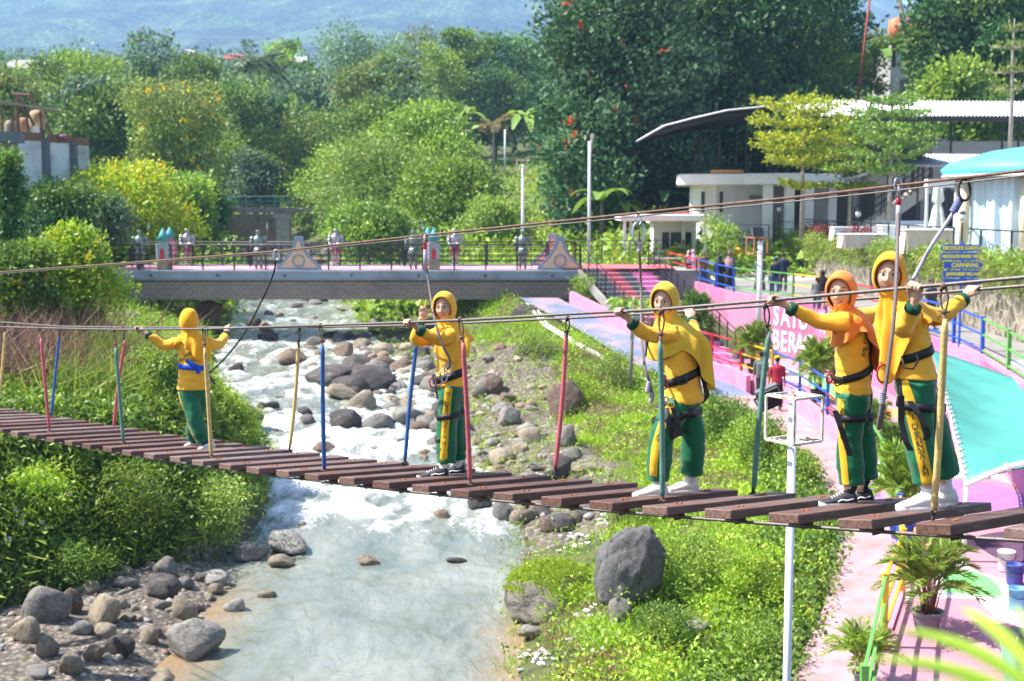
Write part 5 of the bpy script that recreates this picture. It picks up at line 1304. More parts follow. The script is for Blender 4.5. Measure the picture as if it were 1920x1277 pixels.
floodlight(lp2, (-.1,0,Hh+.22), .42, .36, Matrix.Rotation(R(-35),3,'X'))
def mast(px, ytop, ybase, Y, label, r, top):
    a = at(px,ybase,Y); T = at(px,ytop,Y); o = empty('mast', a, label, 'pole'); h = T.z-a.z; mb = MB(); mb.tube([(0,0,-.3),(0,0,h*.96)],[r,r*.8],10); mb.build('pole', pole_w, o, True)
    if top == 'cage': c_ = bpy.data.objects.new('lamp_cage',None); col.objects.link(c_); c_.parent = o; c_.location = (-.05,0,h*.97-.35); cage(c_,0,.5,.5,rust_white,.05)
    else: mb = MB(); mb.tube([(0,0,h*.76),(.06,0,h*.88),(.12,0,h)],[.05,.045,.04],8); mb.box((.13,-.05,h),(.16,.2,.22)); mb.build('lamp_arm', rust_white, o)
mast(980,300,500,65.5,'pale mast with a rusty cage top behind the right end of the knights bridge',.085,'cage')
mast(1104,255,500,66,'tall pale mast with a leaning lamp arm in front of the flame tree',.085,'arm')
mast(947,240,320,112,'brown post with a small lamp in the meadow beyond the bridge',.09,'arm')
# ================================================================ white terrace building
B0 = at(1420,440,74); bld = empty('terrace_building', B0, 'white curved terrace building with columns under a corrugated shed roof', 'building'); BI = Matrix.Translation(-B0)
def bp(mb, name, m, parent=None, **k):
    o = mb.build(name, m, parent or bld, **k)
    if parent is None: o.matrix_parent_inverse = BI
    return o
def X_(px, Y): return (px-CX)/F*Y*1.0
def Z_(py, Y): return at(CX,py,Y).z
plan = [(1267,78),(1266,74.5),(1270,72.6),(1290,71.8),(1340,71.2),(1395,70.9),(1400,70.3),(1498,69.6),(1527,71.5),(1562,72),(1562,86),(1267,86)]
zt, zb_ = Z_(325,70.5), Z_(346,70.5)
mb = MB(); mb.prism([(X_(p,d),d,zb_) for p,d in plan], (0,0,zt-zb_)); bp(mb,'roof_slab',white_wall,bevel=.04)
wp = [(1292,84),(1291,76),(1297,74.2),(1312,73.2),(1340,72.8),(1375,73.2),(1415,74.2),(1436,75)]
mb = MB(); mb.rings([[ (X_(p,d),d,-2.2), (X_(p,d),d,zb_+.01), (X_(p,d)+.05,d+.35,zb_+.01), (X_(p,d)+.05,d+.35,-2.2)] for p,d in wp]); bp(mb,'curved_wall',white_wall)
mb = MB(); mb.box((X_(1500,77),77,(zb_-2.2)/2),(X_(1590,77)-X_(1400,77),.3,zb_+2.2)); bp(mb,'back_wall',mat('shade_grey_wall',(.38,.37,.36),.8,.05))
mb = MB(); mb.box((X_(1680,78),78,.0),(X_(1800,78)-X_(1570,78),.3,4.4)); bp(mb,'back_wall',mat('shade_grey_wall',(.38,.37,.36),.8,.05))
for px, d, b in ((1316,72.7,398),(1350,72.55,398)):
    mb = MB(); z1, z0 = Z_(359,d), Z_(b,d); mb.box((X_(px,d),d-.03,(z1+z0)/2),(.19,.12,z1-z0)); bp(mb,'window_slit',mat('dark_glass',(.015,.02,.02),.15))
mb = MB(); mb.box((X_(1418,74),73.9,Z_(370,74)),(.95,.2,.2)); bp(mb,'vent_grille',mat('vent_grey',(.2,.2,.2),.7))
for px, d, zlow in ((1437,70.6,-3.4),(1477,70.4,-2.2),(1513,70.6,-3.4),(1556,73,-2.2)):
    mb = MB(); mb.box((X_(px,d),d,(zb_+zlow)/2),(.46,.46,zb_-zlow)); bp(mb,'column',white_wall)
for px, w_, d in ((1580,.95,76.6),(1622,.9,77.7),(1500,.8,76.7),(1705,1.0,77.7),(1775,1.1,77.7)):
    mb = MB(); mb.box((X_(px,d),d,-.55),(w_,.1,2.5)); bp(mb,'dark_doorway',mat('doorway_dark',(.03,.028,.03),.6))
mb = MB(); mb.prism([(X_(1524,71.4),71.4,zb_),(X_(1560,71.4),71.4,zb_),(X_(1600,71.4),71.4,zb_-.05),(X_(1590,71.4),71.4,zb_+.45),(X_(1572,71.4),71.4,zt-.05),(X_(1524,71.4),71.4,zt)],(0,5,0)); bp(mb,'curved_wing',white_wall)
base_m = mat('base_wall_white',(.74,.74,.72),.8,.06,1)
mb = MB(); mb.box((X_(1385,71),72.2,-2.9),(X_(1450,71)-X_(1318,71),1.4,1.6)); bp(mb,'base_wall',base_m)
mb = MB(); mb.box((X_(1350,71),71.4,-2.95),(1.0,.1,1.2)); bp(mb,'gate',black_metal)
# white crazed panel at the base
def craze():
    t = NT('crazed_panel'); v = t.n('ShaderNodeTexVoronoi'); v.feature = 'DISTANCE_TO_EDGE'; v.inputs['Scale'].default_value = 2.6; t.t.links.new(t.pos(), v.inputs['Vector']); t.bc(t.ramp(v.outputs['Distance'],[(.07,(.8,.8,.8)),(.09,(.05,.05,.05))])); return t.m
mb = MB(); mb.box((X_(1395,71),71.45,-2.9),(1.35,.08,1.25)); bp(mb,'lattice_panel',craze())
zr_ = zt
def brl(pts, h, nr, step, pr=.03):
    tot = []
    pts = [Vector(p) for p in pts]
    for a, b in zip(pts, pts[1:]):
        n = max(1, round((b-a).length/step)); tot += [a.lerp(b,i/n) for i in range(n)]
    tot.append(pts[-1]); rr = bpy.data.objects.new('deck_railing', None); col.objects.link(rr); rr.parent = bld; rr.matrix_parent_inverse = BI
    for p in tot: mb = MB(); mb.box(p+Vector((0,0,h/2)),(pr*1.6,pr*1.6,h)); mb.build('post', black_metal, rr)
    for f in np.linspace(1,.25,nr): mb = MB(); mb.tube([p+Vector((0,0,h*f)) for p in pts], pr*.6, 6); mb.build('rail', black_metal, rr)
brl([(X_(1272,74),74,zr_),(X_(1330,72),72,zr_),(X_(1400,71.3),71.3,zr_),(X_(1496,70),70,zr_)],1.0,3,1.3)
brl([(X_(1296,70),70,-2.15),(X_(1440,69.5),69.5,-2.15)],1.0,3,1.6); brl([(X_(1450,69.8),69.8,-2.0),(X_(1600,69.8),69.8,-2.0)],1.0,3,1.6)
for px, d, yt in ((1303,74,284),(1309,76,238),(1345,73,232),(1376,80,236),(1395,74,236),(1440,80,232),(1497,73,226),(1566,76,220)):
    z1 = Z_(yt,d); mb = MB(); mb.tube([(X_(px,d),d,zr_),(X_(px,d),d,z1)],.055,8); bp(mb,'roof_post',black_metal)
mb = MB(); mb.box((X_(1360,71.6),71.6,zr_+.12),(1.7,.4,.16)); bp(mb,'orange_bench',opaint)
# corrugated roofs
Z3 = lambda h: Vector((0,0,h))
def corr(name, P00, P10, P01, P11, m, nw, amp=.05, parent=None):
    n = nw*4; rows = []
    nrm = (Vector(P10)-Vector(P00)).cross(Vector(P01)-Vector(P00)).normalized()
    for i in range(n+1):
        u = i/n; o_ = nrm*(amp*math.sin(2*math.pi*i/4)); a = Vector(P00).lerp(Vector(P10),u)+o_; b = Vector(P01).lerp(Vector(P11),u)+o_
        rows.append([a, b, b+nrm*.03, a+nrm*.03])
    mb = MB(); mb.rings(rows); return bp(mb, name, m)
roof_w = mat('corrugated_white', (.80,.80,.80), .45, .06, 1.5, dirt=(.5,.5,.48), dirt_amt=.4)
def RP(px,py,d): return (X_(px,d), d, Z_(py,d))
# left leaf of the roof runs back from its low rake edge, so its underside shows
for (pa,ya),(pb,yb) in (((1240,236),(1300,220)),((1300,220),(1360,206)),((1360,206),(1420,200)),((1420,200),(1490,189))):
    a, b = RP(pa,ya,66), RP(pb,yb,66); corr('roof_sheet', a, (a[0],81,a[2]-.1), b, (b[0],81,b[2]-.1), roof_w, 40, .04); mb = MB(); mb.prism([Vector(a)-Z3(.13),Vector(b)-Z3(.13),Vector((b[0],81,b[2]-.23)),Vector((a[0],81,a[2]-.23))],(0,0,-.02)); bp(mb,'roof_shade_sheet',mat('roof_shade_sheet',(.016,.017,.02),.9,.2,spec=.1))  # near-black sheet added below the roof; its colour holds the underside's shade
for d in (67,70,73,76,79):
    mb = MB(); P = [Vector(RP(px,py,66)) for px,py in ((1242,236),(1300,220.5),(1360,206.5),(1420,200.5),(1490,189.5))]; P = [Vector((p.x,d,p.z-.16)) for p in P]; mb.tube(P,.06,6); bp(mb,'purlin',black_metal)
corr('roof_sheet', RP(1478,217,70.5), RP(1975,218,70.5), RP(1478,188,78), RP(1975,192,78), roof_w, 70, .05)
mb = MB(); mb.box((X_(1720,70.8),70.9,Z_(223,70.8)),(X_(1975,71)-X_(1478,71),.15,.26)); bp(mb,'eave_beam',black_metal)
corr('roof_sheet', RP(1655,311,62), RP(1840,313,62), RP(1640,289,67), RP(1830,291,67), roof_w, 34, .05)
for px in (1660,1716,1770,1825): mb = MB(); z1 = Z_(312,62.3); mb.tube([(X_(px,62.4),62.4,-1.8),(X_(px,62.4),62.4,z1)],.05,8); bp(mb,'roof_post',black_metal)
for px in (1705,1738,1775,1870,1900): mb = MB(); mb.tube([(X_(px,76),76,-1.8),(X_(px,76),76,4.8)],.07,8); bp(mb,'roof_post',black_metal)
mb = MB(); mb.box((X_(1820,77),77,Z_(280,77)),(X_(1930,77)-X_(1690,77),.2,.9)); bp(mb,'parapet',mat('parapet_grey',(.34,.36,.40),.8))
# outside stair
mb = MB(); S = []; n = 14; a = Vector(RP(1612,432,66)); b = Vector(RP(1742,340,66))
prof = [Vector((a.x,66,a.z-.2))]
for i in range(n): x0 = a.x+(b.x-a.x)*i/n; x1 = a.x+(b.x-a.x)*(i+1)/n; z1 = a.z+(b.z-a.z)*(i+1)/n; prof += [Vector((x0,66,z1)),Vector((x1,66,z1))]
prof += [Vector((b.x,66,b.z-.55)),Vector((a.x+.4,66,a.z-.35))]
mb.prism(prof,(0,1.4,0)); bp(mb,'outside_stair',mat('stair_concrete',(.50,.49,.46),.85,.1))
for k_ in (0,1.35):
    for i in range(0,15,2): u = i/14; p = a.lerp(b,u); mb = MB(); mb.box((p.x,66+k_,p.z+.6),(.05,.05,1.0)); bp(mb,'stair_post',black_metal)
    for f in (1.1,.75,.4): mb = MB(); mb.tube([a+Vector((0,k_,f)),b+Vector((0,k_,f))],.025,6); bp(mb,'stair_rail',black_metal)
# shade sails over the terrace
sg = mat('dark_sail_cloth',(.07,.085,.11),.8,.1)
def sailtri(pts, label):
    P = [Vector(RP(*p)) for p in pts]; n = 12; mb = MB(); V_ = []; idx = {}
    for i in range(n+1):
        for j in range(n+1-i):
            u, v = i/n, j/n; w_ = 1-u-v; q = P[0]*w_+P[1]*u+P[2]*v; q.z -= 1.6*(u*v+v*w_+w_*u)*.6; idx[(i,j)] = len(V_); V_.append(q)
    f = []
    for i in range(n):
        for j in range(n-i):
            f.append((idx[(i,j)],idx[(i+1,j)],idx[(i,j+1)]))
            if j < n-i-1: f.append((idx[(i+1,j)],idx[(i+1,j+1)],idx[(i,j+1)]))
    mb.add(V_, f); o = mb.build('shade_sail', sg, None, True); so = o.modifiers.new('thick','SOLIDIFY'); so.thickness = .02; tag(o, label, 'shade sail')
sailtri([(1560,335,64),(1650,318,60),(1600,300,72)], 'dark grey shade sail hanging beside the white building')
sailtri([(1600,262,62),(1770,258,62),(1690,300,70)], 'dark triangular shade sail behind the tall layered tree')
# terrace furniture: cloth covered counters
cloth_w = mat('white_table_cloth',(.78,.79,.82),.8,.06,2); cloth_c = mat('cream_table_cloth',(.66,.56,.47),.85,.06,2)
def counter(px0, px1, ytop, Y, label, m, h=.85, dp=.9):
    x0, x1 = X_(px0,Y), X_(px1,Y); z1 = Z_(ytop,Y); o = empty('cloth_counter', ((x0+x1)/2,Y,ZT-.06), label, 'table'); w_ = x1-x0; zt_ = z1-ZT+.06
    mb = MB(); mb.box((0,0,zt_+.02),(w_+.1,dp+.1,.05)); mb.build('top', cloth_w, o, bevel=.015)
    P = []
    for i in range(61):
        u = i/60*2*(w_+dp); 
        if u < w_: x, y, nx_, ny_ = -w_/2+u, -dp/2, 0, -1
        elif u < w_+dp: x, y, nx_, ny_ = w_/2, -dp/2+u-w_, 1, 0
        elif u < 2*w_+dp: x, y, nx_, ny_ = w_/2-(u-w_-dp), dp/2, 0, 1
        else: x, y, nx_, ny_ = -w_/2, dp/2-(u-2*w_-dp), -1, 0
        q = .05*math.sin(i*1.9)+.03; P.append([(x,y,zt_),(x+nx_*q*.5,y+ny_*q*.5,zt_*.5),(x+nx_*q,y+ny_*q,.02)])
    mb = MB(); mb.rings(P, cap=False, closed=False); mb.build('cloth', m, o, True)
counter(1558,1640,427,60,'long white covered counter at the left end of the terrace',cloth_w)
counter(1648,1735,424,56,'white covered counter in the middle of the terrace railing',cloth_w)
counter(1575,1655,440,54,'low cream and white covered counter before the outside stair',cloth_c)
counter(1690,1785,432,48,'cream covered counter left of the draped pavilion',cloth_c)
counter(1650,1750,416,62,'bluish white counter behind the folded parasol',mat('bluish_cloth',(.60,.66,.78),.8))
# folded parasol, pavilion
c = at(1757,432,50); c.z = ZT; pr_ = empty('folded_parasol', c, 'closed white parasol standing on the terrace left of the draped pavilion', 'parasol'); zt_ = Z_(342,50)-ZT
mb = MB(); rs = []
for z, r in ((.55,.30),(.9,.26),(1.5,.17),(1.75,.10),(1.85,.19),(zt_-.05,.13),(zt_,.02)): rs.append([(math.cos(a)*r*(1+.25*math.cos(6*a)), math.sin(a)*r*(1+.25*math.cos(6*a)), z) for a in np.linspace(0,2*math.pi,36,endpoint=False)])
mb.rings(rs); mb.build('canopy', mat('parasol_cloth',(.68,.72,.67),.8,.08,3), pr_, True); mb = MB(); mb.tube([(0,0,0),(0,0,1)],.03,8); mb.lathe([(.3,0),(.3,.06),(.05,.1)],(0,0,0),12); mb.build('stand', white_p, pr_)
PVY = 45.0; pc = Vector((X_(1770,PVY)+3.55, PVY, ZT)); pv_ = empty('draped_pavilion', pc, 'round pavilion hung with pale blue white curtains under a turquoise canopy rim', 'pavilion')
zc0 = Z_(327,42)-ZT; zc1 = Z_(293,43)-ZT; NA = 150
mb = MB(); rs = []
for z, r in ((zc0,3.5),(zc0+.22,3.62),(zc1-.12,3.3),(zc1+.25,2.0),(zc1+.5,.2)): rs.append([(math.cos(a)*r, math.sin(a)*r, z) for a in np.linspace(0,2*math.pi,48,endpoint=False)])
mb.rings(rs, cap=False); mb.build('canopy', mat('turquoise_canopy',(.10,.46,.58),.55,.1,1), pv_, True)
mb = MB(); rs = []
for z, r in ((zc0-.02,3.5),(zc0-.05,3.2),(zc0-.02,2.6)): rs.append([(math.cos(a)*r, math.sin(a)*r, z) for a in np.linspace(0,2*math.pi,48,endpoint=False)])
mb.rings(rs, cap=False); mb.build('valance', mat('purple_lining',(.16,.05,.17),.8,.1), pv_, True)
mb = MB(); mb.tube([(math.cos(a)*3.53, math.sin(a)*3.53, zc0) for a in np.linspace(0,2*math.pi,60)],.05,6); mb.build('rim', white_p, pv_, True)
mb = MB(); rs = []
for z in np.linspace(.1,zc0,14):
    u = z/zc0; rr = []
    for i in range(NA*3):
        a = 2*math.pi*i/(NA*3); q = 2.95+.09*math.sin(23*a+2*math.sin(3*a)+.9*u)*(1.2-.7*u)+.05*math.sin(61*a+u)+.22*math.sin(5*a+1.5*u)*(1-u)*u*3*.5; rr.append((math.cos(a)*q, math.sin(a)*q, z))
    rs.append(rr)
mb.rings(rs, cap=False); mb.build('curtain', mat('pale_curtain',(.56,.68,.74),.7,.07,.8), pv_, True)
for i in range(8):
    a = math.pi+.15+i*math.pi/4; mb = MB(); mb.tube([(math.cos(a)*3.12, math.sin(a)*3.12,0),(math.cos(a)*3.12, math.sin(a)*3.12,zc0)],.16,10); mb.build('post', mat('cream_post',(.62,.53,.36),.7,.1), pv_, True)
c = at(1736,432,49); c.z = ZT; mb = MB(); z1 = Z_(336,49)-ZT; mb.box((0,0,z1/2),(.09,.09,z1)); mb.box((.5,0,z1-.15),(1.1,.4,.3)); o = mb.build('display_stand', white_p); o.location = c; tag(o,'white upright frame post with a box on top beside the folded parasol','frame')
def garden_lamp(px, yt, yb, Y, label):
    a = at(px,yb,Y); h = at(px,yt,Y).z-a.z; o = empty('garden_lamp', a, label, 'lamp'); mb = MB(); mb.tube([(0,0,-.2),(0,0,h-.3)],.035,8); mb.build('post', black_metal, o)
    mb = MB(); mb.ball((0,0,h-.12),(.12,.12,.15),10,8); mb.build('globe', mat('lamp_globe',(.6,.62,.62),.25), o, True)
    mb = MB(); mb.lathe([(.10,h-.02),(.13,h),(.02,h+.08)],(0,0,0),10); mb.build('cap', black_metal, o)
garden_lamp(1608,396,440,58,'thin globe lamp before the outside stair'); garden_lamp(1803,400,452,44,'globe lamp in front of the draped pavilion'); garden_lamp(1460,388,440,70,'globe lamp between the first white columns')
# ================================================================ entrance canopy and kiosk
c = at(1240,408,67); cn = empty('entrance_canopy', c, 'flat white entrance canopy on thin posts behind the striped stairs', 'canopy')
mb = MB(); mb.box((0,0,0),(4.4,3.4,.30)); mb.build('slab', mat('cream_slab',(.76,.74,.66),.7,.06), cn, bevel=.02)
for x in (-1.95,-1.4,1.3,2.0): mb = MB(); mb.box((x,-1.4 if x in (-1.95,2.0) else 1.4,-1.5),(.14,.14,2.7)); mb.build('post', white_p, cn)
c = at(1262,418,69.5); kk = empty('ticket_kiosk', Vector((c.x,c.y,-3.45)), 'small white kiosk with a dark window under the entrance canopy', 'kiosk'); h = c.z+3.45
mb = MB(); mb.box((0,0,h/2),(2.2,1.6,h)); mb.build('wall', white_wall, kk); mb = MB(); mb.box((0,0,h+.08),(2.6,2.0,.16)); mb.build('roof', white_p, kk)
mb = MB(); mb.box((.1,-.82,h*.62),(1.5,.06,.9)); mb.build('window', mat('dark_glass',(.015,.02,.02),.15), kk); 
for k_ in (-.25,.35): mb = MB(); mb.box((k_,-.86,h*.62),(.06,.05,.9)); mb.build('window_bar', white_p, kk)
c = at(1282,404,71); mb = MB(); mb.lathe([(1.25,-.22),(.7,.06),(.03,.22)],(0,0,0),16); o = mb.build('red_parasol', mat('red_cloth',(.42,.06,.07),.8), None, True); o.location = c; tag(o,'top of a dark red parasol behind the entrance canopy','parasol')
c = at(1240,497,64.5); mb = MB(); mb.box((0,0,.85),(1.9,.6,.06)); 
for x in (-.8,.8): mb.beam((x-.35,0,0),(x+.35,0,.82),.04,.04); mb.beam((x+.35,0,0),(x-.35,0,.82),.04,.04)
o = mb.build('trestle_table', mat('grey_table',(.5,.5,.5),.6)); o.location = (c.x,c.y,zr(64)); tag(o,'grey trestle table by the red end of the upper railing','table')
# ================================================================ sign post
SG = at(1803,640,36.2); SG.z = zr(36); sp_ = empty('sign_post', (at(1803,500,36.2).x,36.2,zr(36.2)), 'post with five blue arrow boards lettered in yellow beside the stone wall', 'sign'); b0 = LM(sp_)
mb = MB(); z1 = at(1803,452,36.2).z-b0.z; mb.tube([(0,0,-.1),(0,0,z1)],.035,8); mb.build('post', blue_p, sp_)
sign_b = mat('sign_blue',(.03,.09,.50),.4,.06); sign_y = mat('sign_yellow',(.85,.70,.06),.5,.04); sign_l = mat('sign_light_blue',(.05,.22,.62),.4)
for txt, py, x0, x1, left, ts in (("NICOLE'S CASTLE",465,1761,1839,True,.135),("NICOLE'S RIVER VIEW",480.5,1763,1839,False,.112),("CARNIVAL",497,1769,1843,False,.155),("JAPANESE VILLAGE",513.5,1767,1842,False,.115),('',529,1767,1842,False,.12)):
    z = at(1803,py,36.2).z-b0.z; a = at(x0,py,36.2).x-b0.x; b = at(x1,py,36.2).x-b0.x; h = .088; tip = .12
    poly = [(a,-.05,z),(a+tip,-.05,z+h*1.15),(b,-.05,z+h),(b,-.05,z-h),(a+tip,-.05,z-h*1.15)] if left else [(a,-.05,z-h),(b-tip,-.05,z-h*1.15),(b,-.05,z),(b-tip,-.05,z+h*1.15),(a,-.05,z+h)]
    mb = MB(); mb.prism(poly,(0,.03,0)); bo = mb.build('board', sign_b, sp_)
    e = a+tip+.02 if left else b-tip-.02; mb = MB(); mb.box((e,-.0525,z),(.012,.004,h*2.0)); mb.build('line', sign_y, bo)
    if txt: put_text('lettering', txt, ((a+b)/2+(.05 if left else .03),-.055,z-.004), (1,0,0), (0,0,1), ts, sign_y, bo, .002, offset=.009)
# ================================================================ people
Z = Vector((0,0,1))
def fuse(mb, vox, smooth=3, fold=None, name='m', fac=.5):
    """union of overlapping closed shapes into one continuous skin"""
    me = mb.mesh(name); bm = bmesh.new(); bm.from_mesh(me); bmesh.ops.recalc_face_normals(bm, faces=bm.faces); bm.to_mesh(me); bm.free()
    o = bpy.data.objects.new(name, me); col.objects.link(o)
    r = o.modifiers.new('r','REMESH'); r.mode = 'VOXEL'; r.voxel_size = vox; r.use_smooth_shade = True
    if smooth: s = o.modifiers.new('s','SMOOTH'); s.iterations = smooth; s.factor = fac
    dg = bpy.context.evaluated_depsgraph_get(); ev = o.evaluated_get(dg); out = bpy.data.meshes.new_from_object(ev)
    bpy.data.objects.remove(o); bpy.data.meshes.remove(me)
    if fold:
        out.update(); nrm = [v.normal.copy() for v in out.vertices]
        for v, n_ in zip(out.vertices, nrm): v.co += n_*fold(v.co)
        out.update()
    out.polygons.foreach_set('use_smooth', [True]*len(out.polygons)); return out
def bvh_of(me): return BVHTree.FromPolygons([v.co.copy() for v in me.vertices], [tuple(p.vertices) for p in me.polygons])
def cloth_mat(name, c, rough=.8, var=.06):
    if name in MATS: return MATS[name]
    t = NT(name); c = Vector(c); p = t.pos(); n1 = t.noise(7,4,p)
    t.bc(t.ramp(n1, [(.3,tuple(c*(1-var))),(.7,tuple(min(1,x) for x in c*(1+var)))])); t.rough(rough); t.b.inputs['Specular IOR Level'].default_value = .25
    t.b.inputs['Sheen Weight'].default_value = .15
    w = t.n('ShaderNodeTexNoise'); w.inputs['Scale'].default_value = 75; w.inputs['Detail'].default_value = 4; w.inputs['Distortion'].default_value = .6; t.t.links.new(p, w.inputs['Vector'])
    t.bump(w.outputs['Fac'], .3, .003); MATS[name] = t.m; return t.m
def skin_mat(name, c):
    if name in MATS: return MATS[name]
    t = NT(name); c = Vector(c); t.bc(t.ramp(t.noise(9,3), [(.3,tuple(c*.92)),(.7,tuple(c*1.08))])); t.rough(.5); t.b.inputs['Subsurface Weight'].default_value = .12; t.b.inputs['Subsurface Radius'].default_value = (.02,.008,.004); t.b.inputs['Subsurface Scale'].default_value = .5
    MATS[name] = t.m; return t.m
skin1 = skin_mat('skin_tan', (.68,.40,.27)); skin2 = skin_mat('skin_brown', (.34,.17,.10))
shirt_y = cloth_mat('shirt_yellow', (.92,.47,.04)); pants_g = cloth_mat('trousers_green', (.006,.13,.055), .55); cuff_g = cloth_mat('cuff_green', (.005,.07,.035))
stripe_y = cloth_mat('stripe_yellow', (.80,.46,.02)); strap_b = mat('strap_black', (.014,.014,.016), .6, .2, 60); letter_g = mat('letter_green', (.02,.07,.035), .8, .05); letter_d = mat('letter_dark', (.03,.03,.03), .8, .05)
steel = mat('carabiner_steel', (.45,.46,.48), .3, .1, 10, metal=1.0); red_al = mat('red_anodised', (.55,.03,.04), .35, .1, metal=.3)
eye_w = mat('eye_white', (.75,.73,.70), .3, .02); eye_d = mat('eye_dark', (.012,.008,.006), .2, .02); lip = mat('lip', (.37,.165,.125), .45, .05); brow = mat('eyebrow', (.02,.013,.01), .8, .05)
def frame(f, up=Z):
    f = Vector(f).normalized(); l = Vector(up).cross(f).normalized(); u = f.cross(l); return f, l, u
def head_parts(mb, C, f, l, u, s):
    """sculpted head: forward f, left l, up u"""
    rs = []; n = 40; m = 30
    for i in range(m+1):
        ph = math.pi*i/m; zc = -math.cos(ph); q = max(math.sin(ph), .015); rr = []
        for j in range(n):
            a = 2*math.pi*j/n; x = q*math.cos(a); y = q*math.sin(a); z = zc       # x fwd, y left
            X = x*.094; Y = y*.074; W = z*.112
            low = max(0,-z); Y *= 1-.24*low**1.7; 
            if x > 0: X *= 1-.06*low
            X += .012*low*max(0,x)                                                   # chin
            if x > .2:
                g = lambda y0,z0,sy,sz: math.exp(-((y-y0)/sy)**2-((z-z0)/sz)**2)
                X += .020*g(0,-.20,.13,.14)+.008*g(0,-.02,.10,.22)                   # nose
                X += .004*(g(.17,-.22,.10,.10)+g(-.17,-.22,.10,.10))
                X -= .008*(g(.36,.04,.20,.13)+g(-.36,.04,.20,.13))                   # sockets
                X += .005*g(0,.22,.6,.14)                                            # brow
                X += .007*(g(.50,-.24,.25,.22)+g(-.50,-.24,.25,.22))                 # cheeks
                X += .006*g(0,-.50,.26,.09)-.004*g(0,-.62,.3,.06)+.006*g(0,-.80,.3,.12)
            rr.append(C+(f*X+l*Y+u*W)*s)
        rs.append(rr)
    mb.rings(rs)
    for sg in (-1,1): mb.ball(C+(l*sg*.074-f*.008-u*.012)*s, (.012*s,.014*s,.026*s), 8, 6)
def face_bits(add, C, f, l, u, s, smile=1.0):
    for sg in (-1,1):
        E = C+(f*.083+l*sg*.0285+u*.006)*s; M = Matrix((l,f,u)).transposed()
        mb = MB(); mb.ball(E, (.0135*s,.009*s,.0058*s), 12, 8, M); e = add(mb,'eye',eye_w,True)
        mb = MB(); mb.ball(E+f*.0058*s, (.0062*s,.004*s,.0060*s), 10, 6, M); add(mb,'iris',eye_d,True)
        mb = MB(); P = [C+(f*(.0935-.10*abs(k)**2*4*.05)+l*sg*(.0285+.019*k)+u*(.0150-.006*k*k))*s for k in np.linspace(-1,1,7)]; mb.tube(P, [.0012*s,.0022*s,.0026*s,.0026*s,.0024*s,.0020*s,.001*s], 6); add(mb,'eyelid',brow,True)
        mb = MB(); P = [C+(f*(.0985-.009*k*k-.006*(k+1))+l*sg*(.031+.020*k)+u*(.0325+.0045*(1-k*k)+.0005*k))*s for k in np.linspace(-1,1,7)]; mb.tube(P, [.001*s,.002*s,.0025*s,.0024*s,.002*s,.0014*s,.0008*s], 6); add(mb,'eyebrow',brow,True)
    for dz, r, nm in ((-.0548,.0026,'upper_lip'),(-.0602,.0034,'lower_lip')):
        mb = MB(); P = [C+(f*(.1035-.014*k*k)+l*.0275*k+u*(dz+smile*.0125*k*k))*s for k in np.linspace(-1,1,9)]; mb.tube(P, [max(.001,r*(1-.75*k*k))*s for k in np.linspace(-1,1,9)], 7); add(mb,nm,lip,True)
    mb = MB(); P = [C+(f*(.1055-.014*k*k)+l*.026*k+u*(-.0575+smile*.0125*k*k))*s for k in np.linspace(-1,1,9)]; mb.tube(P, [.0013*s]*9, 5); add(mb,'mouth_line',eye_d,True)
    for sg in (-1,1): mb = MB(); mb.ball(C+(f*.104+l*sg*.0075-u*.030)*s, (.0025*s,.0025*s,.0018*s), 6, 5); add(mb,'nostril',brow,True)
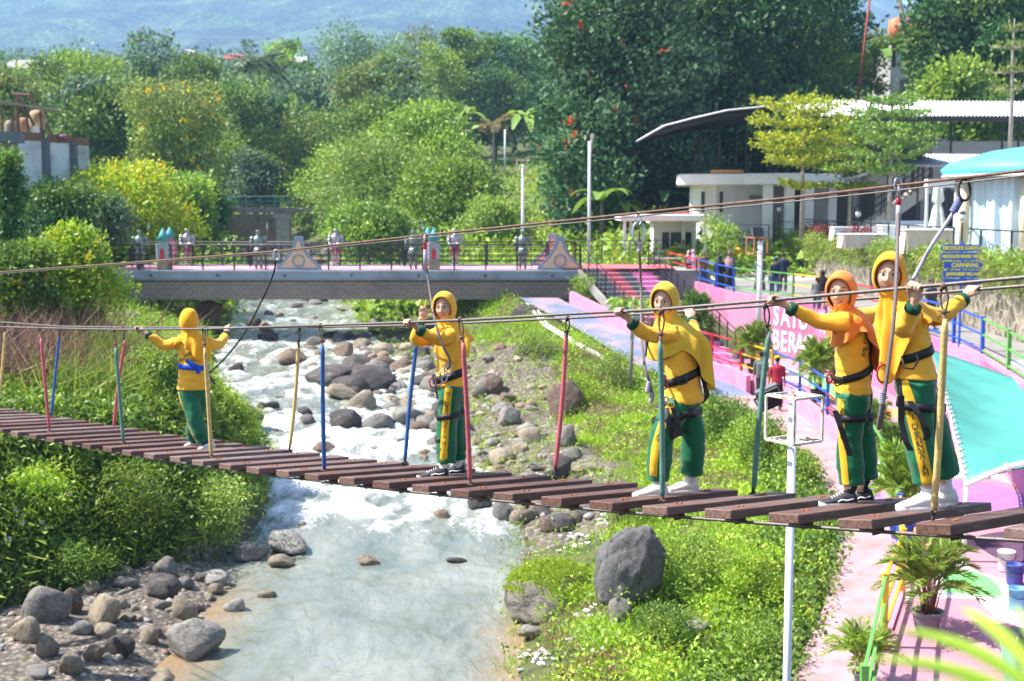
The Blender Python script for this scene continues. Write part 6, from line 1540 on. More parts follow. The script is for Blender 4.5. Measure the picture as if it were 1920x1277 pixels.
def hijab(C, f, l, u, s, tf, tl, neck, chest, hem, tail=None, folds=9, seed=1, torso_bvh=None):
    """hood shell round the face plus a cape hanging over the shoulders; hem(theta)->drop below the chin"""
    mb = MB(); n = 44; rs = []
    for k in range(13):
        rr = []
        for j in range(n):
            ph = 2*math.pi*j/n; up_ = math.sin(ph); a0 = R(55.5)+R(2)*abs(math.cos(ph))+R(11)*max(0,-up_)-R(9)*max(0,up_)
            al = a0+(math.pi*.999-a0)*(k/12)**.9
            w_ = 1.0 if k > 0 else 1.02
            X = math.cos(al)*(.119 if al < math.pi/2 else .110); q = math.sin(al); Yv = q*math.cos(ph)*.094; W = q*up_*(.129 if up_ > 0 else .128)
            if up_ > 0 and k < 4: X += .020*up_*(1-k/4)
            wr = 1+.02*math.sin(5*ph+k*.8+seed)*min(1,k/3)
            rr.append(C+(f*(X+.004)+l*Yv*wr*w_+u*(W+.002)*wr*w_)*s)
        rs.append(rr)
    inner = [[C+(p-C)*.93-f*.006*s for p in rs[0]]]
    mb.rings(inner+rs, cap=False)
    # cape
    rs = []; K = 20; off = random.Random(seed).uniform(0,6)
    base = C-u*.060*s
    for k in range(K+1):
        t = k/K; rr = []
        for j in range(64):
            th = 2*math.pi*j/64; dv = tf*math.cos(th)+tl*math.sin(th); H = hem(th)*s
            # profile: from under the jaw over the neck to the shoulders and straight down
            d = t*H
            ax = base.lerp(neck, min(1, d/(.085*s))) if d < .085*s else neck.lerp(chest, min(1,(d-.085*s)/(.12*s)))
            rx = interp(d/s, [0,.04,.075,.13,.19,.26,.6], [.070,.072,.086,.130,.178,.192,.200]); ry = interp(d/s, [0,.04,.075,.13,.19,.26,.6], [.052,.062,.080,.106,.126,.140,.150])
            amp = min(1,d/(.2*s))*.024
            fo = amp*(math.sin(folds*th+off+1.2*t)+.5*math.sin((folds*2-3)*th+off*2))
            p = ax+(tf*math.cos(th)*(ry+fo)+tl*math.sin(th)*(rx+fo))*s
            p = Vector((p.x,p.y, base.z-d)) if d > .02*s else base+(tf*math.cos(th)*ry+tl*math.sin(th)*rx)*s-Z*d
            if tail is not None: p += tail(th, d/s)*s
            if torso_bvh is not None and d > .06*s:
                loc, nn, ix_, ds = torso_bvh.find_nearest(p)
                if loc is not None:
                    sd = (p-loc).dot(nn)
                    if sd < .012: p = loc+nn*(.012+.006*(1+math.sin(folds*th+off))*.5)
            rr.append(p)
        rs.append(rr)
    mb.rings(rs, cap=False); return mb
def tube_pts(a, b, c, n=5):
    a, b, c = Vector(a), Vector(b), Vector(c); P = []
    for i in range(n+1): u = i/n; P.append(a.lerp(b,u))
    for i in range(1,n+1): u = i/n; P.append(b.lerp(c,u))
    for i in range(2, len(P)-2): P[i] = (P[i-1]+2*P[i]+P[i+1])/4 if abs(i-n) < 2 else P[i]
    return P
def grip_hand(mb, W, P, c, s, thumb_side=1):
    """palm and five fingers closed over a cable through P along c"""
    a = (P-W); a = a.normalized(); c = (c-a*c.dot(a)).normalized(); u = a.cross(c); u = u if u.z > 0 else -u
    r = .0105
    K = P-a*.020*s+u*(r+.012)*s
    mb.tube([W, W.lerp(K,.45), K], [.021*s,.026*s,.020*s], 10)
    M = Matrix((c,a,u)).transposed(); mb.ball(W.lerp(K,.68), (.038*s,.040*s,.018*s), 12, 8, M)
    for i, (o_, L) in enumerate(((-.030,.92),(-.0105,1.06),(.0095,1.0),(.028,.82))):
        b = c*o_*s*(-thumb_side); k0 = K+b-a*.008*s
        pts = [k0, P+b+a*.004*s+u*(r+.0105)*s, P+b*1.02+a*(r+.012)*L*s+u*.006*s, P+b*1.02+a*(r+.004)*s-u*(r+.006)*L*s, P+b-a*.006*s-u*(r+.009)*s]
        mb.tube(pts, [.0095*s,.0092*s,.0088*s,.0082*s,.0068*s], 8)
    t0 = W.lerp(K,.5)+c*thumb_side*.030*s-u*.006*s; mb.tube([W.lerp(K,.25)+c*thumb_side*.012*s, t0, P+c*thumb_side*.036*s-a*.012*s-u*.008*s, P+c*thumb_side*.016*s+a*.004*s-u*(r+.010)*s],[.014*s,.0125*s,.0105*s,.008*s],8)
def v_hand(mb, W, Pc, f, s):
    """palm turned to f, first two fingers spread, the rest folded"""
    a = (Pc-W).normalized(); f = (f-a*f.dot(a)).normalized(); x = a.cross(f)
    M = Matrix((x,f,a)).transposed(); mb.tube([W,W.lerp(Pc,.6)],[.021*s,.026*s],10); mb.ball(Pc, (.038*s,.017*s,.044*s), 12, 8, M); T = Pc+a*.036*s
    for o_, ang, L in ((.022,.42,.070),(-.002,-.22,.078)):
        d = (a*math.cos(ang)+x*math.sin(ang)).normalized(); b = T+x*o_*s; mb.tube([b-a*.01*s,b+d*L*.45*s,b+d*L*.8*s+f*.004*s,b+d*L*s+f*.007*s],[.0095*s,.009*s,.0082*s,.0062*s],8)
    for o_ in (-.019,-.033): b = T+x*o_*s; mb.tube([b-a*.01*s,b+a*.020*s+f*.014*s,b+a*.012*s+f*.034*s,b-a*.018*s+f*.030*s],[.0095*s,.009*s,.0085*s,.007*s],8)
    mb.tube([Pc-a*.02*s+x*.026*s,Pc+x*.044*s+f*.012*s,Pc+a*.018*s+x*.022*s+f*.030*s,Pc+a*.020*s-x*.010*s+f*.036*s],[.013*s,.012*s,.0105*s,.008*s],8)
def cable_y(px, tab): xs = [p for p,_ in tab][::-1]; ys = [q for _,q in tab][::-1]; return float(np.interp(px, xs, ys))
def shoe(add, heel, toe, h, white, s, lace=True):
    d = (toe-heel); L = d.length; d.normalize(); d = Vector((d.x,d.y,0)).normalized(); x = Vector((-d.y,d.x,0)); z0 = min(heel.z,toe.z); b = Vector((heel.x,heel.y,z0))
    def ring(u, w_, zl, zh, n=14): return [b+d*L*u+x*(w_*math.cos(a))+Z*(zl+(zh-zl)*(.5+.5*math.sin(a))) for a in np.linspace(0,2*math.pi,n,endpoint=False)]
    up = MB(); up.rings([ring(u,w_*s,.012,hh*s) for u,w_,hh in ((-.01,.024,.06),(.06,.036,.095),(.2,.038,.10),(.38,.039,.092),(.52,.041,.072),(.68,.043,.056),(.85,.040,.044),(.96,.028,.034),(1.0,.012,.024))])
    so = MB(); P = []
    for i in range(28):
        a = 2*math.pi*i/28; u = .5-.53*math.cos(a); w_ = .045*s*(abs(math.sin(a))**.6)*(1 if math.sin(a) >= 0 else -1)*(.88+.14*u); P.append((u,w_))
    so.rings([[b+d*L*u*1.0+x*w_*q+Z*z for u,w_ in P] for z,q in ((0,.96),(.006,1.02),(.024*s,1.0),(.027*s,.93))])
    wm = mat('shoe_white',(.78,.77,.75),.6,.06,8); dm = mat('shoe_dark',(.030,.030,.038),.75,.15,20); cm = mat('shoe_cream',(.74,.70,.64),.6,.07,8)
    o = add(up,'shoe', cm if white else dm, True); add(so,'sole', wm, True, o)
    la = MB()
    for i in range(5):
        u = .40+.07*i; hh = interp(u,[.38,.52,.68],[.094,.075,.058])*s; la.tube([b+d*L*(u-.01)-x*.02*s+Z*(hh*.93), b+d*L*(u+.012)+Z*(hh+.003), b+d*L*(u-.01)+x*.02*s+Z*(hh*.93)],.0035*s,5)
    add(la,'laces',wm,True,o)
    if not white:
        for sg in (-1,1):
            st_ = MB(); st_.tube([b+d*L*u+x*sg*w_*s+Z*hh*s for u,w_,hh in ((.12,.040,.055),(.3,.0415,.045),(.45,.043,.05),(.55,.043,.036))],.005*s,5); add(st_,'side_stripe',wm,True,o)
    return o
def strip_on(bvh, pts, nrm, width, off=.004, out=None, n=None, across=None):
    """cloth strip following points, laid on the surface met along -nrm"""
    k = len(pts); rs = []
    for i, p in enumerate(pts):
        p = Vector(p); t = (Vector(pts[min(i+1,k-1)])-Vector(pts[max(i-1,0)])).normalized(); nv = Vector(nrm[i] if isinstance(nrm,list) else nrm).normalized()
        x = t.cross(nv).normalized(); w_ = width[i] if hasattr(width,'__len__') else width; row = []
        for q in (-1,-.5,0,.5,1):
            o = p+x*q*w_*.5; h = bvh.ray_cast(o+nv*.3, -nv, .55); row.append((h[0]+h[1]*off*(1 if abs(q) < 1 else .4)) if h[0] is not None else None)
        last = rs[-1] if rs else None
        for j in range(5):
            if row[j] is None:
                alt = [r for r in row if r is not None]; row[j] = (alt[0].copy() if alt else (last[j].copy() if last else p+nv*.08))
        rs.append(row)
    mb = MB(); mb.rings(rs, cap=False, closed=False); return mb
def ring_on(bvh, C, axis, h, off=.006, n=48, rmax=.5, start=None):
    """band round a body part"""
    axis = Vector(axis).normalized(); a = axis.orthogonal().normalized(); b = axis.cross(a); cols = []
    lastr = None
    for j in range(n):
        th = 2*math.pi*j/n; d = a*math.cos(th)+b*math.sin(th); rr = []
        for q in (-.5,.5):
            o = C+axis*h*q; ht = bvh.ray_cast(o+d*rmax, -d, rmax); r = (ht[0]-o).length if ht[0] is not None else (lastr or .1); rr.append(r)
        r = max(rr); lastr = r; cols.append((d, r))
    rs = []
    for d, r in cols: rs.append([C+axis*h*.5+d*(r+off*.3), C+axis*h*.5+d*(r+off), C-axis*h*.5+d*(r+off), C-axis*h*.5+d*(r+off*.3)])
    rs.append(rs[0]); mb = MB(); mb.rings(rs, cap=False); return mb
def text_on(bvh, s, P, xd, yd, nv, size, m, add, name='lettering', stack=False, curve=0.0, off=.007):
    me = text_mesh(s, size, 0, 'CENTER'); xd = Vector(xd).normalized(); yd = Vector(yd).normalized(); nv = Vector(nv).normalized(); bm = bmesh.new(); bm.from_mesh(me)
    for v in bm.verts:
        p = Vector(P)+xd*v.co.x+yd*(v.co.y-curve*v.co.x*v.co.x); h = bvh.ray_cast(p+nv*.3, -nv, .6); v.co = (h[0]+nv*off) if h[0] is not None else p+nv*.01
    bm.to_mesh(me); bm.free(); return add(me, name, m)
def girl(sp):
    Y0 = sp['Y']; s = sp['s']; J = lambda p: at(p[0], p[1], Y0+(p[2] if len(p) > 2 else 0))
    base = J((sp['hip'][0], max(sp['feet'][0][1][1], sp['feet'][1][1][1]))); root = empty('person', base, sp['label'], 'person'); inv_ = Matrix.Translation(-base)
    def add(mb, name, m, smooth=False, parent=None):
        if isinstance(mb, MB): o = mb.build(name, m, parent or root, smooth)
        else: o = link(name, mb, parent or root, m)
        o.matrix_parent_inverse = inv_ if parent is None else Matrix(); return o
    f = Vector((*sp['f'],0)).normalized(); l = Z.cross(f); hf, hl, hu = frame((*sp['hf'],sp.get('pitch',-.05)), Z+l*0)
    tilt = sp.get('roll',0.0); Mr = Matrix.Rotation(tilt,3,hf); hl, hu = Mr@hl, Mr@hu
    chest, hip, neck, C = J(sp['chest']), J(sp['hip']), J(sp['neck']), J(sp['head'])
    hs = sp.get('hs', s); pf = Vector((*sp.get('pf', sp['f']),0)).normalized(); pl = Z.cross(pf)
    sh = {'L': chest+l*.135*s+Z*.02*s, 'R': chest-l*.135*s+Z*.02*s}
    arms = {}
    for k in 'LR':
        A = sp['arm'+k]; kk = 0.0 if k == 'L' else 1.03; tab = CABN if k == 'L' else CABF
        E, W = J(A[0]), J(A[1])
        if A[2] == 'v': G_ = J(A[3])
        else:
            gx = A[2]; G_ = on_line(gx, cable_y(gx, tab), kk); W = G_+(J(A[1])-G_)*1.0
            d = (W-G_); 
            if d.length > .13*s: W = G_+d.normalized()*.115*s
        arms[k] = (sh[k], E, W, G_, A[2] == 'v')
    legs = []
    for i, k in enumerate('LR'):
        side = pl if k == 'L' else -pl; lg = sp['legs'][i]; legs.append((hip+side*.075*s+Z*.0, J(lg[0]), J(lg[1]), J(sp['feet'][i][2])))
    # ---- body under the clothes: one skin
    mb = MB(); head_parts(mb, C, hf, hl, hu, hs)
    mb.tube([C-hu*.05*hs, C-hu*.10*hs-hf*.01*hs, neck-Z*.04*s],[.05*hs,.045*hs,.055*hs],12); mb.tube([hip,hip.lerp(chest,.5),chest,neck-Z*.05*s],[.10*s,.085*s,.09*s,.05*s],12)
    for k in 'LR':
        S, E, W, G_, v = arms[k]; mb.tube([chest, S], [.06*s,.05*s],10); mb.tube(tube_pts(S,E,W),[.045*s]*2+[.04*s]*4+[.036*s]*2+[.026*s]*3,10)
        if v: v_hand(mb, W, G_, Vector((-.15,-1,.1)), s)
        else: grip_hand(mb, W, G_, BD, s, 1 if k == 'L' else -1)
    for H, K_, E_, A_ in legs: mb.tube(tube_pts(H,K_,A_),[.07*s]*2+[.06*s]*4+[.045*s]*3+[.034*s]*2,10)
    add(fuse(mb, .0046, 2), 'body', sp.get('skin', skin1))
    if not sp.get('back'): face_bits(add, C, hf, hl, hu, hs, sp.get('smile',1))
    # ---- shirt
    mb = MB(); hem = J(sp['hem']); n = 24
    stations = [(hem,.172,.134,pf),(hem.lerp(hip,.4),.170,.132,pf),(hip.lerp(chest,.3),.150,.112,f),(hip.lerp(chest,.62),.150,.112,f),(chest-Z*.02*s,.158,.112,f),(chest+Z*.035*s,.140,.092,f),(neck-Z*.005*s,.062,.058,f)]
    rs = []
    for P, rx, ry, ff in stations: ll = Z.cross(ff); rs.append([P+(ll*math.cos(a)*rx*sp.get('fat',1)+ff*math.sin(a)*ry*sp.get('fat',1))*s for a in np.linspace(0,2*math.pi,n,endpoint=False)])
    mb.rings(rs)
    for k in 'LR':
        S, E, W, G_, v = arms[k]; We = E.lerp(W, .86); mb.tube([chest.lerp(S,.45)+Z*.005, S], [.070*s,.064*s],12); P = tube_pts(S,E,We); mb.tube(P,[.062*s,.061*s,.058*s,.054*s,.052*s,.051*s,.049*s,.047*s,.045*s,.042*s,.041*s],12)
    sd = Vector((sp['Y']*3,0,0))
    shm = fuse(mb, .0105, 4, lambda c: .011*mnoise.noise(Vector((c.x*7+c.z*5,c.y*7,c.z*17))+sd)+.008*(.5-abs(mnoise.noise(Vector((c.x*13+c.z*9,c.y*13,c.z*24))+sd)))); sb = bvh_of(shm); add(shm,'shirt',shirt_y)
    for k in 'LR':
        S, E, W, G_, v = arms[k]; d = (W-E).normalized(); We = E.lerp(W,.86); mb = MB(); mb.tube([We-d*.012*s,We-d*.006*s,We+d*.028*s,We+d*.034*s],[.040*s,.0465*s,.0435*s,.035*s],14); add(mb,'cuff',cuff_g,True)
    # ---- trousers
    mb = MB(); mb.rings([[P+(pl*math.cos(a)*rx+pf*math.sin(a)*ry)*s for a in np.linspace(0,2*math.pi,n,endpoint=False)] for P,rx,ry in ((hip+Z*.06*s,.135,.10),(hip,.148,.112),(hip-Z*.07*s,.142,.108),(hip-Z*.12*s,.10,.09))])
    hw = sp.get('hemw',(.088,.088))
    for i, (H, K_, E_, A_) in enumerate(legs):
        P = tube_pts(H,K_,E_); P[-1] = E_; mb.tube(P,[.093*s,.095*s,.092*s,.088*s,.084*s,.082*s,.082*s,.084*s,.086*s,hw[i]*.98,hw[i]],14)
    tm = fuse(mb, .0105, 3, lambda c: .009*mnoise.noise(Vector((c.x*14,c.y*14,c.z*4))+sd)+.008*(.5-abs(mnoise.noise(Vector((c.x*12+c.z*6,c.y*12,c.z*15))+sd)))); tb = bvh_of(tm); add(tm,'trousers',pants_g)
    # ---- side stripes with lettering
    for i, path in sp['stripes']:
        P = [J(p) for p in path]; Q = []
        for a, b in zip(P, P[1:]): Q += [a.lerp(b,u/6) for u in range(6)]
        Q.append(P[-1]); nv = Vector(sp.get('sn',(-.15,-1,.05))); add(strip_on(tb, Q, nv, sp.get('sw',.052)*s, .005),'stripe',stripe_y,True)
        txt = 'MI DARUNNAJAH'; L = len(Q)-1; t0, t1 = sp.get('st',(.10,.80))
        for j, ch in enumerate(txt):
            if ch == ' ': continue
            u = (t0+(t1-t0)*j/(len(txt)-1))*L; a = int(u); p = Q[a].lerp(Q[min(a+1,L)],u-a); t = (Q[min(a+1,L)]-Q[max(0,a-1)]).normalized(); x = t.cross(-nv).normalized()
            x = x if x.x > 0 else -x
            text_on(tb, ch, p, x, -t, nv, sp.get('ls',.046)*s*.86, letter_d, add, 'stripe_letter', off=.011)
    # ---- shoes and socks
    for i, (toe, heel, ank) in enumerate(sp['feet']):
        T_, H_ = J(toe), J(heel); A_ = J(ank); zf_ = sp.get('fz', [0,0])[i]
        shoe(add, H_, T_, 0, sp['white_shoes'], s*sp.get('shoe',1.0)); d = (T_-H_).normalized(); mb = MB(); b = H_.lerp(T_,.22); mb.tube([Vector((b.x,b.y,H_.z+.05)), A_.lerp(legs[i][2],.35), A_.lerp(legs[i][2],.9)],[.036*s,.038*s,.042*s],12); add(mb,'sock',sp['sock'],True)
    # ---- hijab
    hj = hijab(C, hf, hl, hu, hs, Vector((*sp.get('cf',sp['f']),0)).normalized(), Z.cross(Vector((*sp.get('cf',sp['f']),0)).normalized()), neck, chest-Z*.03*s, sp['hijab_hem'], sp.get('tail'), sp.get('folds',9), int(Y0*10), sb)
    me = hj.mesh('hijab'); link_ = link('hijab', me, root, sp['hijab'], True); link_.matrix_parent_inverse = inv_; sf = link_.modifiers.new('thickness','SOLIDIFY'); sf.thickness = .004
    su = link_.modifiers.new('soft','SUBSURF'); su.levels = su.render_levels = 1
    # ---- harness or sash
    if sp.get('belt'):
        bc, ax, bh, bm_ = sp['belt']; bnd = ring_on(sb, J(bc), ax, bh*s); bo = add(bnd,'waist_belt' if bm_ is strap_b else 'sash',bm_,True)
    for (cc, ax, hh, which) in sp.get('loops',[]):
        add(ring_on(tb, J(cc), ax, hh*s, rmax=.16*s),'leg_strap',strap_b,True)
    for path, w_, which, nv in sp.get('straps',[]):
        P = [J(p) for p in path]; Q = []
        for a, b in zip(P,P[1:]): Q += [a.lerp(b,u/5) for u in range(5)]
        Q.append(P[-1]); add(strip_on(sb if which == 's' else tb, Q, Vector(nv), w_*s, .012),'harness_strap',strap_b,True)
    for path in sp.get('hang',[]):
        P = [J(p) for p in path]; mb = MB(); x = Vector((1,0,0)); rs = [[p-x*.018, p+x*.018, p+x*.018+Vector((0,.004,0)), p-x*.018+Vector((0,.004,0))] for p in P]; mb.rings(rs); add(mb,'loose_strap',strap_b)
    for path in sp.get('gear',[]):
        P = [J(p) for p in path]; mb = MB(); mb.tube(P,.006,6); add(mb,'gear_loop',strap_b,True)
    for p, r, m in sp.get('rings',[]):
        c = J(p); mb = MB(); mb.tube([c+Vector((math.cos(a)*r*.6,0,math.sin(a)*r)) for a in np.linspace(0,2*math.pi,17)],.006,6,cap=False); add(mb,'carabiner',m,True)
    for p, m in sp.get('bands',[]):
        k, u = p; S, E, W, G_, v = arms[k]; c = E.lerp(W,u); d = (W-E).normalized(); mb = MB(); mb.tube([c-d*.012*s,c+d*.012*s],[.031*s,.030*s],12); add(mb,'bracelet',m,True)
    for t in sp.get('texts',[]):
        text_on(sb, t['s'], J(t['p']), t['x'], t['y'], t['n'], t['size'], letter_g, add, 'shirt_lettering', curve=t.get('curve',0))
    if sp.get('sash_bow'):
        for pth, w_ in sp['sash_bow']:
            P = [J(p) for p in pth]; Q = []
            for a, b in zip(P,P[1:]): Q += [a.lerp(b,u/4) for u in range(4)]
            Q.append(P[-1]); add(strip_on(sb, Q, Vector((0,-1,.1)), w_, .016),'sash_end',sp['belt'][3],True)
    return root, arms
hj_gold = cloth_mat('hijab_golden', (.92,.40,.022)); hj_yel = cloth_mat('hijab_yellow', (.92,.47,.035)); hj_must = cloth_mat('hijab_mustard', (.76,.48,.04)); hj_or = cloth_mat('hijab_orange', (.80,.25,.045)); hj_amb = cloth_mat('hijab_amber', (.94,.41,.015))
sock_w = cloth_mat('sock_white', (.75,.74,.76)); sock_b = cloth_mat('sock_black', (.012,.012,.014)); band_w = mat('bracelet_white', (.7,.68,.72), .6); band_g = mat('bracelet_grey', (.28,.26,.30), .6, .4, 90)
sash_blue = cloth_mat('sash_blue', (.02,.09,.62))
cosd = lambda th, d: math.cos(th-math.radians(d))
girl(dict(Y=7.62, s=1.02, hs=1.0, label='girl in golden hijab and harness nearest the right end, both arms spread on the cables', f=(-.93,.20), pf=(-.95,.15), cf=(-.80,-.55), hf=(-.36,-.93), pitch=-.06, roll=-.10,
  head=(1668,514,-.02), neck=(1683,556), chest=(1703,590), hip=(1716,712), hem=(1716,706), legs=[((1722,802,-.06),(1737,905,-.08)),((1752,800,.10),(1770,889,.14))],
  feet=[((1682,957,-.12),(1757,949,-.12),(1742,925,-.10)),((1722,950,.14),(1794,945,.14),(1774,918,.14))], hemw=(.078,.092),
  armL=((1690,622,-.30),(1714,573,-.40),1716), armR=((1764,595,.20),(1801,566,.30),1826), hijab=hj_gold, white_shoes=True, sock=sock_w, shoe=1.12, fat=.94,
  hijab_hem=lambda th: .22+.36*max(0,cosd(th,-8))**5+.02*math.sin(3*th), folds=8,
  stripes=[(0,[(1690,712),(1702,745),(1712,790),(1722,830),(1733,880),(1737,903)])], sw=.062, sn=(-.25,-1,.05), ls=.06, st=(.3,.8),
  belt=((1702,664),(-.30,0,.95),.050,strap_b), loops=[((1722,760,-.05),(.1,0,1),.048,0),((1748,762,.10),(.1,0,1),.045,1)],
  straps=[([(1738,652,.05),(1752,690,.05),(1758,735,.05)],.04,'t',(.6,-1,0)),([(1692,690),(1698,730),(1704,758)],.035,'t',(-.6,-1,0))],
  hang=[[(1706,752,-.22),(1722,775,-.25),(1735,800,-.26),(1740,815,-.25),(1736,825,-.24)],[(1690,742,-.2),(1690,790,-.2),(1700,830,-.22),(1708,845,-.22)]], gear=[[(1690,668,-.2),(1696,690,-.24),(1712,692,-.24),(1722,676,-.22),(1718,660,-.2)]],
  rings=[((1655,700,-.3),.05,red_al)], bands=[(('L',.97),band_w),(('R',.97),mat('bracelet_lilac',(.55,.4,.62),.6))], texts=[dict(s='O', p=(1735,622,0), x=(.6,-.8,0), y=(0,0,1), n=(.3,-1,.1), size=.05)]))
girl(dict(Y=8.02, s=.95, hs=.97, label='smaller girl in an orange hijab with black socks, second from the right end', f=(-.86,.42), pf=(-.93,.2), cf=(-.8,.2), hf=(-.46,-.89), pitch=-.05, roll=.04,
  head=(1578,547,-.03), neck=(1584,580), chest=(1598,606), hip=(1600,735), hem=(1599,736), legs=[((1592,822,-.04),(1597,907,-.05)),((1616,820,.10),(1622,896,.12))],
  feet=[((1537,949,-.08),(1606,945,-.08),(1592,925,-.06)),((1577,944,.10),(1636,941,.10),(1613,921,.10))], hemw=(.072,.078), armL=((1532,603,-.12),(1488,581,-.16),1448), armR=((1642,592,.2),(1668,572,.28),1688), hijab=hj_or, white_shoes=False, sock=sock_b, fat=.93,
  hijab_hem=lambda th: .22+.26*max(0,cosd(th,200))**3+.05*math.sin(2*th), tail=lambda th,d: Vector((.10,-.04,0))*max(0,d-.12)*max(0,cosd(th,200))*1.8, folds=8,
  stripes=[(0,[(1577,745),(1577,790),(1580,840),(1586,903)])], sw=.042, sn=(-.25,-1,.05), ls=.04, st=(.02,.5),
  belt=((1592,700),(-.30,-.05,.95),.048,strap_b), loops=[((1592,780,-.03),(0,0,1),.046,0),((1612,780,.09),(0,0,1),.044,1)],
  straps=[([(1622,680),(1632,715),(1634,750),(1625,790)],.035,'t',(.5,-1,0)),([(1558,722),(1560,760),(1566,785)],.03,'t',(-.5,-1,0)),([(1612,620),(1622,650),(1624,680)],.03,'s',(.3,-1,0))],
  hang=[[(1566,770,-.2),(1576,800,-.22),(1588,835,-.22),(1594,855,-.22)]], gear=[[(1562,710,-.16),(1568,724,-.2),(1578,720,-.2),(1583,706,-.18)]], rings=[((1555,710,-.22),.028,red_al)], bands=[(('L',.93),band_g)],
  texts=[dict(s='MI DAR', p=(1608,636,0), x=(.15,-.1,1), y=(-1,.2,.1), n=(.25,-1,0), size=.058), dict(s='UNING', p=(1612,650,0), x=(1,-.2,.1), y=(0,0,1), n=(.3,-1,0), size=.03)]))
girl(dict(Y=9.02, s=.98, hs=1.0, label='girl in a long mustard hijab stepping forward in white trainers, middle of the five', f=(-.92,.22), pf=(-.96,.05), cf=(-.45,-.85), hf=(-.44,-.90), pitch=-.10, roll=-.04,
  head=(1247,564,-.03), neck=(1255,600), chest=(1271,628), hip=(1283,742), hem=(1281,751), fat=1.07, legs=[((1240,812,-.14),(1233,900,-.12)),((1301,815,.06),(1298,888,.10))],
  feet=[((1187,933,-.16),(1252,930,-.16),(1235,908,-.14)),((1248,924,.12),(1309,921,.12),(1292,899,.12))], hemw=(.074,.080), armL=((1216,630,-.16),(1184,605,-.22),1162), armR=((1308,642,.22),(1297,606,.5),1294), hijab=hj_must, white_shoes=True, sock=sock_w, shoe=1.08,
  hijab_hem=lambda th: .25+.30*max(0,cosd(th,110))**2+.10*max(0,cosd(th,-40))**2, tail=lambda th,d: Vector((.05,-.02,0))*max(0,d-.10)*max(0,cosd(th,110))*1.5, folds=7,
  stripes=[(0,[(1266,752),(1252,790),(1240,830),(1233,895)])], sw=.058, sn=(-.3,-1,.05), ls=.052, st=(.02,.55),
  belt=((1277,704),(-.36,0,.93),.056,strap_b), loops=[((1262,778,-.06),(-.3,0,1),.05,0),((1296,770,.05),(0,0,1),.046,1)],
  straps=[([(1252,725),(1250,750),(1258,775)],.035,'t',(-.4,-1,0)),([(1256,760),(1268,790),(1275,815)],.048,'t',(-.3,-1,0))],
  hang=[[(1262,765,-.24),(1270,790,-.25),(1276,818,-.25)],[(1312,690,.0),(1322,720,.0),(1326,742,.0),(1314,757,.0)]], gear=[[(1268,705,-.2),(1276,722,-.22),(1288,718,-.22),(1286,700,-.2)]], rings=[((1246,720,-.24),.034,red_al),((1249,750,-.22),.022,steel)], bands=[(('L',.97),band_w)]))
girl(dict(Y=10.78, s=1.01, hs=1.0, label='girl in a yellow hijab making a victory sign, second from the left', f=(-.93,-.12), pf=(-.97,-.15), cf=(-.6,-.75), hf=(-.26,-.96), pitch=-.03, roll=.03,
  head=(834,576,-.03), neck=(841,606), chest=(846,631), hip=(845,719), hem=(845,722), legs=[((838,796,-.06),(837,868,-.07)),((856,796,.10),(858,861,.12))],
  feet=[((783,898,-.10),(841,896,-.10),(832,876,-.08)),((817,892,.12),(872,889,.12),(858,871,.12))], hemw=(.078,.072), armL=((822,639,-.20),(788,620,-.30),765), armR=((778,640,-.02),(787,605,-.06),'v',(794,589,-.08)), hijab=hj_yel, white_shoes=False, sock=sock_w,
  hijab_hem=lambda th: .27+.06*math.sin(2*th)+.05*max(0,cosd(th,0)), folds=8,
  stripes=[(0,[(848,724),(844,760),(840,800),(837,866)])], sw=.060, sn=(-.12,-1,.05), ls=.056, st=(.10,.80),
  belt=((841,703),(-.30,0,.95),.062,strap_b), loops=[((842,778,-.05),(-.15,0,1),.042,0),((860,770,.1),(0,0,1),.04,1)],
  straps=[([(822,722),(820,760),(818,785)],.03,'t',(-.5,-1,0)),([(818,770),(818,800),(822,822),(836,820)],.03,'t',(-.3,-1,0)),([(866,700),(870,730),(866,760)],.035,'t',(.6,-1,0))],
  rings=[((812,717,-.24),.045,red_al),((822,712,-.25),.05,steel),((832,705,-.25),.05,steel)], bands=[(('R',.98),band_g)]))
girl(dict(Y=13.80, s=1.0, hs=1.02, back=True, label='girl seen from behind with a blue sash, leftmost on the rope bridge', f=(-.22,.97), pf=(-.35,.93), cf=(-.1,.99), hf=(-.10,.99), pitch=.0, roll=.05,
  head=(354,602,0), neck=(358,622), chest=(362,646), hip=(364,728), hem=(362,729), legs=[((366,786,-.10),(382,828,-.08)),((366,786,.06),(363,824,.10))],
  feet=[((372,845,-.12),(403,841,-.10),(386,832,-.08)),((346,839,.10),(377,836,.12),(364,828,.10))], hemw=(.072,.075), armL=((306,648,-.06),(278,628,-.1),258), armR=((412,647,.24),(424,628,.46),428), hijab=hj_amb, white_shoes=True, sock=sock_b,
  hijab_hem=lambda th: .15+.19*max(0,cosd(th,222))**2+.02*math.sin(4*th), folds=9,
  stripes=[(0,[(346,734),(354,765),(366,795),(381,826)])], sw=.036, sn=(-.5,-1,.05), ls=.034, st=(.05,.6), belt=((362,687),(.08,0,1),.052,sash_blue),
  sash_bow=[([(356,676),(366,683),(376,688)],.045),([(374,688),(376,700)],.04)], hang=[],
  texts=[dict(s='MI DARUNNAJAH', p=(371,660,0), x=(1,-.1,.05), y=(0,0,1), n=(-.05,-1,.05), size=.052, curve=3.0), dict(s='UNING BOG', p=(368,674,0), x=(1,-.1,0), y=(0,0,1), n=(-.05,-1,.05), size=.05)]))
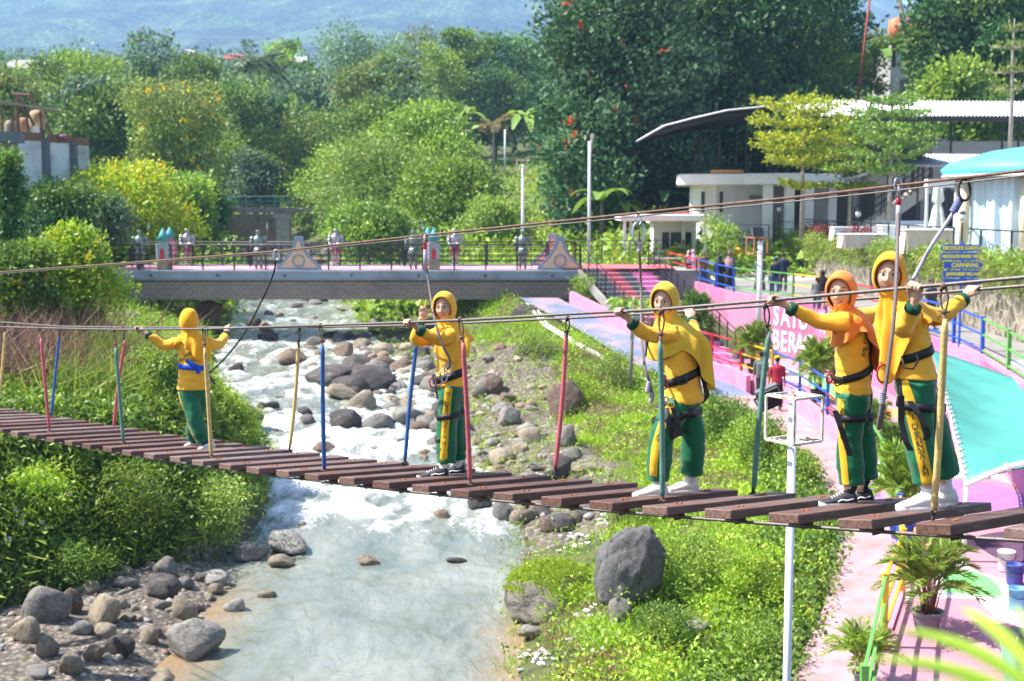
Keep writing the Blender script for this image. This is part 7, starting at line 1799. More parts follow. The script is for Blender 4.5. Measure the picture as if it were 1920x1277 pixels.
# ================================================================ people on the upper road and the lower path
CLO = {'black':(.012,.012,.015),'yellow':(.74,.42,.03),'green':(.01,.13,.055),'pink':(.62,.34,.42),'palepink':(.70,.52,.58),'maroon':(.16,.02,.04),'brown':(.22,.12,.05),'jeans':(.05,.085,.17),'grey':(.16,.18,.18),'dgrey':(.06,.065,.07),'navy':(.015,.025,.06),'red':(.36,.02,.04),'blue':(.03,.09,.36),'white':(.7,.7,.7),'rose':(.36,.22,.22),'hairblack':(.012,.009,.008),'slate':(.10,.13,.12)}
def cm(k): return cloth_mat('cloth_'+k, CLO[k])
def bystander(px, ytop, ybase, Y, yaw, label, top, low, head, robe=False, kind='hair', stride=.1, bag=None, cap=None, arm=.0):
    a = at(px,ybase,Y); h = at(px,ytop,Y).z-a.z; k = h/1.66
    o = empty('person', a, label, 'person', rz=yaw); o.scale = (k,k,k)
    mb = MB(); mb.ball((0,-.01,1.55),(.078,.092,.112),14,10); mb.ball((0,-.095,1.54),(.014,.018,.02),6,5); mb.tube([(0,0,1.50),(0,0,1.36)],[.05,.055],10); mb.tube([(0,0,.85),(0,0,1.12),(0,0,1.33)],[.11,.10,.11],10)
    for s in (-1,1):
        W = Vector((s*.25,-.06-arm*.2,.80+arm*.25)); mb.tube([(s*.10,0,1.32),(s*.17,0,1.30),(s*.215,.01,1.06),W],[.05,.05,.042,.028],8); mb.ball(W+Vector((0,-.01,-.05)),(.022,.036,.05),8,6)
        for q in range(4): mb.tube([W+Vector((0,-.035+.018*q,-.08)),W+Vector((-s*.012,-.04+.018*q,-.135+.008*abs(q-1))),W+Vector((-s*.025,-.04+.018*q,-.155+.008*abs(q-1)))],[.010,.009,.006],5)
        mb.tube([W+Vector((0,-.035,-.03)),W+Vector((-s*.01,-.065,-.07)),W+Vector((-s*.02,-.068,-.10))],[.012,.010,.007],5)
        st = s*stride; mb.tube([(s*.09,0,.86),(s*.095,-st*.5,.48),(s*.095,-st+.02,.07)],[.085,.06,.04],9)
    def pt(m, name, mm, sm=True): return m.build(name, mm, o, sm)
    me = fuse(mb,.014,1); link('body', me, o, skin2)
    t = MB(); rs = [[(math.cos(b)*rx, math.sin(b)*ry, z) for b in np.linspace(0,2*math.pi,20,endpoint=False)] for z,rx,ry in ((.78,.175,.13),(.95,.165,.125),(1.12,.165,.12),(1.28,.19,.12),(1.36,.14,.09),(1.40,.06,.06))]; t.rings(rs)
    for s in (-1,1): W = Vector((s*.25,-.06-arm*.2,.80+arm*.25)); E = Vector((s*.215,.01,1.06)); t.tube([(s*.10,0,1.31),(s*.18,0,1.30),E]+([E.lerp(W,.85)] if kind == 'hijab' else [E.lerp(W,.06)]),[.07,.072,.06]+[.05],10)
    link('shirt', fuse(t,.02,2,lambda c:.010*mnoise.noise(c*11)), o, cm(top))
    if robe:
        b = MB(); b.rings([[(math.cos(q)*r*(1+.06*math.sin(7*q)), math.sin(q)*r*.8*(1+.06*math.sin(7*q)), z) for q in np.linspace(0,2*math.pi,42,endpoint=False)] for z,r in ((.05,.27),(.4,.235),(.8,.195),(1.0,.175))]); pt(b,'skirt',cm(low))
    else:
        b = MB(); b.ball((0,0,.84),(.165,.125,.12),14,8)
        for s in (-1,1): st = s*stride; b.tube([(s*.085,0,.86),(s*.095,-st*.5,.48),(s*.095,-st+.02,.10)],[.10,.085,.07],10)
        link('trousers', fuse(b,.02,2,lambda c:.008*mnoise.noise(c*12)), o, cm(low))
    for s in (-1,1):
        b = MB(); st = s*stride; b.ball((s*.095,-st-.04,.04),(.045,.125,.042),10,6); pt(b,'shoe',black_pl if s*stride < 2 else black_pl)
    if kind == 'hijab':
        b = MB(); rs = []
        for i in range(9):
            al = R(55)+(math.pi*.999-R(55))*i/8; rs.append([(math.sin(al)*math.cos(q)*.105, -.01-math.cos(al)*.115, 1.55+math.sin(al)*math.sin(q)*.135) for q in np.linspace(0,2*math.pi,20,endpoint=False)])
        b.rings(rs, cap=False); b.rings([[(math.cos(q)*rx, math.sin(q)*ry+.0, z+.05*math.sin(q)) for q in np.linspace(0,2*math.pi,24,endpoint=False)] for z,rx,ry in ((1.47,.09,.09),(1.40,.10,.09),(1.32,.205,.14),(1.14,.225,.17),(1.02,.22,.175))], cap=False); pt(b,'hijab',cm(head))
    else:
        b = MB(); b.ball((0,.018,1.585),(.088,.096,.095),14,9); pt(b,'hair',cm('hairblack'))
        if cap: b = MB(); b.lathe([(.094,1.59),(.092,1.63),(.06,1.675),(.01,1.69)],(0,.01,0),14); b.box((0,-.12,1.595),(.13,.12,.014)); pt(b,'cap',cm(cap))
    if bag: b = MB(); b.box((0,.17,1.10),(.28,.15,.42)); x = b.build('backpack',cm(bag),o,bevel=.04)
    return o
BY = [
 (1264,452,504,68,2.7,'person in yellow top and green trousers at the kiosk, back turned','yellow','green','green',False,'hair',.08,None,'green'),
 (1279,450,505,69,3.4,'second person in yellow top standing right beside the one at the kiosk','yellow','green','maroon',False,'hair',.05,None,None),
 (1291,470,527,62,.6,'person in dark maroon clothes behind the pale pink dress on the upper road','maroon','maroon','pink',True,'hijab',.05),
 (1299,468,530,62,2.6,'person in a long pale pink dress and pink hijab on the upper road','palepink','palepink','pink',True,'hijab',.05),
 (1319,470,537,60,.3,'person in a brown shirt, blue jeans and grey cap behind the blue railing','brown','jeans','grey',False,'hair',.08,None,'grey'),
 (1349,479,543,58,3.0,'person in a long black robe and black hijab by the blue railing posts','black','black','black',True,'hijab',.05),
 (1367,470,541,59,-.4,'person in dark clothes with a rose hijab right of the black robe','dgrey','black','rose',True,'hijab',.05),
 (1384,455,512,68,2.9,'person in yellow shirt and dark trousers walking uphill towards the building','yellow','black','green',False,'hair',.16,None,'green'),
 (1411,459,511,67,2.5,'person in yellow shirt and green trousers with a black shoulder bag','yellow','green','green',False,'hair',.16,'black','green'),
 (1424,478,546,57,3.1,'person in a long slate grey robe behind the lamp pole','slate','slate','slate',True,'hijab',.05),
 (1453,483,550,55,3.2,'person in a navy shirt and blue cap by the green railing','navy','jeans','navy',False,'hair',.14,None,'blue'),
 (1447,508,553,55,3.0,'small child in blue beside the person with the blue cap','jeans','jeans','navy',False,'hair',.06),
 (1468,474,546,56,3.0,'tall person in dark navy shirt and short trousers near the stone wall','navy','dgrey','navy',False,'hair',.12),
 (1530,520,580,49,3.0,'child in a pale striped top behind the yellow railing','grey','jeans','grey',False,'hair',.06),
 (1541,507,580,49,2.8,'person in black with a black hijab behind the yellow railing','black','rose','black',False,'hijab',.08),
 (1744,523,618,41,.5,'person in dark grey shirt and cap by the stone wall beside the sign post','dgrey','grey','dgrey',False,'hair',.12,None,'dgrey'),
 (1219,597,680,50,.3,'guard in dark uniform below the striped stairs','black','black','black',False,'hair',.12,None,'dgrey'),
 (1426,659,752,43.5,2.9,'person with a grey backpack on the lower path beside the red shirt','slate','dgrey','black',False,'hair',.14,'grey',None),
 (1456,668,768,41.8,3.0,'person in a red shirt and yellow cap walking on the lower path','red','black','yellow',False,'hair',.16,None,'yellow'),
]
for b in BY:
    b = list(b)+[None]*(14-len(b))
    bystander(*b[:10], robe=b[9], kind=b[10], stride=b[11] or .1, bag=b[12], cap=b[13]) if False else bystander(b[0],b[1],b[2],b[3],b[4],b[5],b[6],b[7],b[8],b[9],b[10],b[11] or .08,b[12],b[13])
# ================================================================ safety ropes
rope_p = mat('rope_lilac', (.36,.33,.40), .8, .3, 120, .3, 300); rope_d = mat('rope_grey_brown', (.16,.13,.13), .8, .3, 120, .3, 300)
def PQ(pts): return [at(x,y,d) for x,y,d in pts]
def smooth_path(P, n=6):
    out = []
    k = len(P)
    for i in range(k-1):
        p0,p1,p2,p3 = P[max(i-1,0)],P[i],P[i+1],P[min(i+2,k-1)]
        for j in range(n): u = j/n; out.append(.5*((2*p1)+(p2-p0)*u+(2*p0-5*p1+4*p2-p3)*u*u+(3*p1-p0-3*p2+p3)*u**3))
    return out+[P[-1]]
def clip(o, c, r, m, asp=.55, b=None):
    mb = MB(); mb.tube([c+Vector((math.cos(a)*r*asp,.01*math.sin(a),math.sin(a)*r)) for a in np.linspace(0,2*math.pi,21)], r*.13, 7, cap=False); x = mb.build('carabiner', m, o, True); x.matrix_parent_inverse = Matrix.Translation(-Vector(o.location))
def knot(o, c, r, m, d=Z):
    mb = MB(); d = Vector(d).normalized(); a = d.orthogonal().normalized(); b = d.cross(a)
    mb.tube([c+d*r*(1.6-3.2*i/40)+(a*math.cos(i*.9)+b*math.sin(i*.9))*r*.62 for i in range(41)], r*.36, 7); x = mb.build('knot', m, o, True); x.matrix_parent_inverse = Matrix.Translation(-Vector(o.location))
def safety_rope(label, pts, rad, m, clips=(), knots=(), pulley=None):
    P = smooth_path(PQ(pts)); o = empty('safety_rope', P[0], label, 'rope'); mb = MB(); mb.tube(P, rad, 7); x = mb.build('rope', m, o, True); x.matrix_parent_inverse = Matrix.Translation(-P[0])
    for px,py,d,r,mm in clips: clip(o, at(px,py,d), r, mm)
    for px,py,d,r,mm,dr in knots: knot(o, at(px,py,d), r, mm, dr)
    if pulley:
        px,py,d = pulley; mb = MB(); c = at(px,py,d); mb.ball(c,(.018,.014,.026),10,7); x = mb.build('pulley', red_al, o, True); x.matrix_parent_inverse = Matrix.Translation(-P[0])
        mb = MB(); mb.tube([c+Z*.02,c+Z*.10],.012,8); mb.tube([c-Z*.02,c-Z*.20],.015,8); x = mb.build('swivel', rope_p, o, True); x.matrix_parent_inverse = Matrix.Translation(-P[0])
def oy(px, k=.5): return brd(t_of_px(px,k),k).y
safety_rope('black safety rope sagging from the overhead cable to the girl with the blue sash', [(517,487,oy(520)),(513,512,13.2),(495,555,13.3),(460,622,13.5),(425,668,13.6),(395,697,13.65),(390,700,13.66),(394,706,13.6),(399,714,13.6),(404,721,13.6)], .010, dark_rope, [(518,478,oy(520),.05,steel)])
safety_rope('safety rope hanging to the belt of the girl making a victory sign', [(797,480,oy(797)),(801,510,oy(797)),(808,560,10.9),(815,600,10.6),(829,645,10.5),(842,670,10.5),(844,685,10.5),(838,693,10.5)], .010, rope_d, [(796,447,oy(797),.045,rust),(839,694,10.5,.05,steel)], (), (797,463,oy(797)))
safety_rope('lilac knotted safety rope hanging beside the girl in the mustard hijab', [(1198,432,oy(1198)),(1199,470,oy(1198)),(1202,540,9.4),(1203,620,9.1),(1206,665,8.9),(1212,700,8.8),(1218,715,8.8),(1222,735,8.8)], .010, rope_d, [(1197,437,oy(1198),.075,steel),(1197,412,oy(1198),.035,steel)], [(1199,463,oy(1198),.020,rope_p,(0,0,1)),(1216,725,8.8,.022,rope_p,(.2,0,1)),(1222,745,8.8,.02,rope_p,(.2,0,1))])
safety_rope('long grey safety rope with a red pulley hanging between the two girls at the right', [(1684,400,oy(1684)),(1683,450,7.6),(1681,520,7.3),(1676,600,7.15),(1665,690,7.1),(1657,750,7.1),(1652,795,7.15),(1648,802,7.15),(1650,780,7.1),(1655,740,7.1)], .011, rope_d, [(1684,347,oy(1684),.04,steel)], [(1654,745,7.1,.020,rope_p,(0,0,1))], (1685,378,oy(1684)))
safety_rope('rope tied with a blue knot slanting down to the girl in golden hijab', [(1796,385,oy(1796)),(1780,410,oy(1796)),(1750,455,7.3),(1730,490,7.3),(1712,524,7.25)], .011, rope_p, [(1808,356,oy(1806),.06,dark_rope)], [(1794,385,oy(1796),.026,mat('rope_blue',(.16,.18,.36),.8,.4,90),(.5,0,1))])
# ================================================================ teal canvas over the lower right corner
A_, B_, C_, D_ = at(1742,654,35), at(1940,722,29.5), at(1990,862,22.8), at(1814,903,23.8)
teal = mat('teal_canvas', (.065,.29,.245), .55, .06, 1.2, .12, 9, dirt=(.02,.22,.20), dirt_amt=.35, dscale=.7)
cv = empty('teal_canopy', D_, 'teal canvas canopy laced to a white pipe frame at the lower right', 'canopy'); CVI = Matrix.Translation(-D_)
rs = []; edge = []
for i in range(31):
    u = i/30; row = []
    l_ = D_.lerp(A_,u)+Vector((-.0,0,0))+(at(1776,742,28.5)-D_.lerp(A_,.52))*4*u*(1-u)*.85; r_ = C_.lerp(B_,u)
    for j in range(25): v = j/24; p = l_.lerp(r_,v); p.z += -.25*math.sin(math.pi*u)*math.sin(math.pi*v)+.020*math.sin(u*38+v*3)*(1-.5*v); row.append(p)
    rs.append(row); edge.append(row[0])
mb = MB(); mb.rings(rs, cap=False, closed=False); x = mb.build('canvas', teal, cv, True, fix=False); x.matrix_parent_inverse = CVI; so_ = x.modifiers.new('t','SOLIDIFY'); so_.thickness = .012
lace = MB()
for i in range(0, 22):
    p = edge[i]; lace.tube([p+Vector((-.06,0,.0)),p+Vector((.05,0,.02)),p+Vector((.02,.05,-.03)),p+Vector((-.06,0,.0))],.022,6)
x = lace.build('lacing', mat('lacing_rope',(.72,.70,.66),.9,.1), cv, True); x.matrix_parent_inverse = CVI
mb = MB(); mb.tube([p+Vector((-.05,0,-.01)) for p in edge[:24]],.018,6); x = mb.build('edge_rope', mat('lacing_rope',(.72,.70,.66)), cv, True); x.matrix_parent_inverse = CVI
mb = MB(); pp = [D_+Vector((-.03,0,-.06))]+[D_.lerp(C_,q)+Vector((0,0,-.06+.16*math.sin(math.pi*q*.9))) for q in np.linspace(.1,1,9)]; mb.tube(pp,.05,10); mb.tube([D_+Vector((-.02,0,-.02)),D_+Vector((-.02,0,-1.6))],.045,8)
for q in (2,4,6): mb.lathe([(.075,-.06),(.075,.06)], pp[q], 10)
x = mb.build('pipe_frame', white_p, cv, True); x.matrix_parent_inverse = CVI
tw = []
mb = MB()
for k_, (a,b) in enumerate((((1812,752),(1826,757)),((1818,753),(1818,763)),((1833,747),(1841,754)),((1833,747),(1815,751)))): pass
# paint buckets, green bin
def bucket(px, py, Y, c, label, h=.36, r=.15):
    p = at(px,py,Y); p.z = zpl(Y)+.01; o = empty('paint_bucket', p, label, 'bucket'); mb = MB(); mb.lathe([(r*.86,0),(r*.9,.02),(r,h-.03),(r*1.05,h-.03),(r*1.05,h),(r*.94,h),(r*.9,h-.06)],(0,0,0),20); mb.build('tub', c, o, True)
    mb = MB(); mb.tube([(math.cos(a)*r*1.05,-.02-math.sin(a)*r*.9,h*.8-.08*math.sin(a)) for a in np.linspace(0,math.pi,11)],.006,5); mb.build('handle', black_metal, o, True)
bucket(1892,920,23.2,mat('bucket_white',(.6,.64,.66),.5,.08,8),'white paint bucket under the teal canvas'); bucket(1908,940,22.4,mat('bucket_blue',(.03,.05,.28),.5,.1),'dark blue paint bucket beside the white one under the teal canvas'); bucket(1914,975,21.0,mat('bucket_pale_blue',(.10,.28,.50),.5,.1),'lighter blue paint bucket nearest the planks at the right edge')
p = at(1925,1190,17.5); p.z = zpl(17.5); gb = empty('waste_bin', p, 'dark topped pale green waste bin cut off by the right edge', 'bin'); mb = MB(); mb.rings([[(x*w_,y*w_,z) for x,y in ((-1,-1),(1,-1),(1,1),(-1,1))] for z,w_ in ((0,.20),(.62,.27))]); mb.build('tub', mat('bin_green',(.16,.42,.32),.5,.08), gb, bevel=.03); mb = MB(); mb.box((0,0,.66),(.60,.60,.07)); mb.rings([[(x*w_,y*w_,z) for x,y in ((-1,-1),(1,-1),(1,1),(-1,1))] for z,w_ in ((.69,.28),(.80,.2),(.84,.06))]); mb.build('lid', black_pl, gb, bevel=.01)
# ================================================================ potted palms
pot_g = mat('pot_grey', (.16,.16,.18), .5, .12, 8); soil = mat('soil', (.05,.035,.025), .95, .3, 20)
def potted(px, yb, yt, Y, label, seed, wpx, lk='mid', potm=None, pot=True, zz_=None, zp_=None):
    rg = random.Random(seed); p = at(px,yb,Y)
    if zp_ is not None: p.z = zp_
    H = at(px,yt,Y).z-p.z; o = empty('potted_palm', p, label, 'plant'); r = min(.24,H*.15); ph = r*1.5
    if pot:
        mb = MB(); n = 60; rs = []
        for z, q in ((0,.72),(.03,.75),(ph*.86,.98),(ph*.87,1.12),(ph,1.14),(ph,1.0),(ph*.9,.96)): rs.append([(math.cos(2*math.pi*j/n)*r*q*(1+(.018*(j%2) if z < ph*.865 else 0)), math.sin(2*math.pi*j/n)*r*q*(1+(.018*(j%2) if z < ph*.865 else 0)), z) for j in range(n)])
        mb.rings(rs); mb.build('pot', potm or pot_g, o); mb = MB(); mb.lathe([(.01,ph*.88),(r*.95,ph*.89),(r*.5,ph*.93),(.01,ph*.95)],(0,0,0),16); mb.build('soil', soil, o, True)
    else: ph = 0
    P = []; N = []; Ls = []; rb = MB(); L = (H-ph); sp = wpx*Y/F*.5
    nf = 30
    for i in range(nf):
        a = i*2.399+rg.uniform(-.3,.3); e = (i+.5)/nf; d = Vector((math.cos(a),math.sin(a),0)); b = Vector((rg.uniform(-.4,.4)*r,rg.uniform(-.4,.4)*r,ph*.9)); s1 = b+Z*L*rg.uniform(.22,.42)+d*sp*.12
        out = sp*(.35+.75*e)*rg.uniform(.85,1.1); top = L*(1.0-.62*e*e)*rg.uniform(.88,1.04); pts = []
        for j in range(10):
            u = j/9; pts.append(s1+d*out*u**1.2+Z*((top-s1.z+ph)*(1.75*u-.75*u*u)*(1 if e < .6 else 1)-L*.25*e*u**3))
        rb.tube([b]+pts,[.012]+[.010-.0008*j for j in range(10)],5)
        nl = 36
        for j in range(nl):
            u = .14+.86*j/(nl-1); f = u*9; q = int(min(8,f)); pnt = pts[q].lerp(pts[q+1],f-q); t = (pts[q+1]-pts[q]).normalized(); s = t.cross(Z); s = s.normalized() if s.length > .05 else Vector((-d.y,d.x,0)); l = L*.24*(math.sin(math.pi*min(1,.2+.8*u))**.5*.8+.25)
            for sg in (-1,1): P.append(pnt); N.append(s*sg*.75+t*.8+Z*.12+Vector((rg.gauss(0,.07),rg.gauss(0,.07),rg.gauss(0,.07)))); Ls.append(l)
    V, Q = leaves(np.array(P), np.array(N), np.array(Ls), np.array(Ls)*.10, .08, .12); link('leaves', np_mesh('palm_leaves', V, Q, lm(lk)), o); rb.build('stems', mat('palm_stem',(.20,.11,.05),.7,.3), o, True)
    return o
potted(1737,1203,1005,19.9,'large potted palm in a ribbed grey pot on the pink floor below the planks',1,205,'bright',zp_=zpl(19.9))
potted(1618,1300,1165,17.6,'potted palm cut off by the bottom edge beside the yellow railing',2,150,'bright',zp_=zpl(17.6))
potted(1690,1010,835,25.2,'potted palm with drooping leaves behind the white trainers at the right end',3,120,'bright',potm=mat('pot_blue',(.03,.10,.5),.5,.1),zp_=zpl(25.2))
potted(1672,880,790,30.5,'potted palm behind the green railing posts between the two girls',4,70,'mid',zp_=zpl(30.5))
potted(1640,845,745,34,'potted palm beside the red railing posts between the two girls',5,60,'mid',zp_=zpl(34))
potted(1535,742,632,40.5,'potted palm in a square dark pot in front of the lettered pink wall',6,75,'bright',potm=black_pl,zp_=zpl(40.5))
potted(1413,722,603,46.5,'tall potted palm leaning on the lamp pole with the yellow foot',7,75,'bright',potm=black_pl,zp_=zpl(46.5))
potted(1302,668,550,51.5,'potted palm at the foot of the striped stairs',8,64,'mid',potm=black_pl,zp_=zpl(51)-.2)
# young papaya
pb = at(1181,728,45.5); pb.z = ground(pb.x,pb.y); pa = empty('papaya_sapling', pb, 'slender papaya sapling with lobed leaves on the bank below the stairs', 'tree'); H = at(1190,556,45.5).z-pb.z
mb = MB(); mb.tube([(0,0,-.2),(.05,0,H*.5),(.12,0,H)],[.075,.065,.045],8); mb.build('trunk', bark_pale, pa, True)
P = []; N = []; rb = MB(); lf = MB()
for i in range(13):
    a = i*2.4; d = Vector((math.cos(a),math.sin(a),0)); b = Vector((.12,0,H-.05*i*.5)); e = b+d*rnd.uniform(.45,.85)+Z*rnd.uniform(-.25,.3); rb.tube([b,b.lerp(e,.5)+Z*.06,e],[.012,.010,.006],5)
    for k in range(7):
        q = -1.9+3.8*k/6; s = Vector((-d.y,d.x,0)); v = (d*math.cos(q)+s*math.sin(q)-Z*rnd.uniform(.2,.7)).normalized(); n_ = v.cross(Vector((rnd.gauss(0,.5),-1,rnd.gauss(.4,.4)))).normalized(); l = .44*(1-.25*abs(q)/2); lf.add([e,e+v*l*.45+n_*l*.19,e+v*l-Z*.06,e+v*l*.45-n_*l*.19],[(0,1,2,3)])
lf.build('leaves', lm('bright'), pa, False, fix=False); rb.build('stalks', lm('bright'), pa, True)
p = at(1345,470,63); p.z = zr(63)
yt_ = tree_meshes('young_tree', 171, 3.0, 1.7, 1.1, 7, 420, .22, .12, 'bright', bark_pale, r=.04); plant_tree(yt_, at(1345,470,64).x, 64, 'young_tree', 'young thin tree with broad bright leaves in front of the curved white wall', z=zr(64), sink=.1)
tree(1283,470,525,66,'round_bush','small clipped bush between the people and the white gate',36,172,'bright',.12,900,ncl=8,trunk=.02)
tree(1105,505,620,58.6,'hanging_bush','bamboo like bush hanging at the right end of the knights bridge girder',62,173,'bamboo',.22,2200,ncl=14,trunk=.02,droop=.6,lw=.06,shape='column')
tree(905,560,600,63,'leafy_bush','bright bush under the knights bridge on the right bank',75,174,'bright',.25,1600,ncl=10,trunk=.02)
# ================================================================ left bank shrubs
def shrub(px, yt, yb, Y, w_, lab, seed, lk, ls, n, ncl=16, fl=0, fm=None, lw=None, shape='round', droop=0, name='shrub', depth=1.0): return tree(px,yt,yb,Y,name,lab,w_,seed,lk,ls,n,ncl,.02,shape,None,droop,.35,fl,fm,None,.06,lw,0,depth)
shrub(235,305,500,70,240,'huge yellow green shrub dotted with yellow flowers left of the knights bridge',181,'yellowgreen',.30,8200,34,90,flower_y,name='flowering_shrub')
shrub(110,350,520,66,170,'pale lime shrub spreading below the white walled house',182,'lime',.28,5200,26,40,flower_y,name='flowering_shrub')
shrub(128,420,640,38,170,'bright shrub with large yellow trumpet flowers hanging over the left end of the bridge',183,'lime',.19,7600,34,150,flower_y,name='flowering_shrub')
shrub(40,440,640,36,130,'green shrub with scattered yellow flowers at the left edge',184,'mid',.2,4200,20,34,flower_y,name='flowering_shrub')
shrub(12,270,520,44,70,'dark pruned conifer like shrub at the left edge',185,'dark',.22,2600,14,shape='cone')
shrub(110,335,470,60,130,'dark shrub against the white wall panels',186,'dark',.3,3000,16)
shrub(205,360,450,62,60,'greyish pale green shrub before the white wall',187,'greygreen',.3,1200,10)
G = np.random.default_rng(190)
def reed(px, yb, Y, H, n, lab, lk, seed, sp=.6, lean=(.25,-.1,0)):
    p = at(px,yb,Y); g = ground(p.x,p.y); gg = np.random.default_rng(seed); P = np.stack([gg.normal(0,sp,n), gg.normal(0,sp,n), np.zeros(n)],1); V, Q = blades(P, H, seed, 1.3, .022, 5, .1, lean, .5)
    o = tag(link('reed_clump', np_mesh('reed_clump', V, Q, lm(lk))), lab, 'reeds'); o.location = (p.x,p.y,g-.05); return o
reed(60,735,31,1.35,240,'purple brown reed clump at the left edge above the planks','purple',191,.75)
reed(130,690,36,1.4,240,'purple brown reed clump below the yellow trumpet flowers','purple',192,.9)
reed(190,715,33,1.3,320,'pale arching reed clump left of the girl with the blue sash','reed',193,.6,(.5,-.1,0))
reed(20,690,34,1.4,200,'dark purple reed clump in the shade at the left edge','purple',194,.8)
reed(255,715,32,1.0,260,'mixed green and purple reed tuft right behind the pale arching one','purple',195,.5)
reed(150,745,30,1.1,260,'low green reed tuft in front of the purple reeds','reed',196,.6)
fw = np.array([list(ground_hit(x,y,'')) for x,y in ((42,988),(56,998),(54,1006),(90,1014),(98,1013),(10,1086),(11,1103),(6,1112),(478,908),(140,960),(30,1040),(76,975))]); G = np.random.default_rng(5)
for i, q in enumerate(fw):
    V, Q = leaves(np.repeat(q[None]+np.array([0,-.28,.30]),5,0), np.array([[math.cos(a),-.6,math.sin(a)] for a in np.linspace(0,2*math.pi,5,endpoint=False)]), np.full(5,.075), np.full(5,.07), .1)
    tag(link('white_flower', np_mesh('white_flower', V, Q, flower_w)), 'white trumpet flower among the weeds under the left end of the planks', 'flower', 'white flowers on the left bank weeds')
# litter washed up near the mossy rock
litter = MB(); rgl = random.Random(9)
for px, py, sx, sy, n in ((1065,1115,55,18,190),(1130,1165,45,40,70),(1110,1200,50,30,40),(1140,975,30,18,50),(1080,1020,40,14,26),(1010,1240,60,20,30)):
    for i in range(n):
        x, y, g = ground_hit(px+rgl.gauss(0,sx*.5), py+rgl.gauss(0,sy*.5), ''); s = rgl.uniform(.02,.06); 
        if py in (1115,1020): g = max(g, MOSS.location.z+.25 if abs(x-MOSS.location.x) < .6 and abs(y-MOSS.location.y) < .6 else g)
        litter.box((x,y,g+.02+rgl.random()*.08),(s*2,s*1.4,.006+s*.3),M=Matrix.Rotation(rgl.uniform(0,6),3,'Z')@Matrix.Rotation(rgl.uniform(-.6,.6),3,'X'))
tag(litter.build('litter', mat('washed_plastic',(.72,.71,.69),.6,.15,40)), kind='stuff')
# moss grass on the overhanging rock
bpy.context.view_layer.update(); mp_ = np.array([MOSS.matrix_world@v.co for v in MOSS.data.vertices if (MOSS.matrix_world.to_3x3()@v.normal).normalized().z > .35]); G = np.random.default_rng(3)
mp_ = np.repeat(mp_,3,0)+G.normal(size=(len(mp_)*3,3))*.02; V, Q = blades(mp_, .085, 4, 1.0, .08, 5, .03); V2, Q2 = weeds('', mp_[::3], '', .045, .06, .6, .5, 5, 6, .05)
stuff('moss_grass', [(V,Q),(V2,Q2)], [lm('lime'), lm('yellowgreen')])
# ================================================================ left house, village roofs
hb_ = at(80,330,68); hs_ = empty('walled_house', hb_, 'white panelled house wall with grey pillars and a rusty roof terrace at the left edge', 'house'); HI = Matrix.Translation(-hb_)
def hp(mb, name, m, **k): o = mb.build(name, m, hs_, **k); o.matrix_parent_inverse = HI; return o
pan = mat('whitewashed_panel', (.60,.66,.74), .85, .06, 1.5, .2, 12, dirt=(.16,.18,.20), dirt_amt=.7, dscale=.55); pil = mat('pillar_grey', (.12,.14,.17), .85, .15, 3)
def q2(px,py,d): p = at(px,py,d); return p
rust_t = mat('rusty_tiles', (.20,.10,.065), .9, .3, 6, .4, 25)
for (x0,x1,d0,d1,yt) in ((31,80,67,68.4,263),(89,132,68.6,69.8,267),(142,163,70,70.6,272)):
    a, b = q2(x0,yt,d0), q2(x1,yt+2,d1); mb = MB(); mb.prism([(a.x,a.y,-3.4),(b.x,b.y,-3.4),(b.x,b.y,b.z),(a.x,a.y,a.z)],(0,.3,0)); hp(mb,'wall_panel',pan)
    mb = MB(); mb.prism([(a.x,a.y-.12,a.z+.02),(b.x,b.y-.12,b.z+.02),(b.x,b.y-.05,b.z+.42),(a.x,a.y-.05,a.z+.42)],(0,.45,0)); hp(mb,'tile_coping',rust_t)
for px, d, yt in ((24,66.8,262),(84.5,68.45,258),(137,69.85,266)):
    p = q2(px,yt,d); mb = MB(); mb.box((p.x,p.y+.05,(p.z-3.6)/2),(.30,.4,p.z+3.6)); hp(mb,'pillar',pil)
p = q2(5,262,64); mb = MB(); mb.box((p.x,p.y,-.4),(1.3,.8,6)); hp(mb,'gate_pier',mat('gate_pier_pink',(.46,.26,.24),.85,.2,2)); mb = MB(); mb.box((p.x,p.y,p.z+.1),(1.7,1.1,.5)); hp(mb,'pier_cap',pil)
a, b = q2(-20,188,67), q2(110,209,69); mb = MB(); mb.beam(a,b,.9,.08); hp(mb,'terrace_roof',mat('grey_sheet',(.30,.28,.25),.8,.2))
for px, d in ((2,67),(22,67.3),(34,67.6),(50,68),(76,68.5)):
    t_ = q2(px,192+(px+20)*.16,d); mb = MB(); mb.tube([(t_.x,t_.y,t_.z),(t_.x,t_.y,q2(px,258,d).z)],.06,7); hp(mb,'roof_post',rust)
for (x0,y0),(x1,y1) in (((33,178),(64,235)),((22,176),(56,178)),((56,178),(66,195)),((86,232),(102,262)),((32,176),(32,258))): mb = MB(); mb.tube([q2(x0,y0,68.2),q2(x1,y1,68.2)],.07,7); hp(mb,'lattice_bar',rust)
for px, py, r, h, c in ((44,237,.30,.9,(.40,.20,.12)),(70,223,.42,.9,(.42,.28,.18)),(20,240,.3,.8,(.24,.19,.15)),(118,256,.25,.2,(.3,.1,.2))):
    p = q2(px,py,69.2); mb = MB(); mb.lathe([(r*.8,-h*.6),(r,-h*.4),(r*1.02,h*.2),(r*.7,h*.45),(r*.25,h*.5)],p,16); hp(mb,'terrace_jar',mat(f'jar_{px}',c,.8,.2,5),smooth=True)
mb = MB(); p = q2(69,248,68.6); mb.box(p,(.42,.4,.55)); hp(mb,'white_box',white_p)
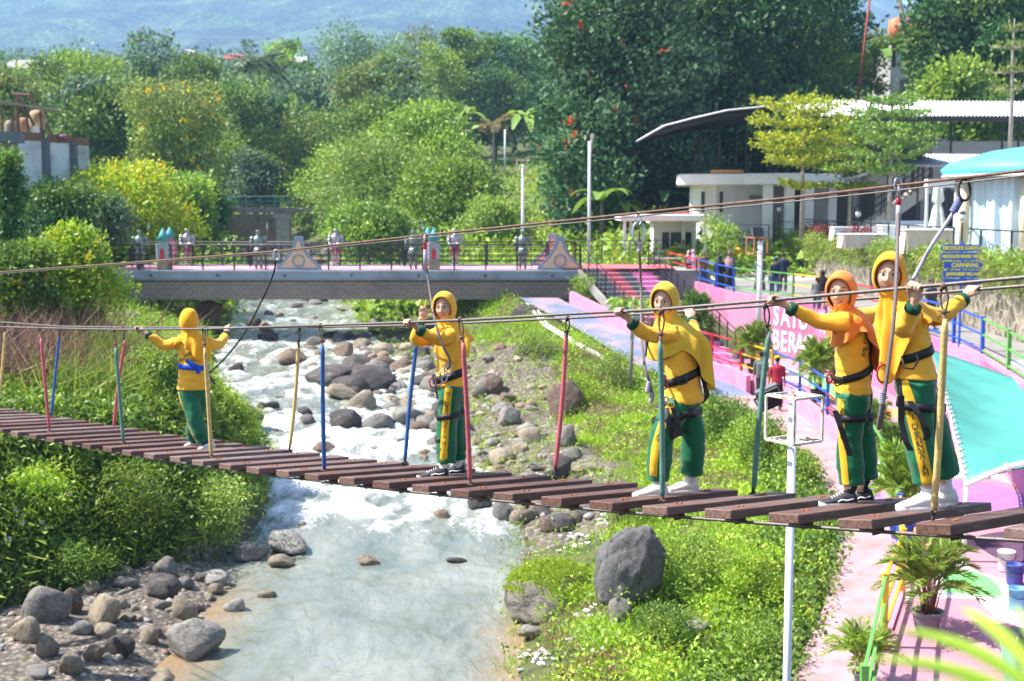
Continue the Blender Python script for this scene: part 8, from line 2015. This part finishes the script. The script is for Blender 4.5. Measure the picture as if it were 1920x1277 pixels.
def roof_house(px, py, Y, w_, m, label):
    p = at(px,py,Y); o = empty('village_house', p, label, 'house'); mb = MB(); mb.prism([(-w_/2,-2,-.2),(w_/2,-2,-.2),(w_/2-.6,1.5,1.6),(-w_/2+.6,1.5,1.6)],(0,.1,.1)); mb.prism([(-w_/2,5,-.2),(w_/2,5,-.2),(w_/2-.6,1.5,1.6),(-w_/2+.6,1.5,1.6)],(0,.1,.1)); mb.build('roof', m, o); mb = MB(); mb.box((0,1.5,-1.6),(w_-1,5,3.0)); mb.build('wall', white_wall, o)
gr_ = mat('grey_roof',(.34,.33,.33),.8,.15,1); rr_ = mat('red_roof',(.30,.07,.05),.8,.2,1)
roof_house(45,128,260,7,gr_,'grey roofed house among the trees at the upper left'); roof_house(440,110,430,7,rr_,'tiny red roofed house on the hazy slope behind the coconut palm'); roof_house(352,101,480,6,gr_,'tiny pale roofed house on the hazy ridge'); roof_house(548,118,330,8,gr_,'small pale roofed house right of the coconut palm'); roof_house(5,160,210,9,gr_,'pale roofed house at the left edge behind the rusty terrace')
c = at(1712,70,125); uh = empty('upper_house', c, 'grey house with a red tiled roof above the trees at the upper right', 'house')
mb = MB(); mb.box((2.5,3,-3.2),(9,6,6.2)); mb.build('wall', mat('grey_house_wall',(.33,.32,.31),.85,.15,.6), uh); mb = MB(); mb.prism([(-1.5,-.6,-.2),(8,-.6,1.0),(8,3,4.2),(.5,3,2.4)],(0,.2,.15)); mb.build('roof', rr_, uh); mb = MB(); mb.lathe([(.8,-.4),(.85,.6),(.8,1.5),(.3,1.7)],(-1.6,-.5,0),14); mb.build('water_tank', mat('orange_tank',(.60,.17,.06),.6,.1), uh, True)
mb = MB(); mb.box((.4,-.2,-1.6),(3.4,.15,.9)); mb.build('balcony', mat('sea_green_paint',(.10,.32,.22),.7,.1), uh)
for x in (-.6,1.2,3): mb = MB(); mb.box((x,-.05,-4.4),(.9,.12,1.2)); mb.build('window', mat('dark_glass',(.015,.02,.02),.15), uh)
a = at(1625,95,92); b = at(1608,190,92); c = at(1632,-10,92); o = empty('leaning_pole', b, 'thin leaning reddish pole in the gap of the upper right trees', 'pole'); mb = MB(); mb.tube([b-b,c-b],[.10,.08],8); mb.build('shaft', mat('red_oxide',(.28,.06,.04),.8,.2), o, True)
# blurred palm leaf close to the lens
fl = empty('palm_leaf', at(1990,1330,1.25), 'out of focus palm leaf close by in the lower right corner', 'plant'); P = []; N = []; Ls = []; rb = MB(); b0 = Vector(fl.location)
for (xa,ya),(xb,yb) in (((1990,1330),(1690,1180)),((1990,1330),(1800,1140)),((1990,1330),(1900,1135)),((1990,1350),(1640,1235)),((1990,1360),(1700,1290))):
    a = at(xa,ya,1.25)-b0; b = at(xb,yb,1.32)-b0; d = (b-a); s = d.cross(Vector((0,1,0))).normalized(); rs = []
    for j in range(9): u = j/8; w_ = .0065*math.sin(math.pi*min(1,.12+.88*u))**.7+.0008; p = a+d*u+Z*(.015*math.sin(math.pi*u)); rs.append([p-s*w_,p-Vector((0,.003,0)),p+s*w_])
    rb.rings(rs, cap=False, closed=False)
rb.build('leaflets', lm('lime'), fl, True, fix=False)

# ---- taller weeds and bushes breaking up the banks
for i, (px,yt,yb,w_,lk,ls,n,lab) in enumerate((
 (1345,735,835,130,'bright',.10,2600,'leafy green bush below the worn pink path between the two teal hangers'),
 (1430,765,880,120,'mid',.09,2600,'dense dark bush left of the white lamp pole cage'),
 (1500,835,925,80,'bright',.09,1500,'small bush right of the lamp pole beside the path'),
 (1150,655,735,90,'olive',.09,1300,'scrubby bush on the bank below the white pipes'),
 (1090,690,760,100,'lime',.09,1300,'feathery lime bush behind the pink hanger on the right bank'),
 (1000,610,670,90,'bamboo',.10,1200,'low bush on the bank just below the right end of the bridge'),
 (1300,985,1120,170,'bright',.065,3000,'tall feathery weed heap right of the huge slanting boulder'),
 (1405,1010,1150,130,'lime',.06,2400,'ferny lime weed heap left of the white lamp pole'),
 (1250,1120,1230,130,'mid',.06,2000,'leafy weed heap at the lower right of the slanting boulder'),
 (1430,1160,1270,150,'bright',.06,2200,'weed heap beside the lamp pole at the bottom edge'),
 (1190,925,985,120,'olive',.07,1400,'low scrub behind the huge slanting boulder under the planks'),
 (300,640,760,140,'bright',.10,2200,'leafy bush behind the teal hanger on the left bank'),
 (430,720,810,90,'lime',.09,1300,'grassy bush at the right corner of the left bank'),
 (200,745,800,120,'mid',.10,1300,'low dark bush on the left bank just above the planks'))):
    X, Y, g = ground_hit(px, yb-2, ''); tree(px,yt,yb,Y+.15,'weed_bush',lab,w_,300+i,lk,ls*1.35,n,14,.02,'round',None,.15,.35,0,None,'bushes on the river banks',.03,ls*.55)
for i, (px,yt,yb,w_,lk,lab) in enumerate(((70,850,960,150,'lime','bright bamboo grass tuft spilling over the left bank below the planks'),(235,850,985,170,'bright','broad fern like tuft in the middle of the shaded left bank'),(395,880,990,150,'bamboo','hanging grass tuft near the right end of the shaded left bank'),(130,1000,1090,130,'mid','dark leafy tuft low on the left bank by the white flowers'))):
    X, Y, g = ground_hit(px, yb-2, ''); tree(px,yt,yb,Y-.1,'weed_bush',lab,w_,330+i,lk,.17,1500,14,.02,'round',None,.5,.2,0,None,'bushes on the river banks',.03,.035)
